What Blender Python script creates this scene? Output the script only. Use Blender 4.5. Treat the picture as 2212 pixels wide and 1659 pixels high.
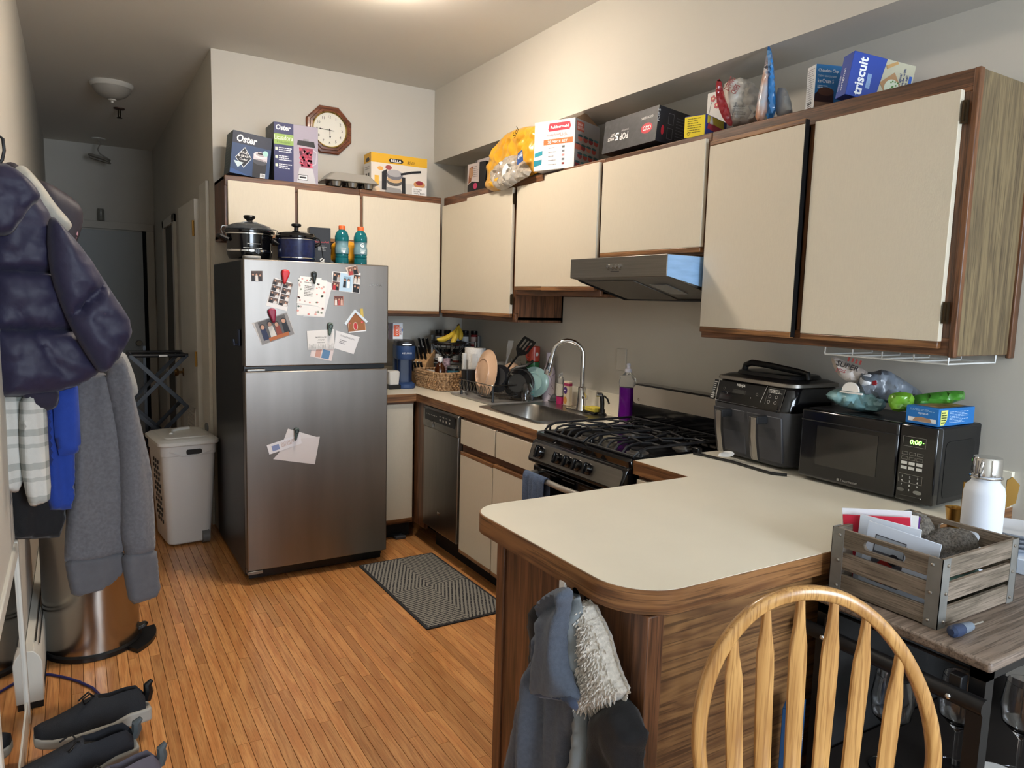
import bpy, bmesh, math, random
import numpy as np
from mathutils import Vector, Matrix, noise
from mathutils.geometry import delaunay_2d_cdt
random.seed(7)
for _o in list(bpy.data.objects): bpy.data.objects.remove(_o)
S = bpy.context.scene
COL = S.collection
PI = math.pi
V = Vector
# ------------------------------------------------------------------ camera
CAM = V((-2.4016, -4.6907, 1.4898)); FPX = 1558.96; IW, IH = 2212, 1659
_ya, _pi, _ro = math.radians(-31.2166), math.radians(-6.5712), math.radians(1.59)
_fw = V((-math.sin(_ya)*math.cos(_pi), math.cos(_ya)*math.cos(_pi), math.sin(_pi)))
_rt = V((math.cos(_ya), math.sin(_ya), 0)); _up = _rt.cross(_fw)
_R = math.cos(_ro)*_rt + math.sin(_ro)*_up; _U = -math.sin(_ro)*_rt + math.cos(_ro)*_up
cd = bpy.data.cameras.new('camera'); cam = bpy.data.objects.new('camera', cd); COL.objects.link(cam)
cd.sensor_fit = 'HORIZONTAL'; cd.sensor_width = 36; cd.lens = FPX/IW*36; cd.clip_start = .02; cd.clip_end = 100
mw = Matrix((_R, _U, -_fw)).transposed().to_4x4(); mw.translation = CAM; cam.matrix_world = mw
S.camera = cam
# measuring helpers: where the sight line of a photo pixel meets a world plane
def _ray(u, v): return _fw*FPX + _R*(u-IW/2) - _U*(v-IH/2)
def onX(u, v, x): d = _ray(u, v); return CAM + d*((x-CAM.x)/d.x)
def onY(u, v, y): d = _ray(u, v); return CAM + d*((y-CAM.y)/d.y)
def onZ(u, v, z): d = _ray(u, v); return CAM + d*((z-CAM.z)/d.z)
# ------------------------------------------------------------------ world, light, exposure
S.view_settings.view_transform = 'Standard'; S.view_settings.look = 'None'
S.view_settings.exposure = 1.45; S.view_settings.gamma = 1; S.view_settings.use_curve_mapping = False
W = bpy.data.worlds.new('world'); S.world = W; W.use_nodes = True
W.node_tree.nodes['Background'].inputs[0].default_value = (.76, .87, 1, 1)
W.node_tree.nodes['Background'].inputs[1].default_value = 8.0
LAMP = V((-1.2, -1.55, 2.9)); LAMP_EMIT = 46.0
WIN = (-1.75, -.25, .75, 2.45)          # window in the wall behind the camera: x0 x1 z0 z1
pl = bpy.data.lights.new('window_daylight', 'AREA'); pl.shape = 'RECTANGLE'; pl.size = WIN[1]-WIN[0]; pl.size_y = WIN[3]-WIN[2]
pl.cycles.is_portal = True
po = bpy.data.objects.new('window_daylight', pl); COL.objects.link(po)
po.location = ((WIN[0]+WIN[1])/2, -6.95, (WIN[2]+WIN[3])/2); po.rotation_euler = (PI/2, 0, 0)
# ------------------------------------------------------------------ materials
def lin(h):
    if isinstance(h, str):
        h = h.lstrip('#'); c = [int(h[i:i+2], 16)/255 for i in (0, 2, 4)]
    else: c = list(h)
    return tuple(x/12.92 if x <= .04045 else ((x+.055)/1.055)**2.4 for x in c)+(1,)
MATS = {}
def mat(name, col='#808080', rough=.5, metal=0, var=0, vscale=8, stretch=(1, 1, 1), bump=0, bscale=200, coat=0, trans=0, ior=1.45,
        emit=0, sheen=0, spec=.5, col2=None, bstretch=None, vdetail=4, alpha=1, aniso=0):
    if name in MATS: return MATS[name]
    m = bpy.data.materials.new(name); m.use_nodes = True; nt = m.node_tree; b = nt.nodes['Principled BSDF']
    I = b.inputs; c = lin(col)
    I['Base Color'].default_value = c; I['Roughness'].default_value = rough; I['Metallic'].default_value = metal
    I['Specular IOR Level'].default_value = spec; I['Coat Weight'].default_value = coat; I['Coat Roughness'].default_value = .08
    I['Transmission Weight'].default_value = trans; I['IOR'].default_value = ior; I['Alpha'].default_value = alpha
    I['Sheen Weight'].default_value = sheen; I['Anisotropic'].default_value = aniso
    if emit: I['Emission Color'].default_value = c; I['Emission Strength'].default_value = emit
    if var or bump or col2:
        tc = nt.nodes.new('ShaderNodeTexCoord'); mp = nt.nodes.new('ShaderNodeMapping'); mp.inputs['Scale'].default_value = stretch
        nt.links.new(tc.outputs['Object'], mp.inputs['Vector'])
    if var or col2:
        n = nt.nodes.new('ShaderNodeTexNoise'); n.inputs['Scale'].default_value = vscale; n.inputs['Detail'].default_value = vdetail
        nt.links.new(mp.outputs[0], n.inputs['Vector'])
        r = nt.nodes.new('ShaderNodeValToRGB'); r.color_ramp.elements[0].position = .32; r.color_ramp.elements[1].position = .68
        c2 = lin(col2) if col2 else tuple(x*(1-var) for x in c[:3])+(1,)
        r.color_ramp.elements[0].color = c2; r.color_ramp.elements[1].color = c
        nt.links.new(n.outputs['Fac'], r.inputs[0]); nt.links.new(r.outputs[0], I['Base Color'])
    if bump:
        n2 = nt.nodes.new('ShaderNodeTexNoise'); n2.inputs['Scale'].default_value = bscale; n2.inputs['Detail'].default_value = 3
        if bstretch:
            mp2 = nt.nodes.new('ShaderNodeMapping'); mp2.inputs['Scale'].default_value = bstretch
            nt.links.new(tc.outputs['Object'], mp2.inputs['Vector']); nt.links.new(mp2.outputs[0], n2.inputs['Vector'])
        else: nt.links.new(mp.outputs[0], n2.inputs['Vector'])
        bp = nt.nodes.new('ShaderNodeBump'); bp.inputs['Strength'].default_value = bump; bp.inputs['Distance'].default_value = .004
        nt.links.new(n2.outputs['Fac'], bp.inputs['Height']); nt.links.new(bp.outputs[0], I['Normal'])
    MATS[name] = m; return m
def wood(name, c1, c2, c3, axis='z', scale=1, rough=.45, coat=0, pos=False, island=False, bump=.15, wave=.5):
    """grain runs along axis: broad cathedral bands plus fine dark pores"""
    if name in MATS: return MATS[name]
    m = bpy.data.materials.new(name); m.use_nodes = True; nt = m.node_tree; N = nt.nodes.new; L = nt.links.new; b = nt.nodes['Principled BSDF']
    if pos: g = N('ShaderNodeNewGeometry'); src = g.outputs['Position']
    else: g = N('ShaderNodeTexCoord'); src = g.outputs['Object']
    k = {'x': (0,), 'y': (1,), 'z': (2,), 'h': (0, 1)}[axis]
    oi = N('ShaderNodeObjectInfo'); add = N('ShaderNodeVectorMath'); add.operation = 'ADD'; cmb = N('ShaderNodeCombineXYZ')
    rnd = N('ShaderNodeMath'); rnd.operation = 'ADD'; L(oi.outputs['Random'], rnd.inputs[0])
    if island:
        gi = N('ShaderNodeNewGeometry'); L(gi.outputs['Random Per Island'], rnd.inputs[1])
    else: rnd.inputs[1].default_value = 0
    ml = N('ShaderNodeMath'); ml.operation = 'MULTIPLY'; ml.inputs[1].default_value = 7.3; L(rnd.outputs[0], ml.inputs[0])
    for i in range(3): L(ml.outputs[0], cmb.inputs[i])
    L(src, add.inputs[0]); L(cmb.outputs[0], add.inputs[1])
    def mapped(s, sl):
        mp = N('ShaderNodeMapping'); sc = [sl if i in k else s for i in range(3)]; mp.inputs['Scale'].default_value = sc; L(add.outputs[0], mp.inputs['Vector']); return mp.outputs[0]
    n1 = N('ShaderNodeTexNoise'); n1.inputs['Scale'].default_value = 1; n1.inputs['Detail'].default_value = 3; n1.inputs['Distortion'].default_value = wave
    L(mapped(14*scale, 1.1*scale), n1.inputs['Vector'])
    mm = N('ShaderNodeMath'); mm.operation = 'MULTIPLY'; mm.inputs[1].default_value = 9; L(n1.outputs['Fac'], mm.inputs[0])
    fr = N('ShaderNodeMath'); fr.operation = 'PINGPONG'; fr.inputs[1].default_value = 1; L(mm.outputs[0], fr.inputs[0])
    n2 = N('ShaderNodeTexNoise'); n2.inputs['Scale'].default_value = 1; n2.inputs['Detail'].default_value = 2
    L(mapped(190*scale, 5*scale), n2.inputs['Vector'])
    r1 = N('ShaderNodeValToRGB'); e = r1.color_ramp.elements; e[0].color = lin(c1); e[1].color = lin(c2); e[0].position = .05; e[1].position = .9
    L(fr.outputs[0], r1.inputs[0])
    r2 = N('ShaderNodeValToRGB'); e = r2.color_ramp.elements; e[0].color = (1, 1, 1, 1); e[1].color = (0, 0, 0, 1); e[0].position = .36; e[1].position = .48
    L(n2.outputs['Fac'], r2.inputs[0])
    mx = N('ShaderNodeMix'); mx.data_type = 'RGBA'; fac = N('ShaderNodeMath'); fac.operation = 'MULTIPLY'; fac.inputs[1].default_value = .6
    L(r2.outputs[0], fac.inputs[0]); L(fac.outputs[0], mx.inputs['Factor']); L(r1.outputs[0], mx.inputs['A']); mx.inputs['B'].default_value = lin(c3)
    out = mx.outputs['Result']
    if island:
        hs = N('ShaderNodeHueSaturation'); fr2 = N('ShaderNodeMath'); fr2.operation = 'FRACT'; L(rnd.outputs[0], fr2.inputs[0])
        mr = N('ShaderNodeMapRange'); mr.inputs['To Min'].default_value = .80; mr.inputs['To Max'].default_value = 1.14
        L(fr2.outputs[0], mr.inputs['Value']); L(mr.outputs[0], hs.inputs['Value']); L(out, hs.inputs['Color']); out = hs.outputs[0]
    L(out, b.inputs['Base Color']); b.inputs['Roughness'].default_value = rough; b.inputs['Coat Weight'].default_value = coat; b.inputs['Coat Roughness'].default_value = .2
    if bump:
        bp = N('ShaderNodeBump'); bp.inputs['Strength'].default_value = bump; bp.inputs['Distance'].default_value = .002
        L(n2.outputs['Fac'], bp.inputs['Height']); L(bp.outputs[0], b.inputs['Normal'])
    MATS[name] = m; return m
def flat(h): return mat('ink_'+h.lstrip('#'), h, .45, spec=.4)
# ------------------------------------------------------------------ mesh builder
class MB:
    def __init__(s): s.v = []; s.f = []; s.m = []; s.x = Matrix.Identity(4); s.mi = 0
    def add(s, vs, fs):
        o = len(s.v); s.v += [s.x @ V(p) for p in vs]; s.f += [tuple(i+o for i in f) for f in fs]; s.m += [s.mi]*len(fs); return s
    def box(s, x0, x1, y0, y1, z0, z1):
        if x0 > x1: x0, x1 = x1, x0
        if y0 > y1: y0, y1 = y1, y0
        if z0 > z1: z0, z1 = z1, z0
        return s.add([(x, y, z) for z in (z0, z1) for y in (y0, y1) for x in (x0, x1)],
                     [(0, 2, 3, 1), (4, 5, 7, 6), (0, 1, 5, 4), (2, 6, 7, 3), (0, 4, 6, 2), (1, 3, 7, 5)])
    def loft(s, rings, closed=True, caps=True):
        n = len(rings[0]); vs = [p for r in rings for p in r]; fs = []
        for i in range(len(rings)-1):
            for j in range(n if closed else n-1):
                k = (j+1) % n; fs.append((i*n+j, i*n+k, (i+1)*n+k, (i+1)*n+j))
        if caps and closed: fs += [tuple(range(n-1, -1, -1)), tuple((len(rings)-1)*n+j for j in range(n))]
        return s.add(vs, fs)
    def lathe(s, prof, n=24, c=(0, 0, 0), caps=True, arc=1, sx=1, sy=1):
        return s.loft([[(c[0]+sx*r*math.cos(2*PI*j/n), c[1]+sy*r*math.sin(2*PI*j/n), c[2]+z) for j in range(n)] for r, z in prof], caps=caps)
    def tube(s, pts, r, n=8, closed=False, caps=True, flat=1):
        pts = [V(p) for p in pts]; m = len(pts); rr = r if isinstance(r, (list, tuple)) else [r]*m; rings = []
        prev = None
        for i, p in enumerate(pts):
            a = pts[(i-1) % m] if (closed or i) else p; b = pts[(i+1) % m] if (closed or i < m-1) else p
            t = (b-a).normalized()
            if prev is None: u = t.orthogonal().normalized()
            else:
                u = prev - t*prev.dot(t); u = u.normalized() if u.length > 1e-6 else t.orthogonal().normalized()
            prev = u; w = t.cross(u)
            rings.append([p+(u*math.cos(2*PI*j/n)+w*math.sin(2*PI*j/n)*flat)*rr[i] for j in range(n)])
        if closed: rings.append(rings[0])
        return s.loft(rings, caps=caps and not closed)
    def cyl(s, a, b, r, r2=None, n=16): return s.tube([a, b], [r, r if r2 is None else r2], n)
    def prism(s, poly, z0, z1, T=None):
        o = s.x
        if T is not None: s.x = s.x @ T
        n = len(poly); s.add([(p[0], p[1], z0) for p in poly]+[(p[0], p[1], z1) for p in poly],
              [tuple(range(n-1, -1, -1)), tuple(range(n, 2*n))]+[(i, (i+1) % n, n+(i+1) % n, n+i) for i in range(n)]); s.x = o; return s
    def ball(s, c, r, n=12, sx=1, sy=1, sz=1):
        return s.loft([[(c[0]+sx*r*math.sin(PI*i/n)*math.cos(2*PI*j/(2*n)), c[1]+sy*r*math.sin(PI*i/n)*math.sin(2*PI*j/(2*n)), c[2]-sz*r*math.cos(PI*i/n)) for j in range(2*n)]
                       for i in range(n+1)][1:-1])
def frame(o, u, v):
    u = V(u).normalized(); v = V(v).normalized(); n = u.cross(v); M = Matrix((u, v, n)).transposed().to_4x4(); M.translation = V(o); return M
def ob(name, mb, mats, parent=None, ang=32, bev=0, seg=2, loc=None, sub=0):
    me = bpy.data.meshes.new(name)
    me.from_pydata([tuple(p) for p in mb.v], [], mb.f); me.update()
    if not isinstance(mats, (list, tuple)): mats = [mats]
    for m in mats: me.materials.append(m)
    if any(mb.m): me.polygons.foreach_set('material_index', mb.m)
    bm = bmesh.new(); bm.from_mesh(me); bmesh.ops.recalc_face_normals(bm, faces=bm.faces); bm.to_mesh(me); bm.free()
    if ang: me.polygons.foreach_set('use_smooth', [True]*len(me.polygons)); me.set_sharp_from_angle(angle=math.radians(ang))
    o = bpy.data.objects.new(name, me); COL.objects.link(o)
    if parent: o.parent = parent
    if loc: o.location = loc
    if bev:
        b = o.modifiers.new('bevel', 'BEVEL'); b.width = bev; b.segments = seg; b.limit_method = 'ANGLE'; b.angle_limit = .7
    if sub: q = o.modifiers.new('sub', 'SUBSURF'); q.levels = sub; q.render_levels = sub
    return o
def tag(o, label, cat, group=None):
    o['label'] = label; o['category'] = cat
    if group: o['group'] = group
    return o
def thing(name, label, cat, loc=(0, 0, 0), rz=0, group=None, rot=None):
    o = bpy.data.objects.new(name, None); COL.objects.link(o); o.empty_display_size = .05
    o.location = loc; o.rotation_euler = rot if rot else (0, 0, rz); return tag(o, label, cat, group)
def struct(name, mb, m, parent=None, label=None, **k):
    o = ob(name, mb, m, parent, **k)
    if not parent: o['kind'] = 'structure'; o['label'] = label or name.replace('_', ' '); o['category'] = name.split('_')[0]
    return o
def B(*a): return MB().box(*a)
def copytree(o, parent=None):
    c = o.copy(); COL.objects.link(c); c.parent = parent
    for ch in list(o.children): copytree(ch, c)
    return c
# ------------------------------------------------------------------ flat print: coloured shapes and lettering on a face
_txt = {}
def textmesh(s, bold=0, shear=0):
    k = (s, bold, shear)
    if k not in _txt:
        cu = bpy.data.curves.new('t', 'FONT'); cu.body = s; cu.size = 1; cu.resolution_u = 2; cu.offset = bold; cu.shear = shear; cu.space_line = .95
        o = bpy.data.objects.new('t', cu); me = o.to_mesh()
        vs = [(p.co.x, p.co.y) for p in me.vertices]; fs = [tuple(q.vertices) for q in me.polygons]
        o.to_mesh_clear(); bpy.data.objects.remove(o); bpy.data.curves.remove(cu)
        xs = [p[0] for p in vs] or [0, 1]; ys = [p[1] for p in vs] or [0, 1]
        x0, x1, y0, y1 = min(xs), max(xs), min(ys), max(ys)
        _txt[k] = ([((x-x0)/(x1-x0+1e-9), (y-y0)/(y1-y0+1e-9)) for x, y in vs], fs, (x1-x0)/(y1-y0+1e-9))
    return _txt[k]
class Print:
    def __init__(s, o, u, v, eps=.0005): s.M = frame(o, u, v); s.mb = MB(); s.mats = []; s.eps = eps; s.k = 1
    def _m(s, c):
        m = flat(c) if isinstance(c, str) else c
        if m not in s.mats: s.mats.append(m)
        s.mb.mi = s.mats.index(m)
    def put(s, vs, fs, c, k):
        s._m(c); z = s.eps*(k if k else s.k); s.mb.add([s.M @ V((x, y, z)) for x, y in vs], fs); return s
    def poly(s, pts, c, k=1): return s.put(pts, [tuple(range(len(pts)))], c, k)
    def rect(s, x0, y0, x1, y1, c, k=1): return s.poly([(x0, y0), (x1, y0), (x1, y1), (x0, y1)], c, k)
    def disc(s, x, y, rx, ry, c, k=1, n=20, a0=0, a1=2*PI): return s.poly([(x+rx*math.cos(a0+(a1-a0)*i/n), y+ry*math.sin(a0+(a1-a0)*i/n)) for i in range(n if a1-a0 > 6.2 else n+1)], c, k)
    def ring(s, x, y, r, w, c, k=1, n=24):
        a = [(x+(r+d)*math.cos(2*PI*i/n), y+(r+d)*math.sin(2*PI*i/n)) for d in (0, -w) for i in range(n)]
        return s.put(a, [(i, (i+1) % n, n+(i+1) % n, n+i) for i in range(n)], c, k)
    def frame(s, x0, y0, x1, y1, w, c, k=1):
        for a in ((x0, y0, x1, y0+w), (x0, y1-w, x1, y1), (x0, y0, x0+w, y1), (x1-w, y0, x1, y1)): s.rect(*a, c, k)
        return s
    def line(s, pts, w, c, k=1):
        for (a, b), (d, e) in zip(pts, pts[1:]):
            l = math.hypot(d-a, e-b) or 1; nx, ny = -(e-b)/l*w/2, (d-a)/l*w/2
            s.poly([(a+nx, b+ny), (d+nx, e+ny), (d-nx, e-ny), (a-nx, b-ny)], c, k)
        return s
    def text(s, t, x, y, h, c, k=2, w=None, al='l', bold=.01, shear=0, rot=0):
        vs, fs, asp = textmesh(t, bold, shear); w = w or asp*h
        ox = {'l': 0, 'c': -w/2, 'r': -w}[al]; ca, sa = math.cos(rot), math.sin(rot)
        return s.put([(x+(ox+a*w)*ca-b*h*sa, y+(ox+a*w)*sa+b*h*ca) for a, b in vs], fs, c, k)
    def lines(s, x0, y0, x1, y1, n, c, k=2, seed=1, fill=.5):
        rr = random.Random(seed); dy = (y1-y0)/n
        for i in range(n):
            x = x0; e = x1-(x1-x0)*rr.random()*.35
            while x < e-1e-6:
                l = min((x1-x0)*rr.uniform(.06, .22), e-x); s.rect(x, y0+i*dy+dy*(1-fill)/2, x+l, y0+i*dy+dy*(1+fill)/2, c, k); x += l+(x1-x0)*.025
        return s
    def done(s, name, parent):
        me = bpy.data.meshes.new(name); me.from_pydata([tuple(p) for p in s.mb.v], [], s.mb.f)
        for m in s.mats: me.materials.append(m)
        me.polygons.foreach_set('material_index', s.mb.m); me.update()
        o = bpy.data.objects.new(name, me); COL.objects.link(o); o.parent = parent; return o
# ------------------------------------------------------------------ soft things: an outline filled out to a padded body
def smoothloop(pts, it=2):
    for _ in range(it):
        q = []; n = len(pts)
        for i in range(n):
            a, b = pts[i], pts[(i+1) % n]
            q += [(a[0]*.75+b[0]*.25, a[1]*.75+b[1]*.25), (a[0]*.25+b[0]*.75, a[1]*.25+b[1]*.75)]
        pts = q
    return pts
def puff(name, outline, o, u, v, depth, m, parent=None, res=.02, back=.5, edge=None, fold=None, it=2, shift=None, mfn=None, ang=75):
    """padded body: outline in metres on the plane (o,u,v), bulging depth forward and back*depth behind; fold(u,v,d)->offset"""
    P = smoothloop(outline, it); Q = []
    for a, b in zip(P, P[1:]+P[:1]):
        k = max(1, int(math.dist(a, b)/res))
        Q += [(a[0]+(b[0]-a[0])*i/k, a[1]+(b[1]-a[1])*i/k) for i in range(k)]
    A = np.array(Q); Bn = np.roll(A, -1, 0)
    x0, y0 = A.min(0); x1, y1 = A.max(0)
    gx, gy = np.meshgrid(np.arange(x0+res/2, x1, res), np.arange(y0+res/2, y1, res)); gx = gx + (np.arange(gx.shape[0]) % 2)[:, None]*res/2
    G = np.stack([gx.ravel(), gy.ravel()], 1)
    def dist(G):
        d = np.full(len(G), 9.); ins = np.zeros(len(G), bool)
        for a, b in zip(A, Bn):
            e = b-a; t = np.clip(((G-a)@e)/(e@e+1e-12), 0, 1); d = np.minimum(d, np.hypot(*(G-a-t[:, None]*e).T))
            c = ((a[1] > G[:, 1]) != (b[1] > G[:, 1])); xx = (b[0]-a[0])*(G[:, 1]-a[1])/((b[1]-a[1]) if abs(b[1]-a[1]) > 1e-12 else 1e-12)+a[0]
            ins ^= c & (G[:, 0] < xx)
        return d, ins
    d, ins = dist(G); G = G[ins & (d > res*.55)]
    nb = len(A); allp = [V(p) for p in A.tolist()+G.tolist()]
    vs, _, fs, *_r = delaunay_2d_cdt(allp, [(i, (i+1) % nb) for i in range(nb)], [], 1, 1e-6)
    arr = np.array([tuple(p) for p in vs]); d, _ = dist(arr); d[d < 1e-5] = 0
    edge = edge or depth*1.1; h = depth*np.sqrt(np.clip(1-(1-np.clip(d/edge, 0, 1))**2, 0, 1))
    M = frame(o, u, v); mb = MB(); idx = {}; front = []; n = len(arr)
    for i, (x, y) in enumerate(arr):
        f = fold(x, y, d[i])*min(1, d[i]/(edge*.5)) if fold else 0
        s = shift(x, y) if shift else 0
        front.append(M @ V((x, y, h[i]+f+s)))
    bk = []; bmap = {}
    for i, (x, y) in enumerate(arr):
        if d[i] == 0: bmap[i] = i
        else: bmap[i] = n+len(bk); bk.append(M @ V((x, y, -back*h[i]+(shift(x, y) if shift else 0))))
    mb.v = front+bk
    for f in fs:
        mb.f.append(tuple(f)); mi = 0
        if mfn: c = arr[list(f)].mean(0); mi = mfn(*c)
        mb.m.append(mi)
    for f in fs:
        mb.f.append(tuple(bmap[i] for i in reversed(f))); mi = 0
        if mfn: c = arr[list(f)].mean(0); mi = mfn(*c)
        mb.m.append(mi)
    return ob(name, mb, m, parent, ang=ang)
def foil(s, a=.012, k=18):
    def f(x, y, d):
        dd = noise.voronoi(V((x*k+.4*fn(x*k, y*k, s), y*k*1.1, s)))[0]; return a*(min(.7, dd[1]-dd[0])*2-.5)+a*.35*fn(x*k*3, y*k*3, s)
    return f
def fn(x, y, z=0): return noise.noise(V((x, y, z)))
# ------------------------------------------------------------------ shared materials
M_wall = mat('wall_paint', '#cbc6bb', .75, var=.05, vscale=1.5, bump=.08, bscale=60)
M_ceil = mat('ceiling_paint', '#ddd7cc', .8, bump=.06, bscale=50)
M_white = mat('white_enamel', '#d9d5ca', .4, var=.06, vscale=5)
M_hall = mat('hall_paint', '#cdc7bb', .7, var=.06, vscale=2)
M_cream = mat('cream_linen_laminate', '#d3c9b5', .55, var=.035, vscale=260, stretch=(1, 1, .12), bump=.12, bscale=420, bstretch=(1, 1, .25))
M_counter = mat('cream_counter_laminate', '#ece5d3', .3, var=.035, vscale=6, coat=.15)
OAK = ('#52341f', '#7a5033', '#2b180d')
oakx, oaky, oakz = [wood('dark_oak_'+a, *OAK, axis=a, scale=1.3, rough=.42, coat=.15) for a in 'xyz']
M_band = {a: wood('edge_oak', '#6b4526', '#94683f', '#3a2312', axis='h', scale=1.3, rough=.4, coat=.2, wave=.25) for a in 'xy'}
M_panel = wood('oak_panel', '#63543d', '#7f6e4f', '#3d3120', axis='z', scale=1.1, rough=.45, coat=.1, wave=1.2)
M_npanel = wood('oak_near_panel', '#6b4a2d', '#8d673f', '#35200f', axis='x', scale=.9, rough=.45, wave=1.6)
M_floor = wood('oak_floor', '#c4834b', '#d69b60', '#a56a38', axis='y', scale=1.8, rough=.3, coat=.35, pos=True, island=True, bump=.08)
M_gap = mat('floor_gap', '#2a150a', .9)
M_steel = mat('brushed_steel', '#98938e', .33, 1, var=.12, vscale=5, stretch=(40, 40, 1), bump=.03, bscale=300, bstretch=(1, 1, .02))
M_steelh = mat('brushed_steel_side', '#8d8983', .36, 1, var=.12, vscale=5, stretch=(1, 1, 40))
M_chrome = mat('chrome', '#d8d8d8', .1, 1)
M_black = mat('black_plastic', '#0f0f10', .35)
M_blackg = mat('black_gloss', '#08080a', .12, coat=.4)
M_blackm = mat('black_matte', '#151517', .65)
M_iron = mat('cast_iron', '#17171a', .45, bump=.1, bscale=300)
M_glass = mat('clear_glass', '#ffffff', .02, trans=1, ior=1.45)
M_plast = mat('clear_plastic', '#f2f4f4', .12, trans=.92, ior=1.2)
M_wire = mat('wire_steel', '#77736d', .3, 1)
M_brass = mat('brass', '#b08a4a', .3, 1)
M_paper = mat('paper_white', '#ece8e2', .7)
M_card = mat('brown_card', '#8b6a4c', .8)
ZC = 2.903; CZ = .914; XL = -2.6; XH = -1.672; YE = 3.705
# ------------------------------------------------------------------ room shell
fl = struct('floor', B(-2.75, .1, -7, 3.9, -.06, -.006), M_gap, label='orange oak strip floor running down the hall')
planks = []; rp = random.Random(3); x = -2.62; PW = .0392
while x < -.5:
    y = -4.9+rp.uniform(0, .6)
    while y < 3.72:
        L = rp.uniform(.3, 1.3); y1 = min(y+L, 3.74)
        planks.append((x, y, y1)); y = y1
    x += PW
def seen(p):
    c = V((p[0]+PW/2, (p[1]+p[2])/2, 0))-CAM; dz = c.dot(_fw)
    if dz < .5: return -1
    u = IW/2+FPX*c.dot(_R)/dz; v = IH/2-FPX*c.dot(_U)/dz
    if not (-60 < u < 1130) or v > 1900: return -1
    if p[0] > -1.7 and p[1] > -.3: return -1
    return (p[2]-p[1])/dz**2
def plank_mb():
    m = MB(); e = .0012
    m.add([(0, 0, -.012), (1, 0, -.012), (1, 1, -.012), (0, 1, -.012), (0, 0, -.001), (1, 0, -.001), (1, 1, -.001), (0, 1, -.001),
           (.015, 0, 0), (.985, 0, 0), (.985, 1, 0), (.015, 1, 0)],
          [(3, 2, 1, 0), (0, 1, 5, 4), (1, 2, 6, 5), (2, 3, 7, 6), (3, 0, 4, 7), (4, 5, 9, 8), (5, 6, 10, 9), (6, 7, 11, 10), (7, 4, 8, 11), (8, 9, 10, 11)])
    return m
planks.sort(key=seen, reverse=True)
src = None; rest = MB()
for i, (px_, y0, y1) in enumerate(planks):
    if i < 298 and seen((px_, y0, y1)) > 0:
        if src is None: o = src = ob('floor_plank', plank_mb(), M_floor, fl, ang=0)
        else: o = src.copy(); COL.objects.link(o)
        o.parent = fl; o.location = (px_, y0, 0); o.scale = (PW-.0012, y1-y0-.0012, 1)
    else: rest.box(px_, px_+PW-.0012, y0, y1-.0012, -.012, 0)
o = ob('floor_planks_far', rest, M_floor, fl, ang=0); o['kind'] = 'stuff'
struct('ceiling', B(-2.75, .1, -7.1, 3.9, ZC, ZC+.1), M_ceil, label='plain painted ceiling')
struct('wall_right', B(0, .1, -7, .1, -.05, ZC), M_wall, label='painted kitchen wall behind the range')
struct('wall_soffit', B(-.2408, 0, -7, 0, 2.4213, ZC), M_wall, label='painted boxed soffit above the wall cabinets')
struct('wall_back', B(XH, 0, 0, .1, -.05, ZC), M_wall, label='painted wall with the octagonal clock')
struct('wall_hall', B(XH, XH+.1, .1, YE, -.05, ZC), M_hall, label='hallway side wall with doors')
struct('wall_hall_end', B(-2.75, XH+.1, YE, YE+.1, -.05, ZC), M_hall, label='wall at the far end of the hallway')
struct('wall_left', B(-2.75, XL, -7, YE, -.05, ZC), M_wall, label='left wall with the coats')
nw = MB(); x0, x1, z0, z1 = WIN
nw.box(-2.75, x0, -7.1, -7, -.05, ZC).box(x1, .1, -7.1, -7, -.05, ZC).box(x0, x1, -7.1, -7, -.05, z0).box(x0, x1, -7.1, -7, z1, ZC)
struct('wall_near', nw, M_wall, label='wall behind the viewer with a window')
wf = MB()
for a in ((x0, x0+.05, z0, z1), (x1-.05, x1, z0, z1), (x0, x1, z0, z0+.05), (x0, x1, z1-.05, z1), (x0, x1, (z0+z1)/2-.025, (z0+z1)/2+.025)): wf.box(a[0], a[1], -7.06, -7.0, a[2], a[3])
struct('window_1', wf, M_white, label='white sash window behind the viewer')
# hall doors
d1 = struct('door_1', B(-2.52, -1.79, YE-.05, YE-.012, .01, 2.075), mat('door_grey', '#a3a6a4', .5), label='grey flush door at the end of the hallway')
tr = MB().box(-1.752, -1.68, YE-.03, YE, 0, 2.165).box(-2.59, -1.68, YE-.034, YE, 2.092, 2.165)
struct('trim_1', tr, M_hall, label='painted casing around the hallway end door', bev=.004)
struct('trim_2', B(-1.79, -1.752, YE-.004, YE, 0, 2.09), mat('gap_shade', '#05060a', .8), label='dark strip painted as the shade in the gap beside the ajar hallway door')  # solid strip, its near-black colour paints the shade inside the gap
kn = MB().lathe([(.0, 0), (.026, .0), (.03, .012), (.028, .028), (.012, .034), (.012, .05), (.03, .052), (.03, .058)], 20); kn.x = Matrix.Identity(4)
o = ob('door_knob', kn, mat('dark_bronze', '#4b4236', .3, .9), d1, loc=(-1.85, YE-.108, .954)); o.rotation_euler = (-PI/2, 0, 0)
a2 = math.radians(1)
d2 = struct('door_2', B(-.018, .018, 0, .71, .02, 2.09), M_white, label='cream hallway door with a louvre vent, slightly ajar')
d2.location = (XH-.03, .46, 0); d2.rotation_euler = (0, 0, a2)
for z in (1.9, 1.05, .25): ob('hinge', MB().cyl((-.026, -.004, z-.05), (-.026, -.004, z+.05), .008, n=8), M_brass, d2)
kb = MB().lathe([(0, 0), (.025, .002), (.03, .016), (.024, .03), (.01, .035), (.01, .055), (.03, .058), (.032, .064)], 20)
o = ob('door_knob', kb, mat('antique_brass', '#7a5c36', .3, .9), d2, loc=(-.082, .65, .9)); o.rotation_euler = (0, PI/2, 0)
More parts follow.
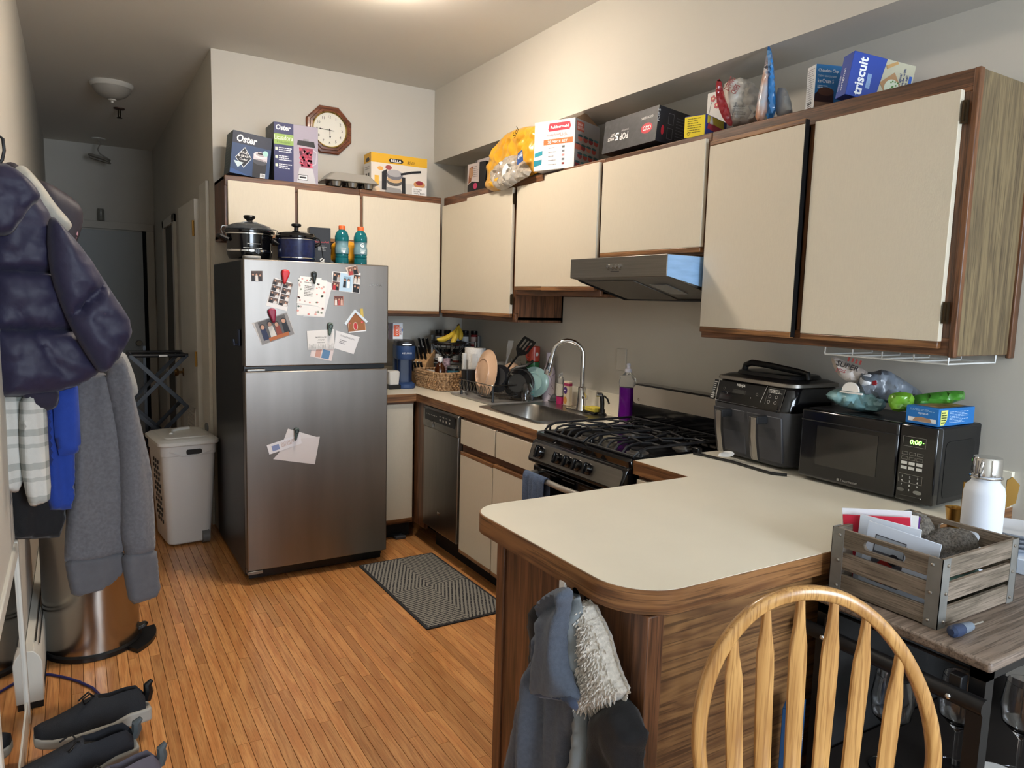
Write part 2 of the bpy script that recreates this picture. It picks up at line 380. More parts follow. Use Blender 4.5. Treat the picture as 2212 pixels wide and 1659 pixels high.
ob('vent_frame', MB().box(-.024, -.018, .12, .46, .30, .325).box(-.024, -.018, .12, .46, .675, .70).box(-.024, -.018, .12, .145, .3, .7).box(-.024, -.018, .435, .46, .3, .7), M_white, d2)
for k in range(14): ob('vent_slat', B(-.023, -.016, .145, .435, .337+k*.024, .349+k*.024), M_white, d2)
struct('trim_3', MB().box(XH-.02, XH, .16, .44, 0, 2.17), M_white, label='wide painted door casing beside the refrigerator', bev=.004)
d3 = struct('door_3', B(XH-.005, XH, 1.95, 2.62, 0, 2.05), mat('doorway_shade', '#5b564d', .7), label='doorway panel with its shade put into the colour, further down the hall')  # flat sheet, dark colour paints the shade of an open doorway
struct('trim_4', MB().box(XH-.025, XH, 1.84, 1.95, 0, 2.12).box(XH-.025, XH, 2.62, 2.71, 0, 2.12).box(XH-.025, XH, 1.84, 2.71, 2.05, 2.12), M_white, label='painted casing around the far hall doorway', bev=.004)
struct('baseboard_back', B(XH-.012, XH, .72, 1.84, 0, .1), M_white, label='hall baseboard')
struct('baseboard_left', B(XL, XL+.014, -6.9, -1.9, 0, .1), M_white, label='left wall baseboard')
# ------------------------------------------------------------------ cabinets
def RB(u0, u1, w0, w1, z0, z1, mb=None): return (mb or MB()).box(-w1, -w0, -u1, -u0, z0, z1)      # along the right wall
def BB(u0, u1, w0, w1, z0, z1, mb=None): return (mb or MB()).box(-u1, -u0, -w1, -w0, z0, z1)      # along the back wall
DT = .019
def add_door(t, F, u0, u1, z0, z1, w, al, strip_b=True, strip_t=False, name='door', hinge=None, swing=0):
    d = ob(name, F(u0, u1, w, w+DT, z0, z1), M_cream, t, bev=.0015)
    if strip_b: ob('edge_strip', F(u0, u1, w, w+DT+.001, z0-.02, z0), M_band[al], d, bev=.003)
    if strip_t: ob('edge_strip', F(u0, u1, w, w+DT+.001, z1, z1+.018), M_band[al], d, bev=.003)
    if hinge is not None:
        for z in (z0+.05, z1-.09):
            h = MB(); F(hinge-.006, hinge+.006, w+.004, w+.016, z, z+.06, h); F(hinge-.002, hinge+.002, w+.012, w+.021, z+.006, z+.054, h)
            ob('hinge', h, mat('hinge_bronze', '#4a3d2c', .35, .8), d)
    return d
def upper(name, label, F, al, u0, u1, z0, z1, doors, depth=.323, stiles=()):
    t = thing(name, label, 'cabinet')
    c = depth-.02
    cb = MB(); F(u0, u1, .002, c, z1-.016, z1, cb); F(u0, u1, .002, c, z0+.012, z0+.028, cb); F(u0, u1, .002, .012, z0, z1, cb)
    F(u0, u0+.016, .002, c, z0, z1, cb); F(u1-.016, u1, .002, c, z0, z1, cb)
    ob('carcass', cb, oakz, t)
    ob('face_frame_rail', F(u0, u1, c, depth, z1-.055, z1+.004), oaky if al == 'y' else oakx, t, bev=.004)
    ob('face_frame_rail', F(u0, u1, c, depth, z0, z0+.05), oaky if al == 'y' else oakx, t, bev=.003)
    for s in list(stiles)+[u0+.018, u1-.018]: ob('face_frame_stile', F(s-.018, s+.018, c, depth-.001, z0+.05, z1-.055), oakz, t)
    for d in doors: add_door(t, F, w=depth, al=al, **d)
    return t
UZ = 2.138
upper('wall_cabinet', 'corner wall cabinet with two cream doors left of the sink faucet', RB, 'y', .345, 1.272, 1.372, UZ,
      [dict(u0=.362, u1=.722, z0=1.418, z1=2.085), dict(u0=.716, u1=1.252, z0=1.418, z1=2.10, hinge=1.262)], stiles=(.362,))
# second door of each overlapping pair sits slightly proud
bpy.data.objects['door.001'].location = (-.006, 0, 0)
upper('wall_cabinet', 'shorter wall cabinet with two cream doors above the dish rack', RB, 'y', 1.274, 2.022, 1.520, UZ,
      [dict(u0=1.288, u1=1.566, z0=1.568, z1=2.10), dict(u0=1.562, u1=2.008, z0=1.566, z1=2.125)], stiles=(1.65,))
bpy.data.objects['door.003'].location = (-.006, 0, 0)
upper('wall_cabinet', 'low wall cabinet with one wide cream door above the range hood', RB, 'y', 2.024, 2.664, 1.682, UZ,
      [dict(u0=2.03, u1=2.652, z0=1.716, z1=2.118)])
wc = upper('wall_cabinet', 'large wall cabinet with two cream doors above the microwave', RB, 'y', 2.666, 3.609, 1.37, UZ,
      [dict(u0=2.676, u1=3.104, z0=1.412, z1=2.085, strip_t=True), dict(u0=3.128, u1=3.578, z0=1.41, z1=2.088, hinge=3.588)], stiles=(3.116,))
dd = bpy.data.objects['door.005']; p = V((-.323, -2.676, 0)); rz = math.radians(-2.2)
dd.matrix_basis = Matrix.Translation(p) @ Matrix.Rotation(rz, 4, 'Z') @ Matrix.Translation(-p)
ob('door_edge', RB(3.1045, 3.106, .323, .342, 1.395, 2.1), M_black, dd)
ob('end_panel', MB().box(-.31, -.012, -3.614, -3.609, 1.372, UZ), M_panel, wc)
ob('corner_trim', RB(3.598, 3.616, .305, .326, 1.366, UZ+.004), oakz, wc, bev=.003)
ob('corner_trim', RB(3.609, 3.622, .0, .03, 1.36, UZ), oakz, wc, bev=.003)
te = upper('wall_cabinet', 'wall cabinet with two short cream doors above the refrigerator', BB, 'x', .886, 1.666, 1.79, UZ,
      [dict(u0=1.284, u1=1.652, z0=1.83, z1=2.112, strip_b=True), dict(u0=.892, u1=1.266, z0=1.83, z1=2.10)], depth=.337, stiles=(1.275,))
upper('wall_cabinet', 'tall wall cabinet with one cream door right of the refrigerator', BB, 'x', .337, .884, 1.372, UZ,
      [dict(u0=.352, u1=.872, z0=1.408, z1=2.10)], depth=.337)
# wire shelf hung below the big cabinet
t = thing('wire_shelf', 'white wire under-shelf hanging below the large wall cabinet', 'wire rack')
wm = mat('white_wire', '#dcdcd8', .4)
for x in (-.29, -.03): ob('rail_wire', MB().tube([(x, -3.19, 1.368), (x, -3.19, 1.345), (x, -3.585, 1.345), (x, -3.585, 1.368)], .003, 6), wm, t)
for k in range(5): y = -3.19-k*.0985; ob('cross_wire', MB().tube([(-.29, y, 1.366), (-.29, y, 1.345), (-.03, y, 1.345), (-.03, y, 1.366)], .0025, 6), wm, t)
# base cabinets
def base(name, label, F, al, u0, u1, parts, depth=.62, hollow=None):
    t = thing(name, label, 'cabinet')
    cb = MB(); F(u0, u1, .01, depth-.02, .1, .12, cb); F(u0, u0+.016, .01, depth-.02, .1, .862, cb); F(u1-.016, u1, .01, depth-.02, .1, .862, cb); F(u0, u1, .004, .012, .1, .862, cb)
    ob('carcass', cb, oakz, t)
    ob('toe_kick', F(u0, u1, depth-.075, depth-.06, 0, .1), M_blackm, t)
    for z0, z1 in ((.1, .125), (.665, .715), (.842, .864)): ob('face_frame_rail', F(u0, u1, depth-.02, depth, z0, z1), oaky if al == 'y' else oakx, t)
    for s in (u0, u1-.03): ob('face_frame_stile', F(s, s+.03, depth-.02, depth-.001, .125, .842), oakz, t)
    for d in parts: add_door(t, F, w=depth, al=al, **d)
    return t
base('base_cabinet', 'narrow base cabinet with one cream door beside the refrigerator', BB, 'x', .64, .94, [dict(u0=.652, u1=.932, z0=.135, z1=.85)], depth=.628)
cf = struct('trim_5', MB().box(-.632, -.61, -.79, -.625, .1, .866), oakz, label='oak filler post between base cabinet and dishwasher')
sk = base('base_cabinet', 'sink base cabinet with two cream drawer fronts and two doors', RB, 'y', 1.256, 2.012,
     [dict(u0=1.262, u1=1.632, z0=.715, z1=.848, strip_b=False, name='drawer_front'), dict(u0=1.646, u1=2.004, z0=.715, z1=.846, strip_b=False, name='drawer_front'),
      dict(u0=1.262, u1=1.614, z0=.125, z1=.655, strip_t=True, strip_b=True), dict(u0=1.622, u1=2.004, z0=.122, z1=.66, strip_t=True, strip_b=True)])
base('base_cabinet', 'small base cabinet between the range and the peninsula', RB, 'y', 2.684, 2.95, [dict(u0=2.694, u1=2.94, z0=.715, z1=.846, strip_b=False, name='drawer_front')])
# peninsula body
t = thing('peninsula_cabinet', 'dark oak peninsula base holding the hanging coats', 'cabinet', (-.8, -3.34, 0))
def LB(x0, x1, y0, y1, z0, z1): return MB().box(x0+.8, x1+.8, y0+3.34, y1+3.34, z0, z1)
ob('end_panel', LB(-1.425, -1.405, -3.62, -3.06, .0, .860), oakz, t)
ob('near_panel', LB(-1.405, -.02, -3.635, -3.615, .0, .860), M_npanel, t)
ob('far_panel', LB(-1.405, -.66, -3.06, -3.04, .1, .860), oakz, t)
ob('corner_post', LB(-1.43, -1.385, -3.645, -3.60, 0, .860), oakz, t, bev=.003)
ob('corner_post', LB(-1.432, -1.40, -3.075, -3.035, 0, .860), oakz, t, bev=.003)
ob('toe_kick', LB(-1.40, -.66, -3.1, -3.06, 0, .1), M_blackm, t)
ob('inner_shelf', LB(-1.4, -.02, -3.6, -3.08, .12, .138), oakx, t)
# ------------------------------------------------------------------ countertops
def rr(x0, x1, y0, y1, r, n=6):
    q = []
    for cx, cy, a in ((x1-r, y1-r, 0), (x0+r, y1-r, PI/2), (x0+r, y0+r, PI), (x1-r, y0+r, 1.5*PI)):
        q += [(cx+r*math.cos(a+PI/2*i/n), cy+r*math.sin(a+PI/2*i/n)) for i in range(n+1)]
    return q
SX0, SX1, SY0, SY1 = -.535, -.085, -1.885, -1.285
t = thing('countertop', 'cream laminate countertop with the sink and dish rack', 'countertop')
c = MB().box(-.94, 0, -.664, 0, .869, CZ).box(-.639, 0, SY1, -.664, .869, CZ).box(-.639, 0, -2.014, SY0, .869, CZ).box(-.639, SX0, SY0, SY1, .869, CZ).box(SX1, 0, SY0, SY1, .869, CZ)
ob('top', c, M_counter, t)
ob('edge_band', MB().box(-.94, -.639, -.667, -.664, .866, CZ-.001), M_band['x'], t)
ob('edge_band', MB().box(-.642, -.639, -2.014, -.667, .866, CZ-.001), M_band['y'], t)
struct('trim_6', MB().box(-.016, 0, -2.014, 0, CZ, 1.022), M_counter, label='low cream backsplash strip behind the sink', bev=.002)
struct('trim_7', MB().box(-.94, -.016, -.016, 0, CZ, 1.022), M_counter, label='low cream backsplash strip behind the coffee maker', bev=.002)
t = thing('peninsula_countertop', 'cream laminate peninsula countertop with rounded oak-edged corners', 'countertop')
PL, P0, P1 = -1.4786, -2.9556, -3.6575
def arc(cx, cy, r, a0, a1, n=10): return [(cx+r*math.cos(math.radians(a0+(a1-a0)*i/n)), cy+r*math.sin(math.radians(a0+(a1-a0)*i/n))) for i in range(n+1)]
poly = [(0, -2.678), (-.639, -2.678), (-.639, P0)]+arc(PL+.09, P0-.09, .09, 90, 180)+arc(PL+.13, P1+.13, .13, 180, 270)+[(0, P1)]
ob('top', MB().prism(poly, .869, CZ), M_counter, t)
def off(poly, d):
    q = []; n = len(poly)
    for i in range(n):
        a, b, c_ = V(poly[i-1]), V(poly[i]), V(poly[(i+1) % n]); e1 = (b-a).normalized(); e2 = (c_-b).normalized()
        nn = V((-e1.y, e1.x))+V((-e2.y, e2.x)); nn = nn.normalized()/max(.5, (nn.length/2)); q.append((b.x-nn.x*d, b.y-nn.y*d))
    return q
edge = poly[1:-1]+[poly[-1]]
eo = off(poly, .0035)[1:]; ei = poly[1:]
eb = MB(); n = len(ei)
eb.loft([[(p[0], p[1], CZ-.001), (q[0], q[1], CZ-.001), (q[0], q[1], .862), (p[0], p[1], .862)] for p, q in zip(ei, eo)])
ob('edge_band', eb, M_band['y'], t)
struct('trim_8', MB().box(-.016, 0, P1, -2.678, CZ, 1.022), M_counter, label='low cream backsplash strip behind the microwave', bev=.002)
# ------------------------------------------------------------------ sink and faucet
t = thing('kitchen_sink', 'stainless steel drop-in sink with a rounded basin', 'sink', ((SX0+SX1)/2, (SY0+SY1)/2, CZ))
hx, hy = (SX1-SX0)/2, (SY1-SY0)/2
ms = mat('sink_steel', '#a7a39d', .28, 1, var=.15, vscale=6, stretch=(1, 8, 1))
def rz3(x0, x1, y0, y1, r, z): return [(p[0], p[1], z) for p in rr(x0, x1, y0, y1, r)]
s = MB().loft([rz3(-hx-.018, hx+.012, -hy-.018, hy+.018, .05, .0005), rz3(-hx-.018, hx+.012, -hy-.018, hy+.018, .05, .004), rz3(-hx-.008, hx+.002, -hy-.008, hy+.008, .05, .006),
    rz3(-hx+.02, hx-.115, -hy+.03, hy-.03, .07, .004), rz3(-hx+.026, hx-.121, -hy+.036, hy-.036, .07, -.01), rz3(-hx+.04, hx-.135, -hy+.05, hy-.05, .08, -.15), rz3(-hx+.075, hx-.17, -hy+.085, hy-.085, .07, -.172),
    rz3(-.08, -.03, -.025, .025, .02, -.176)], caps=False)
s.f.append(tuple(range(len(s.v)-28, len(s.v)))); s.m.append(0)
ob('basin', s, ms, t, ang=50)
ob('drain', MB().lathe([(.0, -.171), (.02, -.171), (.036, -.1735), (.04, -.176), (.0, -.178)], 24, c=(-.055, 0, 0)), M_chrome, t)
fx, fy = -.115, -1.635
t = thing('kitchen_faucet', 'chrome gooseneck pull-down faucet behind the sink', 'faucet', (fx, fy, CZ+.005))
ob('base_plate', MB().prism(rr(-.028, .028, -.12, .12, .027), 0, .006), M_chrome, t)
ob('base', MB().lathe([(.030, .006), (.028, .02), (.024, .06), (.021, .11), (.021, .125), (.016, .13)], 24), M_chrome, t)
pts = [(0, 0, .12), (0, 0, .2), (0, 0, .292)]; R0 = .078
for i in range(1, 12):
    a = PI*i/12*1.06; pts.append((-(R0-R0*math.cos(a))*.82, (R0-R0*math.cos(a))*.62, .292+R0*math.sin(a)))
dx = V(pts[-1])-V(pts[-2]); e = V(pts[-1])+dx.normalized()*.03; pts.append(tuple(e))
ob('gooseneck', MB().tube(pts, .0125, 14), M_chrome, t)
dn = dx.normalized(); h = MB().tube([e-dn*.012, e, e+dn*.015, e+dn*.07, e+dn*.085], [.015, .0155, .0165, .0205, .018], 16)
ob('spray_head', h, M_chrome, t)
ob('spray_button', MB().tube([e+dn*.02+V((-.014, -.01, 0)), e+dn*.055+V((-.017, -.012, 0))], .007, 8), M_black, t)
ob('lever', MB().cyl((0, -.018, .075), (0, -.04, .075), .014, n=14).tube([(0, -.036, .075), (-.012, -.04, .10), (-.028, -.044, .135)], [.006, .005, .004], 8), M_chrome, t)
t = thing('side_sprayer', 'black side sprayer with chrome nozzle beside the sponge', 'sprayer', (-.105, -1.80, CZ+.006))
ob('base', MB().lathe([(.024, 0), (.024, .006), (.016, .012), (.015, .03)], 18), M_black, t)
ob('handle', MB().tube([(0, 0, .02), (0, .002, .06), (-.002, .004, .095), (-.01, .006, .108)], [.011, .012, .012, .011], 12), M_black, t)
ob('trigger', MB().tube([(.006, -.004, .10), (.016, -.02, .085), (.02, -.03, .06)], .0045, 8), M_black, t)
ob('nozzle', MB().tube([(-.004, .004, .105), (-.028, .016, .108)], [.0125, .0145], 14), M_chrome, t)
# ------------------------------------------------------------------ dishwasher
t = thing('dishwasher', 'slim stainless steel dishwasher with a dark control strip', 'dishwasher', (0, -1.024, 0), -PI/2)
ob('tub', B(-.218, .218, -.58, -.05, .1, .86), M_blackm, t)
ob('door', MB().box(-.223, .223, -.648, -.58, .145, .742), M_steel, t, bev=.004)
dp = [(-.58, .742), (-.652, .742), (-.655, .76), (-.652, .85), (-.64, .862), (-.58, .862)]
cp = MB().loft([[(x_, y_, z_) for y_, z_ in dp] for x_ in (-.223, .223)])
ob('control_panel', cp, M_steelh, t, bev=.004)
P = Print((-.223, -.6545, .742), (1, 0, 0), (0, -.02, 1)); P.rect(.03, .045, .42, .105, '#1b1b1d')
for k in range(7): P.rect(.05+k*.022, .078, .062+k*.022, .082, '#b9b6ae', 2)
for k in range(4): P.rect(.23+k*.04, .06, .245+k*.04, .072, '#b9b6ae', 2); P.rect(.23+k*.04, .085, .25+k*.04, .089, '#b9b6ae', 2)
P.rect(.02, .109, .11, .113, '#3a3936'); P.done('control_print', t)
ob('latch_handle', MB().prism(arc(0, 0, .035, 180, 360, 8), 0, .012, frame((-.10, -.668, .757), (1, 0, 0), (0, 0, -1))), M_steelh, t)
ob('toe_kick', B(-.223, .223, -.56, -.54, 0, .14), M_blackm, t)
ob('badge', B(-.02, .02, -.6495, -.648, .25, .268), M_chrome, t)
# ------------------------------------------------------------------ gas range
t = thing('gas_range', 'black and stainless gas range with five black knobs', 'stove', (0, -2.346, 0), -PI/2)
HW = .322
ob('body', MB().box(-HW, HW, -.63, -.03, .05, .882), M_blackm, t)
ck = MB().loft([rz3(-HW, HW, -.655, -.03, .02, .880), rz3(-HW, HW, -.66, -.03, .02, .905), rz3(-HW+.006, HW-.006, -.654, -.036, .02, .914), rz3(-HW+.03, HW-.03, -.60, -.09, .03, .912), rz3(-HW+.045, HW-.045, -.585, -.105, .03, .893)])
ob('cooktop', ck, M_blackg, t, ang=40)
pr = [(-.60, .88), (-.656, .882), (-.668, .87), (-.692, .80), (-.69, .785), (-.66, .775), (-.60, .775)]
ob('control_panel', MB().loft([[(x_, y_, z_) for y_, z_ in pr] for x_ in (-HW, -HW+.006, HW-.006, HW)]), M_blackg, t, bev=.004)
nv = V((0, -.07, -.024)).normalized(); up_ = V((0, -.024, .07)).normalized(); 
pf = MB().prism(rr(-HW+.012, HW-.012, .008, .082, .022), 0, .003, frame((0, -.6945, .7925), (1, 0, 0), (0, .024/.074, .07/.074)))
ob('steel_fascia', pf, M_steelh, t)
fr = frame((0, -.6945, .7925), (1, 0, 0), (0, .024/.074, .07/.074))
for k, kx in enumerate((-.235, -.097, -.026, .041, .112)):
    r = .029 if k == 0 else .025
    m = MB(); m.x = fr @ Matrix.Translation((kx, .045, 0)); m.lathe([(r, .003), (r, .008), (r*.86, .022), (r*.8, .026), (0, .027)], 20); m.box(-.005, .005, -r*.95, r*.95, .018, .034)
    kn = ob('knob', m, M_blackg, t, bev=.001)
ob('oven_door', MB().box(-HW+.004, HW-.004, -.665, -.60, .2, .765), M_blackg, t, bev=.006)
ob('oven_window', B(-.22, .22, -.668, -.664, .33, .62), mat('oven_glass', '#050506', .05, coat=1), t)
P = Print((-HW, -.6655, .7), (1, 0, 0), (0, 0, 1))
for k in range(4): P.rect(.10+k*.13, .045, .19+k*.13, .05, '#3a3a3c')
P.done('vent_slots', t)
ob('oven_handle', MB().tube([(-.285, -.66, .735), (-.28, -.70, .738), (-.26, -.722, .738), (0, -.735, .738), (.26, -.722, .738), (.28, -.70, .738), (.285, -.66, .735)], .0125, 12), mat('handle_grey', '#b5afa6', .3, .6), t)
ob('drawer', MB().box(-HW+.004, HW-.004, -.655, -.6, .06, .19), M_blackg, t, bev=.005)
bg = MB().prism(rr(-HW, HW, 0, .2, .03), 0, .075, frame((0, -.025, .912), (1, 0, 0), (0, 0, 1)))
ob('backguard', bg, M_blackg, t, bev=.004)
ob('backguard_steel', MB().prism(rr(-HW+.008, HW-.01, .105, .192, .022), 0, .004, frame((0, -.0995, .912), (1, 0, 0), (0, 0, 1))), mat('guard_steel', '#bdb6ac', .5, .8), t)
ob('vent_perforation', MB().box(-.1, .2, -.106, -.1025, .921, .9225), mat('perf', '#777777', .5), t)
P = Print((-HW, -.104, .912), (1, 0, 0), (0, 0, 1)); P.ring(.05, .125, .006, .002, '#5a3a22', 2); P.done('knob_mark', t)
for bx, by, r in ((-.165, -.48, .034), (.165, -.48, .034), (-.165, -.23, .03), (.165, -.23, .034)):
    b = ob('burner', MB().lathe([(r+.012, .8935), (r+.012, .897), (r*.9, .899), (r*.95, .907), (r*.7, .909)], 22, c=(bx, by, 0)), mat('burner_alloy', '#9b9690', .35, .9), t)
    ob('burner_cap', MB().lathe([(r*.8, .907), (r*.82, .914), (r*.6, .917), (0, .9175)], 22, c=(bx, by, 0)), M_iron, b)
for sx in (-1, 1):
    c0 = sx*.158; x0, x1 = c0-.148, c0+.148; y0, y1 = -.618, -.115; zt = .948; m = MB()
    m.tube([(x0, y0+.02, zt-.012), (x0, y0+.06, zt), (x0, y1, zt), (x1, y1, zt), (x1, y0+.06, zt), (x1, y0+.02, zt-.012)], .0055, 7)
    m.tube([(x0, y0+.02, zt-.012), (x0+.004, y0, zt-.03), (x1-.004, y0, zt-.03), (x1, y0+.02, zt-.012)], .0055, 7)
    for q in (-.075, -.025, .025, .075):
        xx = c0+q; m.tube([(xx, y0, zt-.03), (xx, y0+.022, zt-.006), (xx, y0+.05, zt), (xx*.75+c0*.25, y0+.105, zt)], .005, 6)
        m.tube([(xx, y1, zt-.004), (xx*.75+c0*.25, y1-.10, zt)], .005, 6)
    ym = (y0+y1)/2
    for yy in (ym-.02, ym+.1, ym-.13): m.tube([(x0, yy, zt-.002), (x0+.06, yy, zt), (x0+.085, yy+.03, zt), (c0, yy+.012, zt), (x1-.085, yy-.012, zt), (x1-.06, yy+.02, zt), (x1, yy+.02, zt-.002)], .005, 6)
    for q in (-.05, .05): m.tube([(c0+q, ym-.12, zt), (c0+q*.4, ym, zt), (c0+q, ym+.09, zt)], .005, 6)
    for xx in (x0, x1):
        for yy in (y0+.03, y1): m.tube([(xx, yy, zt-.006), (xx, yy, .913)], .005, 6)
    ob('grate', m, M_iron, t)
# ------------------------------------------------------------------ range hood
t = thing('range_hood', 'stainless range hood with blue film on its side, four buttons', 'range hood', (0, -2.342, 1.51), -PI/2)
hp = [(-.02, .17), (-.504, .17), (-.504, .087), (-.47, .082), (-.19, .004), (-.02, .0)]
hm = MB().loft([[(x_, y_, z_) for y_, z_ in hp] for x_ in (-.308, .308)])
ob('canopy', hm, M_steelh, t, bev=.002)
sl = [(-.02, .169), (-.503, .169), (-.503, .088), (-.02, .0)]
ob('side_film', MB().loft([[(x_, y_, z_) for y_, z_ in [(-.02, .168), (-.502, .168), (-.502, .089), (-.345, .058), (-.02, .003)]] for x_ in (.308, .3105)]), mat('blue_film', '#8fb4dc', .25, var=.15, vscale=12, stretch=(1, 1, 6), coat=.5), t)
def hz(y_): return .082+(y_+.47)*(-.078/.28)
ob('filter', MB().loft([[(x_, -.45, hz(-.45)-.004), (x_, -.20, hz(-.20)-.004), (x_, -.20, hz(-.2)-.001), (x_, -.45, hz(-.45)-.001)] for x_ in (-.27, .06)]), mat('filter_grey', '#6f6a62', .5, .5, bump=.3, bscale=600), t)
ob('light_lens', MB().loft([[(x_, -.40, hz(-.40)-.004), (x_, -.28, hz(-.28)-.004), (x_, -.28, hz(-.28)-.001), (x_, -.40, hz(-.40)-.001)] for x_ in (.1, .2)]), M_plast, t)
ob('lower_rim', MB().tube([(-.30, -.46, .079), (-.30, -.19, .002), (.30, -.19, .002)], .006, 6), M_black, t)
for k in range(4): ob('button', MB().cyl((-.01+k*.026-.03, -.503, .132), (-.01+k*.026-.03, -.509, .132), .008, n=12), M_chrome, t)
P = Print((-.308, -.5045, .087), (1, 0, 0), (0, 0, 1)); P.rect(.285, .022, .34, .025, '#2b2a28'); [P.rect(.262+k*.026, .03, .274+k*.026, .033, '#55524c') for k in range(4)]; P.done('button_marks', t)
# ------------------------------------------------------------------ refrigerator
FX0, FX1, FY = -1.694, -.945, -.9703
t = thing('refrigerator', 'stainless top-freezer refrigerator covered with photos and magnets', 'refrigerator', ((FX0+FX1)/2, -.5, 0))
fw2 = (FX1-FX0)/2; D = .5+FY
ob('body', B(-fw2+.003, fw2-.003, D+.075, .42, .03, 1.655), mat('fridge_side', '#17181b', .38, bump=.05, bscale=500), t, bev=.004)
M_fr = mat('fridge_steel', '#8e8882', .38, .95, col2='#807a74', vscale=2.2, stretch=(3, 1, .35), bump=.02, bscale=300, bstretch=(1, 1, .02))
for nm, z0, z1 in (('freezer_door', 1.128, 1.66), ('fridge_door', .075, 1.104)):
    d = ob(nm, B(-fw2, fw2, D, D+.06, z0, z1), M_fr, t, bev=.006)
    ob('gasket', B(-fw2+.01, fw2-.01, D+.06, D+.076, z0+.008, z1-.008), M_blackm, d)
ob('middle_rail', B(-fw2+.006, fw2-.006, D+.04, D+.07, 1.10, 1.13), M_black, t)
ob('hinge', MB().box(-fw2+.012, -fw2+.10, D+.002, D+.05, 1.105, 1.116), M_steelh, t, bev=.002)
ob('hinge', MB().box(-fw2+.0, -fw2+.075, D-.004, D+.05, .058, .074), M_steelh, t, bev=.002)
ob('hinge_cover', MB().prism(rr(-fw2+.01, -fw2+.09, D+.01, D+.09, .02), 1.661, 1.676), mat('grey_plastic', '#8c8a86', .4), t, bev=.004)
ob('kick_grille', B(-fw2+.02, fw2-.01, D+.07, D+.09, .012, .075), M_black, t)
for sx in (-1, 1): ob('foot', MB().cyl((sx*(fw2-.07), D+.12, 0), (sx*(fw2-.07), D+.12, .035), .018), M_black, t); ob('foot', MB().cyl((sx*(fw2-.07), .36, 0), (sx*(fw2-.07), .36, .035), .018), M_black, t)
P = Print((0, D, 0), (1, 0, 0), (0, 0, 1)); P.text('AMANA', .262, 1.546, .014, M_chrome, w=.075, bold=0); P.done('brand_lettering', t)
# ------------------------------------------------------------------ microwave
t = thing('microwave', 'black countertop microwave showing 0:00 in green', 'microwave', (-.022, -3.342, CZ), -PI/2+.03)
D = -.272; w2 = .224; Hm = .243
ob('case', B(-w2, w2, D+.03, -.012, .012, Hm), mat('microwave_black', '#101012', .4), t, bev=.006)
ob('door', MB().box(-w2, .112, D, D+.034, .012, Hm), M_blackg, t, bev=.008)
ob('window', B(-.16, .05, D-.0015, D+.002, .062, .192), mat('microwave_window', '#24221f', .12, coat=.6), t)
ob('control_panel', MB().box(.1135, w2, D+.002, D+.034, .012, Hm), M_blackg, t, bev=.005)
ob('top_lip', MB().box(-w2+.004, .11, D-.003, D+.03, .205, .208), M_blackm, t)
ob('side_recess', MB().prism(rr(-.22, -.05, .03, .20, .02), 0, .0015, frame((w2-.0005, 0, 0), (0, 1, 0), (0, 0, 1))), mat('recess_black', '#0b0b0c', .5), t)
for sx in (-1, 1):
    for yy in (D+.06, -.06): ob('foot', MB().cyl((sx*.18, yy, 0), (sx*.18, yy, .014), .012), M_black, t)
P = Print((0, D-.0005, 0), (1, 0, 0), (0, 0, 1)); P.text('Toastmaster', -.065, .024, .009, '#8c8984', w=.06); P.rect(-.077, .024, -.069, .032, '#8c8984'); P.done('brand_lettering', t)
P = Print((.1135, D+.0015, 0), (1, 0, 0), (0, 0, 1)); g = mat('green_led', '#7dff4a', .5, emit=5)
P.frame(.012, .178, .080, .208, .0012, '#77756f'); P.text('0:00', .033, .186, .014, g, w=.034, shear=.15); P.rect(.071, .193, .074, .194, g)
for r in range(4):
    for c in range(3):
        bx, by = .012+c*.0225, .152-r*.0145
        if r < 2: P.frame(bx, by, bx+.018, by+.009, .0008, '#8a8880')
        else: P.rect(bx, by, bx+.018, by+.009, '#c9c7c0')
P.frame(.008, .068, .078, .094, .0008, '#8a8880')
for i, ch in enumerate('123456789'):
    P.text(ch, .019+(i % 3)*.023, .083-(i//3)*.0125, .006, '#d7d5ce', al='c')
P.text('0', .042, .044, .006, '#d7d5ce', al='c'); P.disc(.017, .045, .011, .006, '#5e5c57'); P.disc(.067, .044, .013, .006, '#77756f'); P.line([(.012, .028), (.076, .03)], .0008, '#5e5c57'); P.disc(.078, .028, .0015, .0015, '#e8e6e0')
P.done('control_print', t)
# ------------------------------------------------------------------ air fryer
t = thing('air_fryer', 'grey and black dual-basket air fryer with two steel handles', 'air fryer', (-.005, -2.905, CZ), -PI/2-.06)
mg = mat('fryer_grey', '#3b3b3e', .42); D = -.30; w2 = .188
def sec(z, w, d0, d1, r): return rz3(-w, w, d0, d1, r, z)
ob('lower_body', MB().loft([sec(.012, w2-.022, D+.045, -.03, .05), sec(.02, w2-.016, D+.035, -.025, .05), sec(.13, w2-.004, D+.012, -.02, .05), sec(.205, w2, D+.004, -.018, .05), sec(.212, w2, D+.004, -.018, .05)]), mg, t)
ob('upper_body', MB().loft([sec(.212, w2, D+.004, -.018, .05), sec(.22, w2+.002, D+.004, -.016, .05), sec(.295, w2-.002, D+.03, -.018, .05), sec(.302, w2-.006, D+.034, -.02, .05)]), M_blackg, t)
ob('lid_rim', MB().loft([sec(.300, w2+.004, D+.022, -.012, .05), sec(.302, w2+.006, D+.02, -.012, .05), sec(.313, w2+.005, D+.024, -.014, .05), sec(.315, w2, D+.03, -.02, .05)]), M_steelh, t)
ob('lid', MB().loft([sec(.315, w2-.003, D+.032, -.022, .05), sec(.322, w2-.02, D+.05, -.035, .05), sec(.324, w2-.04, D+.07, -.05, .05), sec(.336, w2-.045, D+.075, -.055, .05), sec(.338, w2-.055, D+.085, -.06, .05)]), M_black, t)
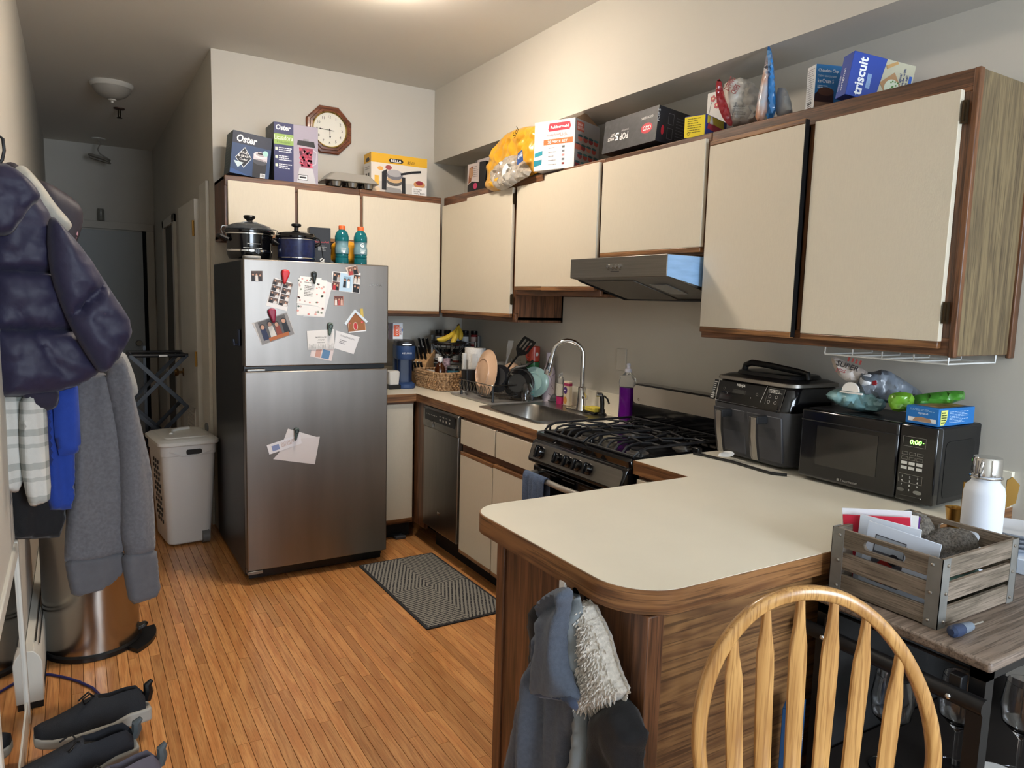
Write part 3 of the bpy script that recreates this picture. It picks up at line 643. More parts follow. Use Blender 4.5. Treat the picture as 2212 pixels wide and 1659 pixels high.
ob('lid_handle', MB().tube([(-.12, -.19, .335), (-.115, -.19, .355), (-.09, -.185, .366), (.0, -.18, .362), (.12, -.165, .350), (.155, -.165, .345), (.16, -.165, .325)], [.012, .012, .012, .012, .011, .010, .009], 10), M_black, t)
for sx in (-1, 1):
    c = sx*.086
    q = MB().loft([[(c-.076, D+.030-.0016, .03), (c+.076, D+.030-.0016, .03), (c+.076, D+.04, .03), (c-.076, D+.04, .03)],
                   [(c-.080, D+.003, .195), (c+.080, D+.003, .195), (c+.080, D+.012, .195), (c-.080, D+.012, .195)]])
    b = ob('basket_front', q, mat('fryer_grey2', '#424246', .45), t, bev=.003)
    ob('handle_mount', MB().box(c-.018, c+.018, D-.045, D+.01, .165, .195), M_blackm, b, bev=.004)
    ob('handle', MB().loft([[(c-.013, D-.03+dz, z_), (c+.013, D-.03+dz, z_), (c+.016, D-.045+dz, z_), (c, D-.052+dz, z_), (c-.016, D-.045+dz, z_)] for z_, dz in ((.035, .02), (.05, .015), (.12, .0), (.18, -.004), (.19, -.004))]), M_steel, b)
P = Print((-w2, D+.004, .212), (1, 0, 0), (0, .30, 1), eps=.0008)
P.poly([(.03, .008), (.245, .008), (.262, .084), (.022, .084)], '#0b0b0d')
P.line([(.022, .088), (.03, .006), (.245, .006), (.262, .088)], .0018, '#c8c6c0', 2)
P.text('NINJA', .14, .068, .013, '#e6e4de', al='c', w=.042, bold=.02); P.frame(.105, .042, .168, .058, .0008, '#77756f'); P.rect(.108, .044, .165, .056, '#3b3a37', 1.5)
P.rect(.105, .03, .168, .037, '#b9b7b0'); P.frame(.07, .034, .09, .044, .001, '#cfcdc6'); P.text('1', .08, .036, .005, '#cfcdc6', al='c'); P.frame(.19, .031, .21, .041, .001, '#cfcdc6'); P.text('2', .2, .033, .005, '#cfcdc6', al='c')
P.ring(.06, .056, .005, .001, '#8f8d86', 2); P.ring(.225, .052, .005, .001, '#8f8d86', 2)
for k in range(6): P.rect(.06+k*.026, .02, .068+k*.026, .022, '#d0cec7', 2)
P.rect(.27, .006, .345, .085, '#141416'); P.frame(.27, .006, .345, .085, .001, '#77756f', 2); P.lines(.275, .065, .342, .08, 3, '#d0cec7', seed=4); P.lines(.275, .01, .335, .02, 2, '#e6e4de', seed=6)
for r in range(2):
    for c in range(2): P.ring(.285+c*.03, .033+r*.02, .006, .0012, '#b9b7b0', 2)
P.rect(-.002, .006, .02, .085, '#141416'); P.lines(0, .01, .018, .08, 9, '#c9c7c0', seed=8)
P.done('control_print', t)
# cord lying in front of the fryer
tag(ob('power_cord', MB().tube([onZ(u, v, CZ+.006) for u, v in ((1498, 979), (1520, 983), (1550, 990), (1585, 998), (1625, 1010), (1665, 1022), (1700, 1026))], .005, 8), M_black), 'black power cord lying in front of the air fryer', 'cord')
t = thing('cord_tag', 'white warning tag on the cord in front of the air fryer', 'tag', tuple(onZ(1566, 992, CZ)))
puff('paper', [(-.03, 0), (-.01, .022), (.02, .026), (.035, .01), (.015, -.006), (-.02, -.008)], (0, 0, .014), (.5, -.8, 0), (.6, .3, .6), .006, M_paper, t, res=.006)
tag(ob('cord_plug', MB().box(-.012, .012, -.018, .018, 0, .022), M_black, loc=tuple(onZ(1505, 978, CZ)), bev=.004), 'black plug end of the cord by the range', 'plug')
# ------------------------------------------------------------------ wall clock
t = thing('wall_clock', 'octagonal wooden wall clock reading quarter to six', 'clock', (-.978, -.002, 2.535))
cw = wood('clock_wood', '#5a2f1c', '#84492c', '#331709', axis='x', scale=2.2, rough=.35, coat=.3)
def octa(r, z, a0=12): return [(r*math.cos(math.radians(a0+45*i+10.5)), -z, r*math.sin(math.radians(a0+45*i+10.5))) for i in range(8)]
ob('wood_frame', MB().loft([octa(.156, .0), octa(.158, .012), octa(.15, .02), octa(.136, .022), octa(.132, .028), octa(.118, .03), octa(.112, .02), octa(.11, .012)]), cw, t, ang=20)
def cring(r, y): return [(r*math.cos(2*PI*i/40), -y, r*math.sin(2*PI*i/40)) for i in range(40)]
ob('brass_bezel', MB().loft([cring(.112, .018), cring(.112, .032), cring(.108, .034), cring(.104, .03), cring(.104, .016)], caps=False), mat('polished_brass', '#d8bd77', .2, 1), t)
ob('dial', MB().loft([cring(.105, .012), cring(.105, .02)]), mat('dial_cream', '#e9e6db', .6), t)
P = Print((0, -.0205, 0), (1, 0, 0), (0, 0, 1))
for h in range(1, 13):
    a = PI/2-h*PI/6; P.text(str(h), .08*math.cos(a), .08*math.sin(a)-.008, .016, '#2c2a28', al='c', bold=0)
P.done('numerals', t)
P = Print((0, -.0235, 0), (1, 0, 0), (0, 0, 1)); P.line([(.03, -.004), (-.062, .0015)], .0028, '#1d1b1a'); P.poly([(-.055, .005), (-.072, .001), (-.055, -.003)], '#1d1b1a'); P.done('minute_hand', t)
P = Print((0, -.0228, 0), (1, 0, 0), (0, 0, 1)); P.line([(0, .008), (.003, -.045)], .003, '#1d1b1a'); P.poly([(-.003, -.04), (.0035, -.054), (.009, -.04)], '#1d1b1a'); P.disc(0, 0, .004, .004, '#1d1b1a'); P.done('hour_hand', t)
# ------------------------------------------------------------------ on top of the refrigerator
FT = 1.6605
t = thing('slow_cooker', 'large black slow cooker with glass lid on the refrigerator', 'slow cooker', (-1.612, -.72, FT))
kx, ky = 1.12, .86
ob('base', MB().lathe([(.09, .006), (.094, .012), (.100, .03), (.101, .12), (.103, .135)], 40, sx=kx, sy=ky), M_blackg, t)
ob('steel_band', MB().lathe([(.1015, .042), (.1025, .043), (.1025, .052), (.1015, .053)], 40, sx=kx, sy=ky, caps=False), M_chrome, t)
ob('steel_band', MB().lathe([(.103, .13), (.1055, .131), (.1055, .137), (.103, .139)], 40, sx=kx, sy=ky, caps=False), M_chrome, t)
ob('crock_rim', MB().lathe([(.104, .138), (.112, .142), (.113, .15), (.104, .156), (.09, .15)], 40, sx=kx, sy=ky), M_blackg, t)
ld = ob('lid', MB().lathe([(.105, .156), (.106, .16), (.095, .174), (.06, .19), (.02, .197), (.001, .198)], 40, sx=kx, sy=ky), mat('smoked_glass', '#3a3d40', .08, coat=.8), t)
ob('knob', MB().lathe([(.016, .197), (.014, .205), (.026, .214), (.03, .222), (.026, .23), (.0, .232)], 24), M_black, ld)
for sx in (-1, 1): ob('handle', MB().tube([(sx*.11, -.035, .10), (sx*.145, -.03, .118), (sx*.152, 0, .12), (sx*.145, .03, .118), (sx*.11, .035, .10)], .011, 8), M_black, t)
ob('lid_bail', MB().tube([(-.128, -.01, .115), (-.142, -.012, .15), (-.135, -.012, .168), (-.11, -.012, .168), (-.03, -.02, .195), (.03, -.02, .195), (.11, -.012, .166), (.138, -.012, .162), (.128, -.01, .12)], .0025, 6), M_wire, t)
ob('control_knob', MB().lathe([(.014, 0), (.013, .012), (.0, .013)], 16).box(-.003, .003, -.014, .014, .008, .018), M_black, t, loc=(.02, -.089, .045)).rotation_euler = (PI/2, 0, 0)
P = Print((-.05, -.0885, .03), (1, 0, 0), (0, 0, 1)); P.lines(.02, .05, .09, .055, 1, '#c8c6c0', seed=3); P.lines(.0, .028, .1, .033, 1, '#c8c6c0', seed=8); P.done('dial_print', t)
t = thing('slow_cooker', 'small navy slow cooker with black lid beside the bottles', 'slow cooker', (-1.398, -.82, FT))
ob('base', MB().lathe([(.084, .004), (.09, .01), (.094, .02), (.095, .11), (.097, .118)], 40), mat('navy_pattern', '#232c55', .3, var=.35, vscale=70, vdetail=0, coat=.3), t)
for z in (.016, .112): ob('steel_band', MB().lathe([(.0945, z), (.0965, z+.001), (.0965, z+.005), (.0945, z+.006)], 40, caps=False), M_chrome, t)
ob('crock_rim', MB().lathe([(.097, .118), (.103, .122), (.104, .13), (.098, .136), (.09, .135)], 40), M_blackg, t)
ld = ob('lid', MB().lathe([(.097, .136), (.094, .145), (.06, .156), (.001, .16)], 40), M_blackg, t)
ob('knob', MB().lathe([(.012, .159), (.011, .178), (.024, .184), (.026, .192), (.022, .197), (0, .198)], 20), M_black, ld)
for sx in (-1, 1): ob('handle', MB().tube([(sx*.094, -.02, .085), (sx*.118, -.016, .10), (sx*.12, .0, .101), (sx*.118, .016, .10), (sx*.094, .02, .085)], .008, 8), M_black, t)
ob('lid_cord', MB().tube([(.09, -.03, .13), (.108, -.05, .12), (.118, -.055, .07), (.124, -.06, .02), (.10, -.08, .006)], .003, 6), M_black, t)
# cartons -------------------------------------------------------------------------
def carton(name, label, loc, rz, w, d, h, col, rot=None, cat='box', top=None, flap=True):
    t = thing(name, label, cat, loc, rz, rot=rot); m = flat(col) if isinstance(col, str) else col
    ob('carton', B(-w/2, w/2, -d/2, d/2, 0, h), m, t, bev=.0012, seg=1)
    if flap: ob('top_flap', MB().box(-w/2+.002, w/2-.002, -d/2+.002, .002, h, h+.0012), flat(top) if top else m, t); 
    return t
def face(t, w, d, h, side='f'):
    if side == 'f': return Print((-w/2, -d/2, 0), (1, 0, 0), (0, 0, 1))
    if side == 'l': return Print((-w/2, d/2, 0), (0, -1, 0), (0, 0, 1))
    if side == 'r': return Print((w/2, -d/2, 0), (0, 1, 0), (0, 0, 1))
    if side == 't': return Print((-w/2, -d/2, h), (1, 0, 0), (0, 1, 0))
    if side == 'b': return Print((-w/2, d/2, 0), (1, 0, 0), (0, -1, 0))
w, d, h = .112, .075, .192
t = carton('appliance_box', 'black carton with red lettering on the refrigerator', (-1.250, -.72, FT), -.12, w, d, h, '#1a191b')
P = face(t, w, d, h); P.text('KitchenAid', .02, .112, .011, '#a83a3f', w=.082); P.lines(.045, .07, .095, .1, 4, '#8f8d8a', seed=5); P.disc(.066, .022, .012, .009, '#d8d6d0'); P.rect(.056, .008, .078, .014, '#d8d6d0'); P.done('front_print', t)
P = face(t, w, d, h, 'l'); P.rect(0, 0, d, h, '#7f7c78'); P.done('side_print', t)
gt = mat('teal_drink', '#1f7f88', .08, trans=.55, ior=1.33); gl = mat('drink_label', '#6d8f98', .3)
for i, bx in enumerate((-1.148, -1.047)):
    t = thing('sports_drink_bottle', ['teal sports drink bottle with orange cap next to the black carton', 'teal sports drink bottle with orange cap and big G label'][i], 'bottle', (bx, -.80-.01*i, FT), group='sports drink bottles')
    ob('bottle', MB().lathe([(.03, 0), (.036, .006), (.036, .03), (.034, .036), (.036, .042), (.034, .05), (.036, .058), (.0365, .09), (.033, .098), (.0335, .12), (.037, .128), (.037, .15), (.03, .172), (.018, .184), (.016, .19)], 28), gt, t)
    ob('label', MB().lathe([(.0368, .058), (.0372, .06), (.0372, .088), (.0338, .098), (.0345, .118), (.0372, .124)], 28, caps=False), gl, t)
    ob('cap', MB().lathe([(.0175, .186), (.018, .19), (.018, .205), (.016, .208), (0, .208)], 20), mat('orange_cap', '#d9622e', .4), t)
    P = Print((-.02, -.0385, .06), (1, 0, 0), (0, 0, 1))
    if i: P.text('G', .006, .035, .024, '#f0f2f0', w=.02, bold=.04)
    P.lines(.004, .005, .036, .03, 4, '#dfe7e8', seed=i+2); P.rect(.012, .002, .026, .012, '#e8ecec'); P.done('label_print', t)
def crinkle(s, a=.004, k=1.0): return lambda x, y, d: a*(abs(fn(x*35*k+s, y*18*k, s))*2-.4+.6*fn(x*70*k, y*60*k, s))
yb = mat('yellow_bag', '#d99a1e', .3, var=.3, vscale=14, coat=.4)
o = puff('snack_bag', [(-.10, 0), (.09, 0), (.10, .07), (.09, .125), (0, .135), (-.09, .125), (-.10, .07)], (-1.085, -.725, FT+.002), (1, 0, 0), (0, .08, 1), .03, yb, res=.014, fold=crinkle(3))
tag(o, 'yellow snack bag behind the two drink bottles', 'bag')
# ------------------------------------------------------------------ magnets, photos and papers on the refrigerator doors
def sheet(name, label, cat, corners, col, k=1, group=None, y0=FY-.0004, paint=None, th=.0007, base=None):
    """corners: bottom-left, bottom-right, top-right, top-left in photo pixels on the door plane"""
    Q = [onY(u, v, y0-.0012*k) for u, v in corners]; O = Q[0]
    U = (Q[1]-O); W_ = U.length; U = U.normalized(); Vv = (Q[3]-O); H_ = Vv.length
    T = frame((O.x, y0-.0012*k, O.z), (U.x, 0, U.z), (-U.z, 0, U.x)); inv = T.inverted()
    poly = [(lambda p: (p.x, p.y))(inv @ V((q.x, y0-.0012*k, q.z))) for q in Q]
    t = thing(name, label, cat, (O.x, y0-.0012*k, O.z), group=group, rot=(0, -math.atan2(U.z, U.x), 0))
    F = frame((0, 0, 0), (1, 0, 0), (0, 0, 1))
    ob('sheet', MB().prism(poly, -th, 0, F), flat(col) if isinstance(col, str) else col, t, ang=0)
    if paint:
        P = Print((0, 0, 0), (1, 0, 0), (0, 0, 1), eps=.0002); paint(P, W_, H_); P.done('print', t)
    return t
def people(P, x0, y0, x1, y1, n, bg, clothes, seed=1, k=2):
    r = random.Random(seed); P.rect(x0, y0, x1, y1, bg, k); w = (x1-x0)/n
    for i in range(n):
        cx = x0+w*(i+.5)+r.uniform(-.1, .1)*w; hy = y0+(y1-y0)*r.uniform(.58, .75); rad = min(w*.32, (y1-y0)*.17)
        P.poly([(cx-w*.42, y0), (cx+w*.42, y0), (cx+w*.34, hy-rad*.9), (cx-w*.34, hy-rad*.9)], clothes[i % len(clothes)], k+1)
        P.disc(cx, hy+rad*.15, rad*1.15, rad*1.25, '#2a1c16', k+2, 12); P.disc(cx, hy-rad*.1, rad*.85, rad*1.0, '#c99a80', k+3, 12)
sheet('photo_magnet', 'small square dark photo magnet at the freezer top left', 'magnet', ((543, 608), (567, 608), (567, 585), (543, 585)), '#5b4a42', paint=lambda P, w, h: people(P, .002, .002, w-.002, h-.002, 3, '#4a3a33', ['#1c1a1b', '#d8d2cc', '#2a2526'], 3))
def strip(P, w, h):
    for c in range(2):
        for r in range(4):
            people(P, w*(.06+.48*c), h*(.14+.21*r), w*(.06+.48*c)+w*.42, h*(.14+.21*r)+h*.19, 2, '#6b5a52', ['#1f1b1c', '#e4dfda', '#3a2f2c'], c*4+r)
sheet('photo_strip', 'double strip of small photo booth pictures under the red clip', 'photo', ((574, 660), (620, 672), (630, 610), (594, 600)), '#ece7e4', paint=strip)
def floral(P, w, h, seed=1):
    r = random.Random(seed)
    for i in range(26):
        a = r.random(); x = r.choice([r.uniform(.02, .14), r.uniform(.84, .97)])*w if a < .6 else r.uniform(.05, .95)*w; y = r.uniform(.05, .95)*h if a < .6 else r.choice([r.uniform(.03, .14), r.uniform(.88, .96)])*h
        P.disc(x, y, w*.045, w*.04, r.choice(['#e2a79f', '#d98880', '#7f8b76', '#5d6a64', '#c9b0aa']), 2, 7)
    P.lines(w*.28, h*.3, w*.72, h*.7, 7, '#8b8680', seed=seed)
sheet('paper_card', 'long white paper hanging behind the floral invitation', 'paper', ((655, 684), (700, 686), (719, 612), (690, 603)), '#e6e4e4', k=1)
sheet('invitation_card', 'white card with pink flowers peeking out below the top invitation', 'card', ((641, 681), (699, 685), (706, 606), (645, 601)), '#efece8', k=2, paint=lambda P, w, h: floral(P, w, h, 4))
sheet('invitation_card', 'white floral invitation held by the dark clip at the freezer top', 'card', ((641, 655), (687, 661), (695, 601), (648, 596)), '#f1eee9', k=3, paint=lambda P, w, h: (floral(P, w, h, 8), P.lines(w*.25, h*.78, w*.75, h*.83, 1, '#8b8680', seed=9)))
sheet('photo_card', 'pale blue collage photo card at the freezer top right', 'card', ((716, 627), (777, 634), (779, 590), (718, 586)), '#e6e3e2', k=1, paint=lambda P, w, h: (
    people(P, .003, h*.52, w*.26, h-.003, 2, '#453a38', ['#17161a', '#b9b2ae'], 1), people(P, .003, .003, w*.26, h*.48, 2, '#6b4a48', ['#b3202a', '#1d1b20'], 2), P.rect(w*.27, .002, w*.72, h-.002, '#b9d3e6', 2),
    people(P, w*.38, h*.22, w*.64, h*.82, 2, '#8fb0c8', ['#1a1a1c', '#f0f0f0'], 3, 3), people(P, w*.74, h*.52, w-.003, h-.003, 2, '#3c332f', ['#d8d2cc'], 5), people(P, w*.74, .003, w-.003, h*.48, 2, '#2c2a2c', ['#1a1a1c'], 6)))
sheet('photo_card', 'small tilted photo overlapping the blue collage card', 'photo', ((753, 596), (776, 592), (768, 573), (746, 578)), '#d9c9be', k=2, paint=lambda P, w, h: people(P, .002, .002, w-.002, h-.002, 2, '#8b6a5c', ['#a8403c', '#17161a'], 9))
sheet('photo_magnet', 'small square photo magnet left of the gingerbread magnet', 'magnet', ((722, 660), (742, 660), (742, 640), (722, 639)), '#c98f80', paint=lambda P, w, h: people(P, .002, .002, w-.002, h-.002, 3, '#6a3c34', ['#e6dcd6', '#b34a48', '#d8b0a0'], 11))
sheet('photo_card', 'tilted family photo card under the maroon clip', 'photo', ((566, 746), (637, 722), (621, 676), (545, 698)), '#cfc9c4', paint=lambda P, w, h: (P.rect(.002, .002, w-.002, h-.002, '#8f8b89', 2), people(P, w*.1, h*.15, w*.9, h*.95, 4, '#5b5653', ['#22294a', '#d9d4cc', '#8a3b28', '#17181c'], 14, 3), P.rect(w*.25, h*.05, w*.85, h*.2, '#b5652f', 6)))
sheet('envelope_stack', 'white addressed envelope right of the invitation card', 'envelope', ((722, 752), (764, 765), (777, 728), (726, 714)), '#e4e2e2', k=1, paint=lambda P, w, h: (P.lines(w*.1, h*.75, w*.9, h*.85, 2, '#9a9898', seed=3), P.lines(w*.15, h*.35, w*.5, h*.6, 3, '#77757a', seed=5)))
sheet('photo_card', 'pale photo card peeking out under the wedding invitation', 'photo', ((670, 770), (716, 780), (722, 752), (674, 748)), '#dfd0cc', k=1, paint=lambda P, w, h: (P.rect(w*.2, h*.1, w*.45, h*.95, '#c9998a', 2), P.rect(w*.5, h*.1, w*.85, h*.95, '#5f86ab', 2)))
sheet('invitation_card', 'white wedding invitation with grey grass below the green clip', 'card', ((665, 756), (723, 754), (721, 711), (663, 715)), '#e9e5e1', k=3, paint=lambda P, w, h: ([P.line([(w*(.02+.019*i), 0), (w*(.02+.019*i)+.002*math.sin(i*2), h*(.12+.2*abs(math.sin(i*1.7))))], .0012, '#a7a39f', 2) for i in range(51)], P.text('MARRIAGE', w*.5, h*.62, .007, '#7b7773', al='c', w=w*.4), P.text('AHEAD', w*.5, h*.48, .007, '#7b7773', al='c', w=w*.25), P.lines(w*.36, h*.34, w*.64, h*.4, 1, '#9a9692')))
t = sheet('gingerbread_magnet', 'gingerbread house magnet with snowy roof', 'magnet', ((753, 718), (791, 714), (788, 690), (750, 692)), '#9c6238', th=.004, k=3, paint=lambda P, w, h: (P.disc(w*.42, h*.45, w*.13, h*.35, '#d8c8b4', 2), P.disc(w*.42, h*.45, w*.1, h*.29, '#c4353a', 3), P.disc(w*.12, h*.8, w*.07, h*.12, '#d9565c', 2), P.disc(w*.82, h*.8, w*.07, h*.12, '#d9565c', 2), P.frame(w*.02, .001, w*.98, h*.95, .0015, '#e8ddc9', 2), P.rect(0, -.003, w, .003, '#eef0f2', 3)))
ob('roof_gable', MB().prism([(0, .05), (.1, .05), (.046, .108)], -.004, .001, frame((0, 0, 0), (1, 0, 0), (0, 0, 1))), flat('#9c6238'), t)
for sgn in (-1, 1):
    ob('snow_roof', MB().prism([(.046, .118), (.046+sgn*.064, .048), (.046+sgn*.056, .038), (.046, .101)], -.004, .0035, frame((0, 0, 0), (1, 0, 0), (0, 0, 1))), flat('#d9e4ee'), t)
ob('chimney', MB().prism([(.075, .085), (.09, .072), (.09, .118), (.075, .118)], -.004, .002, frame((0, 0, 0), (1, 0, 0), (0, 0, 1))), flat('#cfb45a'), t)
for lab, c in (('white paper sheet at the back of the fridge door bundle', ((600, 985), (665, 998), (688, 945), (622, 926))), ('large blank sheet in the fridge door paper bundle', ((590, 992), (680, 1003), (691, 943), (628, 950))), ('narrow receipt angled left in the fridge door bundle', ((582, 982), (652, 958), (648, 938), (576, 962)))):
    k = 1+['white', 'large', 'narro'].index(lab[:5].strip()) if lab[:5].strip() in ('white', 'large', 'narro') else 1
    sheet('paper_sheet', lab, 'paper', c, ['#e4dfdf', '#ddd6d6', '#e9e6ea'][k-1], k=k, paint=(lambda P, w, h: (P.rect(w*.12, h*.2, w*.34, h*.75, '#8b98c0', 2), P.lines(w*.4, h*.3, w*.92, h*.8, 4, '#c9b0a6', seed=2))) if k == 3 else None)
def clip(lab, u, v, col, sx, sz, rot=0, ringy=True):
    p = onY(u, v, FY-.014); t = thing('magnetic_clip', lab, 'clip', (p.x, FY-.0105, p.z), rot=(0, rot, 0)); m = mat('clip_'+col, col, .4)
    n = 10; ol = [(-sx*.35, -sz), (sx*.35, -sz), (sx*.55, -sz*.4), (sx, sz*.45), (sx*.85, sz*.9), (0, sz*1.05), (-sx*.85, sz*.9), (-sx, sz*.45), (-sx*.55, -sz*.4)]
    puff('grip', ol, (0, -.005, 0), (1, 0, 0), (0, 0, 1), .007, m, t, res=.004, back=.7)
    ob('magnet', MB().cyl((0, -.0, sz*.3), (0, .0095, sz*.3), sx*.6, n=14), M_steelh, t)
    if ringy: ob('spring_ring', MB().tube([(sx*.55*math.cos(a*PI/8), -.013, sz*.45+sx*.7*math.sin(a*PI/8)) for a in range(16)], .0018, 6, closed=True), M_black, t)
clip('bright red magnetic clip on the photo strip', 616, 598, '#c8282f', .021, .036, .15, False)
clip('maroon magnetic clip on the family photo', 589, 682, '#8c1f3e', .021, .036, -.15, False)
clip('dark green magnetic clip above the floral invitation', 679, 600, '#2b3433', .014, .032, 0)
clip('grey green magnetic clip above the wedding invitation', 713, 711, '#5d7069', .015, .034, .1)
clip('slate green magnetic clip holding the lower door papers', 640, 938, '#4d5a58', .014, .034, .12)
p = V((FX0+.003, -.86, 1.28)); t = thing('side_hook', 'navy magnetic hook on the refrigerator side', 'hook', tuple(p))
ob('hook_body', MB().box(-.014, -.001, -.016, .016, -.055, .03), mat('navy_plastic', '#1c2338', .4), t, bev=.004)
ob('hook_tip', MB().tube([(-.01, 0, -.045), (-.03, 0, -.05), (-.034, 0, -.02)], .006, 8), mat('navy_plastic', '#1c2338', .4), t)
# ------------------------------------------------------------------ hallway things
t = thing('hall_ceiling_light', 'unlit white bowl ceiling light in the hallway', 'lamp', (-2.13, 1.2, ZC))
ob('canopy', MB().lathe([(.135, 0), (.138, -.01), (.13, -.024), (.124, -.03)], 36), mat('lamp_white', '#cfc9bd', .35), t)
ob('glass_bowl', MB().lathe([(.122, -.028), (.115, -.05), (.09, -.078), (.05, -.098), (.012, -.104)], 36), mat('frosted_glass', '#9d968b', .35), t)
ob('finial', MB().lathe([(.012, -.102), (.026, -.106), (.024, -.112), (.008, -.116), (.009, -.128), (.0, -.13)], 20), mat('lamp_white', '#cfc9bd'), t)
t = thing('sprinkler_head', 'dark sprinkler head on the hallway ceiling', 'sprinkler', (-2.05, 1.94, ZC))
ob('escutcheon', MB().lathe([(.04, 0), (.038, -.008), (.018, -.012)], 20), mat('rust_metal', '#5d4438', .5, .6), t)
ob('head', MB().lathe([(.012, -.01), (.012, -.05), (.009, -.065)], 12), mat('dark_bronze', '#4b4236'), t)
ob('deflector', MB().lathe([(.008, -.064), (.02, -.072), (.021, -.076), (0, -.078)], 14), mat('dark_bronze', '#4b4236'), t)
t = thing('cable_coil', 'coil of pale cable hanging from a ceiling plate', 'cable', (-2.154, 3.36, ZC))
ob('ceiling_plate', MB().lathe([(.06, 0), (.058, -.008), (0, -.01)], 20), M_white, t)
cm = mat('pale_cable', '#8f877a', .5)
cpts = [(0, 0, -.008), (.01, 0, -.05), (-.012, 0, -.10), (.005, 0, -.14)]
for i in range(64): a = i*2*PI/14; cpts.append((.085*math.cos(a)+.006*math.sin(i*.7), .05*math.sin(a), -.165-.012*math.sin(a*.35)-.02*math.cos(a)-i*.0005))
ob('cable_loops', MB().tube(cpts, .006, 6), cm, t)
t = thing('glass_jar', 'small glass jar on the ledge above the hallway door', 'jar', (-2.15, YE-.03, 2.166))
ob('jar', MB().lathe([(.03, .0), (.032, .004), (.032, .105), (.027, .112), (.028, .118), (.026, .118), (.025, .11), (.029, .1), (.029, .006)], 20), mat('dim_glass', '#b9b5a8', .15, trans=.6), t)
# folding drying rack
t = thing('drying_rack', 'black folding accordion drying rack in the hallway', 'drying rack', (-1.94, .72, 0))
dk = mat('rack_black', '#191c22', .4); hw = .165
for y in (-.16, .16):
    for k in range(3):
        z0, z1 = .03+.345*k, .03+.345*(k+1)
        for s in (-1, 1): ob('lattice_bar', MB().box(-.5, .5, -.007, .007, -.012, .012), dk, t, loc=(0, y+s*.007, (z0+z1)/2)); o = COL.objects[-1]; L = math.hypot(2*hw, z1-z0); o.scale = (L, 1, 1); o.rotation_euler = (0, -s*math.atan2(z1-z0, 2*hw), 0)
    ob('top_bar', MB().tube([(-hw-.01, y, 1.068), (hw+.012, y, 1.068)], .012, 8), dk, t)
for k in range(4):
    for s in (-1, 1): ob('dowel', MB().cyl((s*hw, -.18, .03+.345*k), (s*hw, .18, .03+.345*k), .009, n=8), dk, t)
for k in range(3): ob('dowel', MB().cyl((0, -.18, .2+.345*k), (0, .18, .2+.345*k), .008, n=8), dk, t)
ob('post', MB().box(-.07, -.052, .17, .188, .0, 1.11), dk, t)
ob('white_label', B(.0, .05, -.173, -.1715, 1.062, 1.074), M_paper, t)
o = puff('orange_bag', [(-.13, 0), (.12, 0), (.15, .16), (.11, .38), (.02, .46), (-.08, .42), (-.15, .2)], (-1.96, 1.16, .002), (1, 0, 0), (0, 0, 1), .1, mat('orange_cloth', '#8a4a2c', .7, var=.4, vscale=14), res=.03, fold=crinkle(7, .01, .5))
tag(o, 'rust orange bag on the floor behind the drying rack', 'bag')
# laundry hamper
t = thing('laundry_hamper', 'white plastic laundry hamper with hinged lid and wheels', 'hamper', (-1.880, -.005, 0), .10)
hm = mat('hamper_white', '#d6d0c9', .45)
def hs(z, w, d, r): return rz3(-w, w, -d, d, r, z)
ob('bin', MB().loft([hs(.012, .112, .165, .035), hs(.02, .12, .172, .04), hs(.3, .136, .19, .04), hs(.52, .146, .20, .04), hs(.545, .146, .20, .04), hs(.548, .152, .206, .04), hs(.615, .153, .207, .04)]), hm, t)
ob('lid_rim', MB().loft([hs(.604, .162, .216, .05), hs(.61, .168, .222, .05), hs(.628, .168, .222, .05), hs(.642, .15, .205, .06), hs(.645, .12, .18, .06)]), mat('lid_white', '#dcd8cf', .35), t)
ob('lid_panel', MB().loft([hs(.6445, .125, .175, .05), hs(.65, .12, .17, .05), hs(.654, .09, .14, .05)]), mat('lid_white', '#dcd8cf'), t)
ob('lid_grip', MB().tube([(-.07, -.06, .651), (-.05, .02, .656), (0, .06, .658), (.06, .08, .656)], .012, 8), mat('lid_white', '#dcd8cf'), t)
ob('hand_slot', MB().prism(rr(-.02, .065, .552, .582, .01), 0, .002, frame((0, -.2078, 0), (1, 0, 0), (0, 0, 1))), mat('slot_dark', '#2a2724', .8), t)
ob('hand_recess', MB().tube([(-.11, -.2075, .575), (-.04, -.2085, .545), (.03, -.209, .543), (.13, -.2075, .57)], .004, 6), hm, t)
for r in range(11):
    for c in range(3):
        z = .14+r*.036; xw = -.1215-(z-.02)*.054; ob('vent_hole', MB().prism(rr(-.011, .011, -.011, .011, .004), 0, .0025, frame((xw-.0018, -.09+c*.06+(r % 2)*.02, z), (0, -1, 0), (-.05, 0, 1))), mat('slot_dark', '#2a2724'), t)
for sx in (-1, 1): ob('wheel', MB().cyl((sx*.085-.02, -.165, .04), (sx*.085+.02, -.165, .04), .038, n=22), mat('wheel_grey', '#6d6b68', .5), t) if sx > 0 else None
ob('wheel', MB().cyl((.118, .13, .04), (.14, .13, .04), .038, n=22), mat('wheel_grey', '#6d6b68'), t)
ob('hinge_disc', MB().cyl((.155, .06, .655), (.165, .06, .655), .028, n=22), mat('wheel_grey', '#6d6b68'), t)
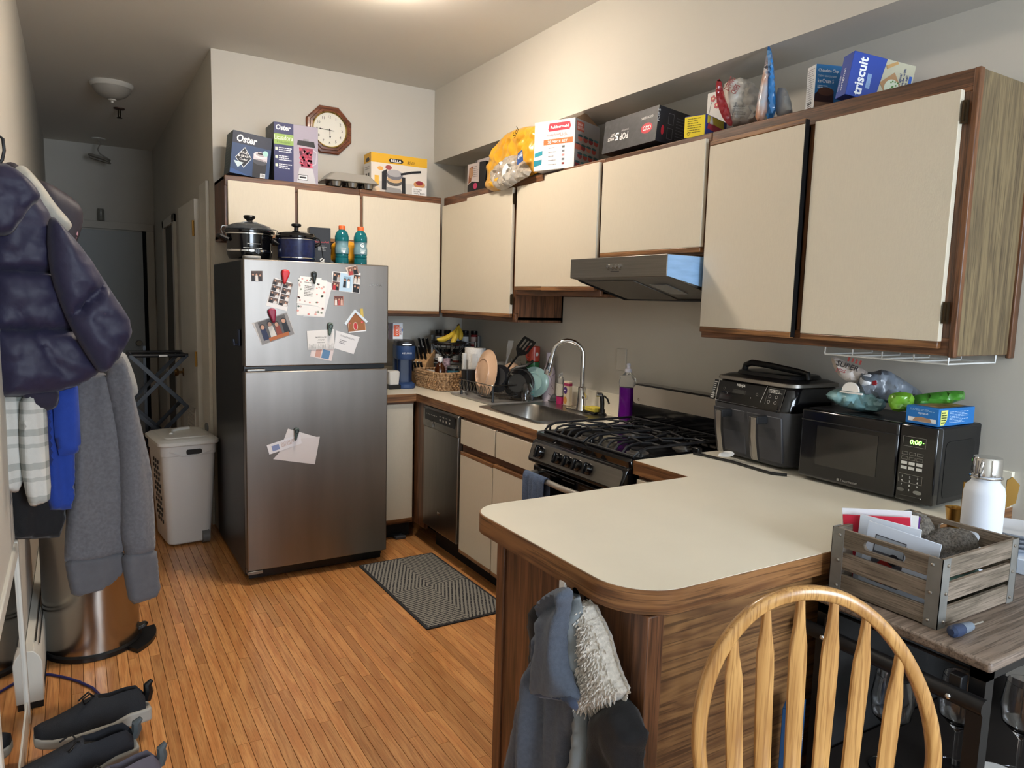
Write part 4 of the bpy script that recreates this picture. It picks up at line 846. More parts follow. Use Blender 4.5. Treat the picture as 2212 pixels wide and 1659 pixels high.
# heater, mirror, bin on the left
t = thing('baseboard_heater', 'white metal baseboard heater along the left wall', 'heater', (XL, -.86, 0))
hp = [(.002, .03), (.05, .03), (.05, .165), (.042, .19), (.026, .21), (.002, .215)]
ob('cover', MB().loft([[(a, y, z) for a, z in hp] for y in (-.84, .88)]), M_white, t, bev=.002)
ob('end_cap', MB().loft([[(a+(.004 if a > .01 else 0), y, z+(.004 if z > .1 else -.005)) for a, z in hp] for y in (-.9, -.82)]), M_white, t, bev=.003)
ob('foot_strip', MB().box(.004, .052, -.895, .86, 0, .026), M_blackm, t)
for q in (.030, .042): ob('louvre_slot', B(q, q+.004, -.8, .84, .2045-(q-.035)*.85, .2085-(q-.035)*.85), mat('slot_dark', '#2a2724'), t)
t = thing('wall_mirror', 'low white-framed mirror leaning on the left wall', 'mirror', (XL+.003, -2.32, 0), rot=(0, math.radians(-1.0), 0))
ob('glass', B(.006, .010, -.38, .42, .03, .62), mat('mirror_glass', '#d0d0d0', .03, 1), t)
for a in ((-.42, -.375, 0, .66), (.42, .45, 0.02, .66)): ob('frame_side', MB().box(.0, .018, a[0], a[1], a[2], a[3]), M_white, t, bev=.004)
for z in (.615,): ob('frame_rail', MB().box(.0, .018, -.375, .41, z, z+.045), M_white, t, bev=.004)
t = thing('trash_can', 'round stainless step trash can with black base under the coats', 'trash can', (-2.385, -1.30, 0))
ob('base_ring', MB().lathe([(.178, 0), (.184, .004), (.184, .02), (.178, .028)], 40), M_black, t)
ob('drum', MB().lathe([(.176, .026), (.176, .6), (.172, .605)], 48), mat('bin_steel', '#a29b92', .22, 1, var=.1, vscale=4, stretch=(1, 1, .1)), t)
ob('lid', MB().lathe([(.178, .6), (.18, .62), (.16, .655), (.1, .672), (.001, .676)], 40), M_blackg, t)
ob('pedal', MB().prism([(0, -.03), (.035, -.024), (.045, 0), (.035, .024), (0, .03)], .04, .05, Matrix.Translation((.178, -.02, 0)) @ Matrix.Rotation(-.3, 4, 'Y')), M_black, t, bev=.003)
ob('pedal_plate', MB().prism([(.004, -.022), (.032, -.018), (.04, 0), (.032, .018), (.004, .022)], .0505, .052, Matrix.Translation((.178, -.02, 0)) @ Matrix.Rotation(-.3, 4, 'Y')), M_steelh, t)
ob('pedal_foot', MB().prism(arc(0, 0, .24, -50, 10, 8)+[(.17, .03), (.12, -.13)], 0, .016), M_black, t)
tag(ob('extension_cord', MB().tube([(-2.575, -1.50, .006)]+[onZ(u, v, .006) for u, v in ((110, 1457), (140, 1463), (170, 1472), (200, 1486), (222, 1508), (250, 1530))], .005, 8), mat('cord_blue', '#2b2f6b', .4)), 'dark blue cord running from heater to the shoes', 'cord')
# floor mat -----------------------------------------------------------------------
def mat_rug():
    m = bpy.data.materials.new('diamond_mat'); m.use_nodes = True; nt = m.node_tree; N = nt.nodes.new; L = nt.links.new; b = nt.nodes['Principled BSDF']
    tc = N('ShaderNodeTexCoord'); sp = N('ShaderNodeSeparateXYZ'); L(tc.outputs['Object'], sp.inputs[0])
    def mth(op, a, bb=None):
        n = N('ShaderNodeMath'); n.operation = op
        for i, q in enumerate((a, bb)):
            if q is None: continue
            if isinstance(q, (int, float)): n.inputs[i].default_value = q
            else: L(q, n.inputs[i])
        return n.outputs[0]
    dd = mth('ADD', mth('ABSOLUTE', mth('MULTIPLY', sp.outputs[0], 2.05)), mth('ABSOLUTE', sp.outputs[1]))
    st = mth('FRACT', mth('MULTIPLY', dd, 24)); line = mth('GREATER_THAN', st, .45)
    n = N('ShaderNodeTexNoise'); n.inputs['Scale'].default_value = 160; L(tc.outputs['Object'], n.inputs['Vector']); sp2 = mth('GREATER_THAN', n.outputs['Fac'], .60)
    mx = N('ShaderNodeMix'); mx.data_type = 'RGBA'; L(mth('MAXIMUM', line, sp2), mx.inputs['Factor']); mx.inputs['A'].default_value = lin('#26282d'); mx.inputs['B'].default_value = lin('#8a8780')
    L(mx.outputs['Result'], b.inputs['Base Color']); b.inputs['Roughness'].default_value = .9
    bp = N('ShaderNodeBump'); bp.inputs['Strength'].default_value = .6; bp.inputs['Distance'].default_value = .004; L(line, bp.inputs['Height']); L(bp.outputs[0], b.inputs['Normal'])
    return m
t = thing('floor_mat', 'grey and black concentric diamond kitchen mat', 'mat', (-.872, -1.398, .0), .012)
ob('pile', MB().box(-.212, .212, -.432, .432, .001, .008), mat_rug(), t)
ob('border', MB().loft([[(p[0], p[1], z) for p in rr(-.225, .225, -.445, .445, .01, 2)] for z in (.0005, .006)]), mat('mat_border', '#2b2c30', .9), t)
tag(ob('bait_tray', MB().prism(rr(-.035, .035, -.04, .04, .01), 0, .018), mat('tray_grey', '#3c3f44', .5), loc=(-.72, -.60, .001), bev=.004), 'small dark tray on the floor under the base cabinet', 'tray')
# ------------------------------------------------------------------ shoes
def shoe(name, label, loc, rz, c_up, c_sole, c_heel, L=.285, tilt=0, s=1):
    t = thing(name, label, 'shoe', loc, rot=(tilt, 0, rz), group='sneakers piled on the floor'); t.scale = (s, s, s)
    st = [(0, .024, .0), (.012, .031, .06), (.03, .034, .085), (.06, .035, .088), (.10, .036, .082), (.13, .039, .092), (.17, .044, .078), (.21, .047, .062), (.245, .044, .05), (.27, .034, .042), (.285, .016, .034)]
    def sole(z, g): return [[(x, sgn*(w+g), z) for sgn, x, w in ()]]
    sol = MB(); rings = []
    for x, w, h in st:
        lift = .012*max(0, (x-.2)/.085)**2; g = .005
        rings.append([(x*1.02-.004, -(w+g), lift), (x*1.02-.004, w+g, lift), (x*1.02-.004, w+g*1.2, lift+.026+.012*(x < .1)), (x*1.02-.004, -(w+g*1.2), lift+.026+.012*(x < .1))])
    ob('sole', sol.loft(rings), c_sole, t, bev=.006, seg=3, ang=60)
    up = MB(); rings = []
    for x, w, h in st[1:]:
        lift = .012*max(0, (x-.2)/.085)**2; z0 = .022+lift; opn = .02 < x < .125; r = []
        for k in range(17):
            a = PI*k/16; cx = -math.cos(a); zz = math.sin(a)**.6
            y = w*(cx if abs(cx) > .0 else 0)*(1-.28*zz*(x > .02)); z = z0+(h-z0*.2)*zz
            if opn and 4 < k < 12: y = w*.62*(k-8)/4.; z = z0+.016+(.0 if 5 < k < 11 else h*.7)
            r.append((x, y, z))
        rings.append(r)
    ob('upper', up.loft(rings), c_up, t, ang=80)
    ob('heel_tab', MB().tube([(.004, 0, .05), (-.002, 0, .075), (.0, 0, .095), (-.012, 0, .106)], [.012, .014, .012, .006], 8), c_heel, t)
    for k in range(4):
        x = .135+k*.018; h = .094-k*.008; ob('lace', MB().tube([(x, -.026, h-.016), (x+.005, -.012, h+.002), (x+.008, .012, h+.002), (x+.004, .026, h-.016)], .0028, 6), M_black, t)
    lo = [(.135, 0, .098), (.15, .02, .12), (.17, .035, .115), (.165, .02, .095), (.14, .0, .1), (.15, -.025, .11), (.175, -.03, .09)]
    ob('lace_bow', MB().tube(lo, .0026, 6), M_black, t)
    return t
kb = mat('knit_black', '#1b1c20', .8, bump=.3, bscale=500); sg = mat('sole_grey', '#a19d94', .6); hg = mat('heel_grey', '#4c5356', .6)
shoe('sneaker', 'black sneaker with pale sole furthest back in the shoe pile', (-2.235, -2.10, .055), PI+.10, kb, sg, M_black, tilt=.12, s=1.14)
shoe('sneaker', 'black sneaker with grey heel collar leaning on the pile front', (-2.29, -2.265, .045), PI+.22, mat('mesh_black', '#202126', .7, bump=.3, bscale=400), sg, hg, tilt=-.25, s=1.14)
shoe('sneaker', 'grey violet sneaker at the bottom of the shoe pile', (-2.225, -2.40, .001), PI+.32, mat('mesh_violet', '#5a555f', .7), mat('sole_white', '#cfcbc6', .5), hg, s=1.14)
# ------------------------------------------------------------------ garments
class Plane:
    def __init__(s, o, n): s.n = V(n).normalized(); s.o = V(o); s.v = V((0, 0, 1)); s.u = s.v.cross(s.n).normalized()
    def at(s, px, py, k=0):
        d = _ray(px, py); t_ = (s.o+s.n*k-CAM).dot(s.n)/d.dot(s.n); p = CAM+d*t_-s.o-s.n*k; return (p.dot(s.u), p.dot(s.v))
    def pts(s, L, k=0): return [s.at(*p, k) for p in L]
    def org(s, k=0): return s.o+s.n*k
def seam(a, b, w=.010, d=.034, g=.006):
    a, b = V(a), V(b); e = b-a
    def f(x, y):
        p = V((x, y)); tt = max(0, min(1, (p-a).dot(e)/e.length_squared)); q = (p-a-e*tt).length
        return -d*math.exp(-(q/w)**2)-d*.35*math.exp(-(q/(w*4))**2)+g*math.sin(tt*e.length*210+3*math.sin(tt*19))*math.exp(-(q/.035)**2)
    return f
def drape(s, amp=.012, kx=9, kz=1.6, fine=.003): return lambda x, y, d: amp*(fn(x*kx, y*kz, s)*1.4)+fine*fn(x*45, y*22, s)
def cloth(name, col, rough=.85, bump=.25, bscale=500, var=.12, vscale=30, **k): return mat(name, col, rough, bump=bump, bscale=bscale, var=var, vscale=vscale, sheen=.15, **k)
LP = Plane((-2.37, -1.80, 1.2), (.30, -.954, 0))
def garment(P, parent, name, L, k, depth, m, res=.016, back=.5, fold=None, **kw):
    return puff(name, P.pts(L, k+depth*(.4 if P is not LP else 0)), tuple(P.org(k)-V(parent.location)), P.u, P.v, depth, m, parent, res=res, back=back, fold=fold, **kw)
t = thing('puffer_jacket', 'navy purple quilted puffer jacket hanging on the left wall', 'jacket', (-2.45, -1.9, .95))
nv = mat('navy_nylon', '#23213d', .55, bump=.25, bscale=60, sheen=.1, var=.15, vscale=9)
k0 = .10
S1 = seam(LP.at(-40, 582, k0), LP.at(112, 586, k0)); S2 = seam(LP.at(-40, 712, k0), LP.at(158, 712, k0)); S3 = seam(LP.at(28, 668, k0), LP.at(130, 812, k0), .007, .012, .002)
def wr(s): return lambda x, y: .009*fn(x*14+y*10, y*24, s)+.005*fn(x*46, y*40-x*20, s)+.006*abs(fn(x*22+y*26, y*12, s+3))
w1, w2_, w3 = wr(1), wr(5), wr(9)
garment(LP, t, 'body', [(-38, 430), (-14, 378), (35, 368), (70, 396), (86, 428), (112, 466), (122, 560), (146, 640), (168, 720), (216, 790), (218, 802), (170, 834), (120, 848), (60, 858), (-30, 858)], k0-.02, .08, nv, fold=lambda x, y, d: S1(x, y)+S2(x, y)+S3(x, y)+w1(x, y), edge=.07, it=1, res=.013)
SS = seam(LP.at(140, 704, k0+.09), LP.at(232, 604, k0+.09)); SA = seam(LP.at(112, 466, k0+.09), LP.at(100, 560, k0+.09), .008, .015, .004)
garment(LP, t, 'sleeve', [(102, 500), (104, 476), (114, 466), (132, 484), (166, 520), (194, 558), (226, 606), (256, 652), (286, 702), (279, 734), (256, 774), (230, 806), (212, 804), (190, 772), (162, 727), (136, 674), (110, 600), (102, 540)], k0+.07, .062, nv, fold=lambda x, y, d: SS(x, y)+SA(x, y)+w2_(x, y), edge=.06, it=1, res=.013)
garment(LP, t, 'collar', [(-36, 372), (0, 346), (48, 372), (88, 416), (86, 434), (64, 448), (38, 492), (24, 506), (4, 512), (-36, 500)], k0+.06, .045, nv, fold=lambda x, y, d: w3(x, y)*1.8, edge=.04, it=1, res=.012)
t = thing('raincoat', 'dark plum hooded raincoat hanging behind the puffer jacket', 'coat', (-2.4, -1.6, .95))
pl_ = mat('plum_shell', '#2f2a33', .6, bump=.15, bscale=60)
garment(LP, t, 'hood', [(60, 380), (106, 395), (150, 422), (175, 444), (181, 470), (175, 500), (165, 526), (150, 560), (80, 540)], -.07, .06, pl_, fold=drape(4, .014, 12, 8), it=1)
garment(LP, t, 'collar', [(2, 352), (36, 349), (62, 388), (60, 410), (0, 405)], -.07, .02, pl_)
garment(LP, t, 'brim_lining', [(160, 500), (168, 490), (170, 505), (162, 524)], -.03, .008, mat('pink_lining', '#c58f95', .7), res=.006)
garment(LP, thing('pale_hoodie', 'cream hoodie edge showing between the puffer and raincoat', 'hoodie', (-2.42, -1.7, 1.6)), 'shoulder', [(26, 368), (44, 355), (62, 364), (94, 402), (122, 444), (150, 474), (158, 490), (140, 504), (90, 476), (40, 420)], .03, .04, cloth('cream_knit', '#b9b4a8'), fold=drape(6, .01, 30, 6))
t = thing('coat_hanger', 'dark hanger hook above the puffer jacket collar', 'hanger', (-2.56, -2.0, 1.8))
hk = [LP.org(.05)+LP.u*a+LP.v*b for a, b in [LP.at(*p, .05) for p in ((-12, 300), (-4, 292), (6, 300), (9, 325), (5, 345), (-4, 358))]]
ob('hook', MB().tube([p-V(t.location) for p in hk], .005, 8), M_iron, t)
def plaid():
    m = cloth('plaid_flannel', '#cfcbc0'); nt = m.node_tree; N = nt.nodes.new; L = nt.links.new; b = nt.nodes['Principled BSDF']
    tc = N('ShaderNodeTexCoord'); sp = N('ShaderNodeSeparateXYZ'); L(tc.outputs['Object'], sp.inputs[0])
    def stripe(out, per, w, ph=0):
        a = N('ShaderNodeMath'); a.operation = 'MULTIPLY_ADD'; L(out, a.inputs[0]); a.inputs[1].default_value = 1/per; a.inputs[2].default_value = ph
        f = N('ShaderNodeMath'); f.operation = 'FRACT'; L(a.outputs[0], f.inputs[0]); g = N('ShaderNodeMath'); g.operation = 'LESS_THAN'; L(f.outputs[0], g.inputs[0]); g.inputs[1].default_value = w; return g.outputs[0]
    ad = N('ShaderNodeMath'); ad.operation = 'ADD'; L(stripe(sp.outputs[2], .11, .2), ad.inputs[0]); L(stripe(sp.outputs[0], .07, .25, .3), ad.inputs[1])
    ad2 = N('ShaderNodeMath'); ad2.operation = 'MULTIPLY_ADD'; L(stripe(sp.outputs[2], .11, .12, .35), ad2.inputs[0]); ad2.inputs[1].default_value = .8; L(ad.outputs[0], ad2.inputs[2])
    mu = N('ShaderNodeMath'); mu.operation = 'MULTIPLY'; L(ad2.outputs[0], mu.inputs[0]); mu.inputs[1].default_value = .4; mu.use_clamp = True
    mx = N('ShaderNodeMix'); mx.data_type = 'RGBA'; L(mu.outputs[0], mx.inputs['Factor']); mx.inputs['A'].default_value = lin('#cfcdc6'); mx.inputs['B'].default_value = lin('#5d665f'); L(mx.outputs['Result'], b.inputs['Base Color']); return m
pm = plaid()
def hang(s, amp, kx, kz=.8): return lambda x, y, d: amp*(abs(fn(x*kx+.35*y*kx*.2, y*kz, s))*2.4-.7)+amp*.35*fn(x*kx*2.6, y*4, s)+.0015*fn(x*60, y*40, s)
t = thing('plaid_shirt', 'white and grey-green plaid flannel hanging below the puffer jacket', 'shirt', (-2.55, -1.9, .8))
garment(LP, t, 'body', [(-26, 840), (62, 840), (68, 900), (60, 1000), (44, 1060), (30, 1066), (10, 1058), (-22, 1040)], .05, .03, pm, fold=hang(2, .02, 22), it=1, res=.011, edge=.02)
garment(LP, t, 'sleeve', [(44, 845), (94, 848), (102, 880), (106, 980), (112, 1074), (98, 1086), (68, 1097), (58, 1080), (46, 1020), (40, 940)], .09, .028, pm, fold=hang(3, .014, 26), it=1, res=.011, edge=.02)
t = thing('blue_shirt', 'royal blue shirt hanging between the plaid and grey garments', 'shirt', (-2.45, -1.8, .75))
garment(LP, t, 'body', [(90, 820), (160, 820), (163, 980), (162, 1098), (130, 1103), (100, 1102), (92, 950)], .0, .03, cloth('royal_blue', '#1d3f9a'), fold=hang(8, .016, 16), it=1, res=.013, edge=.02)
garment(LP, t, 'sleeve', [(112, 820), (168, 815), (172, 900), (176, 976), (150, 984), (120, 984)], .035, .02, cloth('royal_blue', '#1d3f9a'), fold=hang(18, .008, 18), it=1, res=.013, edge=.015)
gs = cloth('grey_fleece', '#6b6a6e', var=.25, vscale=90)
t = thing('grey_sweatshirt', 'heather grey sweatshirt hanging over the trash can', 'sweatshirt', (-2.3, -1.75, .3))
garment(LP, t, 'body', [(160, 815), (215, 800), (250, 820), (262, 1000), (270, 1150), (270, 1196), (210, 1206), (140, 1220), (138, 1190), (148, 1050), (160, 920)], -.03, .035, gs, fold=hang(11, .024, 11), it=1, res=.014, edge=.025)
garment(LP, t, 'hem_rib', [(138, 1206), (200, 1196), (271, 1184), (272, 1232), (240, 1258), (210, 1275), (156, 1294), (146, 1250)], -.026, .032, cloth('grey_rib', '#605f63'), fold=lambda x, y, d: .0015*math.sin(x*500)+hang(11, .018, 11)(x, y, d), it=1, res=.011, edge=.016)
garment(LP, t, 'sleeve', [(222, 795), (262, 764), (276, 790), (300, 900), (328, 1010), (332, 1080), (335, 1130), (337, 1192), (300, 1200), (262, 1206), (256, 1010), (244, 900)], .01, .042, gs, fold=hang(13, .02, 14), it=1, res=.014, edge=.035)
garment(LP, t, 'cuff', [(260, 1190), (338, 1178), (342, 1230), (348, 1284), (316, 1298), (280, 1308), (268, 1250)], .010, .036, cloth('grey_rib', '#605f63'), fold=lambda x, y, d: .0015*math.sin(x*500)+hang(13, .012, 14)(x, y, d), it=1, res=.011, edge=.025)
t = thing('grey_tee', 'pale grey t-shirt sleeve peeking behind the sweatshirt', 'shirt', (-2.25, -1.7, 1.1))
garment(LP, t, 'sleeve', [(235, 760), (268, 755), (288, 800), (300, 846), (294, 854), (284, 858), (260, 830)], -.045, .018, cloth('pale_grey', '#98958f'), it=1)
t = thing('black_trousers', 'black garment hanging lowest beneath the plaid shirt', 'trousers', (-2.5, -1.7, .6))
garment(LP, t, 'body', [(10, 1000), (140, 1000), (144, 1160), (80, 1164), (10, 1166)], -.03, .035, cloth('black_cotton', '#121215'), fold=hang(21, .014, 14), it=1, edge=.02)
t = thing('grey_cuff_jacket', 'light grey jacket cuff at the far left below the plaid', 'jacket', (-2.6, -1.9, .7))
garment(LP, t, 'cuff', [(-28, 1020), (8, 1030), (26, 1066), (22, 1110), (14, 1140), (-8, 1160), (-28, 1150)], .07, .025, cloth('cuff_grey', '#8f8c86'), fold=drape(23, .008, 30, 8), it=1)
t = thing('dark_scarf', 'dark purple knit hem showing under the puffer jacket', 'scarf', (-2.5, -1.85, .9))
garment(LP, t, 'hem', [(34, 835), (128, 835), (128, 870), (118, 884), (92, 889), (60, 876)], .09, .03, cloth('dark_plum', '#241f33'), it=1, res=.011)
# peninsula coats
PP = Plane((-1.45, -3.4, .6), (-1, 0, 0))
t = thing('coat_hook', 'small metal hook plate holding coats on the peninsula end', 'hook', (-1.426, -3.42, .838))
ob('plate', MB().box(-.006, 0, -.016, .016, -.03, .03), M_iron, t, bev=.002)
ob('hook', MB().tube([(-.004, 0, .01), (-.045, 0, .0), (-.052, 0, .02)], .005, 8), M_chrome, t)
ob('loop_tab', MB().box(-.06, -.053, -.010, .010, -.005, .028), M_paper, t)
bf = cloth('blue_fleece', '#555d6b', var=.2, vscale=120, bump=.5, bscale=700)
t = thing('fleece_jacket', 'blue-grey fleece jacket hanging on the peninsula end', 'jacket', (-1.47, -3.33, .3))
garment(PP, t, 'body', [(1163, 1420), (1205, 1400), (1236, 1470), (1243, 1500), (1247, 1545), (1236, 1580), (1224, 1610), (1222, 1680), (1224, 1760), (1072, 1760), (1098, 1620), (1118, 1520), (1150, 1440)], .04, .04, bf, fold=hang(31, .03, 13), it=1, res=.012, edge=.03)
garment(PP, t, 'sleeve', [(1152, 1350), (1170, 1400), (1152, 1500), (1128, 1600), (1108, 1760), (1078, 1760), (1096, 1620), (1116, 1515), (1122, 1500), (1146, 1420)], .055, .025, bf, fold=hang(32, .008, 26), it=1, res=.011)
HS = seam(PP.at(1150, 1332, .09), PP.at(1205, 1300, .09), .012, .03, 0)
garment(PP, t, 'hood', [(1145, 1326), (1150, 1308), (1168, 1286), (1198, 1270), (1226, 1272), (1215, 1340), (1212, 1400), (1218, 1450), (1236, 1496), (1242, 1514), (1236, 1520), (1190, 1508), (1154, 1504), (1151, 1494), (1154, 1440), (1166, 1372), (1156, 1342)], .085, .032, bf, fold=lambda x, y, d: HS(x, y)+drape(33, .014, 14, 5)(x, y, d), edge=.022, it=1, res=.009)
garment(PP, t, 'hood_hem', [(1150, 1488), (1196, 1494), (1238, 1508), (1246, 1530), (1238, 1540), (1226, 1520), (1190, 1512), (1152, 1508)], .10, .014, cloth('fleece_trim', '#3f4a62'), it=1, res=.007)
t = thing('grey_windbreaker', 'pale grey nylon jacket hanging between fleece and sherpa', 'jacket', (-1.46, -3.42, .3))
garment(PP, t, 'body', [(1222, 1268), (1240, 1275), (1250, 1340), (1255, 1480), (1264, 1760), (1214, 1760), (1238, 1560), (1236, 1480), (1217, 1420), (1228, 1340)], .05, .035, mat('grey_nylon', '#7d8488', .45, bump=.3, bscale=50, var=.2, vscale=20), fold=lambda x, y, d: .008*fn(x*40, y*14, 4)+.005*fn(x*80, y*60, 9))
t = thing('maroon_scarf', 'maroon fabric between the fleece hood and grey jacket', 'scarf', (-1.47, -3.4, .7))
garment(PP, t, 'fold', [(1205, 1290), (1226, 1290), (1232, 1340), (1206, 1348)], .02, .02, cloth('maroon', '#4a2430'))
t = thing('black_sherpa_coat', 'black coat with fluffy cream sherpa lining on the peninsula', 'coat', (-1.46, -3.5, .3))
sh = mat('sherpa', '#e4ddd2', .95, bump=1, bscale=160, var=.3, vscale=120, sheen=.4)
def fuzz(x, y, d): return .010*abs(fn(x*70, y*45, 2))+.007*fn(x*160, y*110, 5)+.01*fn(x*14, y*9, 3)
def tufts(t, src):
    r = random.Random(4); me = src.data; m = MB(); co = [v.co.copy() for v in me.vertices]; no = [v.normal.copy() for v in me.vertices]
    for _ in range(3600):
        i = r.randrange(len(co)); n_ = no[i]
        if n_.x > .25: continue
        p = co[i]; dr = (n_*.8+V((-.1, r.uniform(-.5, .5), -.9+r.uniform(-.5, .5)))).normalized(); L = r.uniform(.006, .013); sd = dr.orthogonal().normalized()*.0022; s2 = dr.cross(sd).normalized()*.0022
        q = p+dr*L*.55+n_*.002; e = p+dr*L; m.add([p+sd, p-sd*.5+s2, p-sd*.5-s2, q+sd*.8, q-sd*.4+s2*.8, q-sd*.4-s2*.8, e], [(0, 1, 4, 3), (1, 2, 5, 4), (2, 0, 3, 5), (3, 4, 6), (4, 5, 6), (5, 3, 6)])
    o = ob('fleece_tufts', m, sh, t, ang=60); o['kind'] = 'stuff'
def jag(L, a, s):
    q = []; n = len(L)
    for i in range(n):
        p, r = V(L[i]), V(L[(i+1) % n]); m_ = max(2, int((r-p).length/5)); e = (r-p).normalized(); nn = V((e.y, -e.x))
        for j in range(m_): q.append(tuple(p+(r-p)*j/m_+nn*a*fn(i*3.1+j*1.7, s)*1.6))
    return q
garment(PP, t, 'sherpa_lining', jag([(1248, 1298), (1268, 1308), (1300, 1372), (1322, 1450), (1344, 1498), (1330, 1516), (1284, 1536), (1268, 1570), (1270, 1640), (1286, 1760), (1262, 1760), (1254, 1500)], 4, 3), .02, .042, sh, res=.0055, fold=fuzz, it=1, edge=.03)
tufts(t, COL.objects[-1])
garment(PP, t, 'black_shell', [(1276, 1545), (1300, 1522), (1342, 1508), (1366, 1560), (1386, 1592), (1372, 1650), (1366, 1760), (1292, 1760), (1272, 1620)], .015, .045, cloth('black_shell', '#0e0e12', .8), fold=lambda x, y, d: .02*fn(x*16+y*8, y*9, 41)+.01*abs(fn(x*30, y*22, 4)), it=1, edge=.03)
garment(PP, t, 'black_sleeve', [(1345, 1500), (1378, 1545), (1386, 1590), (1366, 1600), (1340, 1540)], -.0, .02, cloth('black_shell', '#0f0f12'))
garment(PP, t, 'black_edge', [(1238, 1285), (1250, 1300), (1256, 1400), (1250, 1400), (1242, 1340)], .03, .01, cloth('black_shell', '#0f0f12'), res=.008)
t = thing('black_hood', 'black hood edge showing left of the blue fleece', 'hood', (-1.44, -3.3, .7))
garment(PP, t, 'hood', [(1140, 1315), (1156, 1304), (1172, 1340), (1172, 1420), (1150, 1460), (1138, 1440), (1146, 1380), (1138, 1350)], .0, .02, cloth('black_shell', '#0f0f12'))
# ------------------------------------------------------------------ counter corner
C = CZ
t = thing('coffee_maker', 'navy blue single-serve coffee maker beside the refrigerator', 'coffee maker', (-.585, -.33, C), -.22)
cb_ = mat('navy_maker', '#2c4570', .45); cd_ = mat('navy_dark', '#1f3050', .4)
ob('drip_base', MB().loft([rz3(-.056, .056, -.115, .10, .05, .0), rz3(-.06, .06, -.12, .10, .05, .008), rz3(-.06, .06, -.12, .10, .05, .028), rz3(-.054, .054, -.112, .10, .05, .034)]), cb_, t)
ob('back_tower', MB().loft([rz3(-.058, .058, .0, .11, .03, .02), rz3(-.058, .058, .0, .11, .03, .27)]), cd_, t)
ob('column_front', MB().loft([rz3(-.044, .044, -.03, .03, .02, .034), rz3(-.044, .044, -.03, .03, .02, .19)]), cd_, t)
ob('brew_head', MB().loft([rz3(-.056, .056, -.105, .11, .05, .185), rz3(-.062, .062, -.112, .112, .052, .20), rz3(-.062, .062, -.112, .112, .052, .272)]), cb_, t)
ob('lid', MB().loft([rz3(-.06, .06, -.108, .105, .05, .272), rz3(-.058, .058, -.104, .10, .05, .298), rz3(-.05, .05, -.094, .09, .045, .306)]), mat('maker_lid', '#3a3b3e', .35, .5), t)
ob('lid_handle', MB().box(-.03, .03, -.116, -.104, .278, .286), M_chrome, t, bev=.002)
P = Print((-.03, -.1125, .222), (1, 0, 0), (0, 0, 1)); P.text('KEURIG', 0, 0, .0105, '#d5dae2', w=.06, bold=0); P.done('brand_lettering', t)
w, d, h = .095, .06, .105
t = carton('coffee_pod_box', 'white and orange coffee pod box on top of the coffee maker', (-.615, -.245, C+.307), -.2, w, d, h, '#dfe4ea')
P = face(t, w, d, h); P.rect(0, 0, .03, h, '#3a1a16'); P.rect(.034, .018, .072, .092, '#e0592a'); P.text('COLD', .066, .028, .018, '#ffffff', rot=PI/2, w=.056, bold=.02); P.text('DUNKIN', .086, .03, .009, '#9a3a2a', rot=PI/2, w=.05); P.disc(.09, .06, .004, .012, '#3f68b0'); P.done('front_print', t)
t = thing('milk_frother', 'white jug on a black base next to the refrigerator', 'frother', (-.690, -.40, C))
ob('base', MB().box(-.04, .04, -.045, .045, 0, .03), M_black, t, bev=.004)
ob('jug', MB().loft([rz3(-.032, .032, -.036, .036, .012, .03), rz3(-.036, .036, -.04, .04, .012, .09), rz3(-.036, .036, -.04, .04, .012, .11), rz3(-.03, .03, -.034, .034, .012, .116)]), mat('jug_white', '#cfcdc8', .3), t)
# knife block
t = thing('knife_block', 'pale wooden knife block full of black-handled knives', 'knife block', (-.385, -.175, C), -.9)
bw = wood('block_wood', '#b48a5c', '#cfa777', '#8a6238', axis='z', scale=2, rough=.5)
ob('block', MB().loft([[(-.05, -.085, 0), (.05, -.085, 0), (.05, .06, 0), (-.05, .06, 0)], [(-.05, -.085, .06), (.05, -.085, .06), (.05, .07, .06), (-.05, .07, .06)], [(-.05, -.03, .15), (.05, -.03, .15), (.05, .10, .23), (-.05, .10, .23)]]), bw, t, bev=.003)
for r in range(3):
    for c in range(3 if r else 4):
        x = (-.036+.024*c) if r == 0 else (-.03+.03*c); y0 = [-.062, -.005, .055][r]; z0 = [.085, .165, .20][r]; L = [.075, .10, .12][r]
        dv = V((0, -.45, .89)); p = V((x, y0, z0)); k = thing('knife', 'black-handled knife %s in the %s row of the wooden block' % (['leftmost', 'second from left', 'third from left', 'rightmost'][c if c < (3 if r == 0 else 2) else 3], ['lowest', 'middle', 'top'][r]), 'knife', tuple(t.location), -.9, group='knives in the wooden block'); ob('handle', MB().tube([p, p+dv*.02, p+dv*L*.5, p+dv*L*.95, p+dv*L], [.006, .009, .008, .0095, .006], 8, flat=1.5), M_black, k)
        ob('rivet', MB().ball(tuple(p+dv*(L+.001)), .005, 6), M_chrome, k)
# woven basket
t = thing('woven_basket', 'brown woven seagrass basket holding bottles and packets', 'basket', (-.395, -.47, C), .06)
sgm = mat('seagrass', '#7d5b3c', .8, col2='#c9a57c', vscale=60, bump=.4, bscale=200)
def brow(z, g, ph, amp=.006):
    q = rr(-.082-g, .082+g, -.17-g, .17+g, .03, 4); P_ = []
    n = len(q)
    for i in range(n):
        a, b = V(q[i]), V(q[(i+1) % n]); m_ = max(1, int((b-a).length/.012))
        P_ += [a+(b-a)*j/m_ for j in range(m_)]
    out = []
    for i, p in enumerate(P_):
        nrm = V((p.x/.082, p.y/.17)).normalized(); o_ = amp*(1 if (i+ph) % 2 else -1); out.append((p.x+nrm.x*o_, p.y+nrm.y*o_, z))
    return out
for r in range(9): ob('woven_row', MB().tube(brow(.008+r*.0115, r*.0013, r % 2), .0064, 6, closed=True), sgm, t)
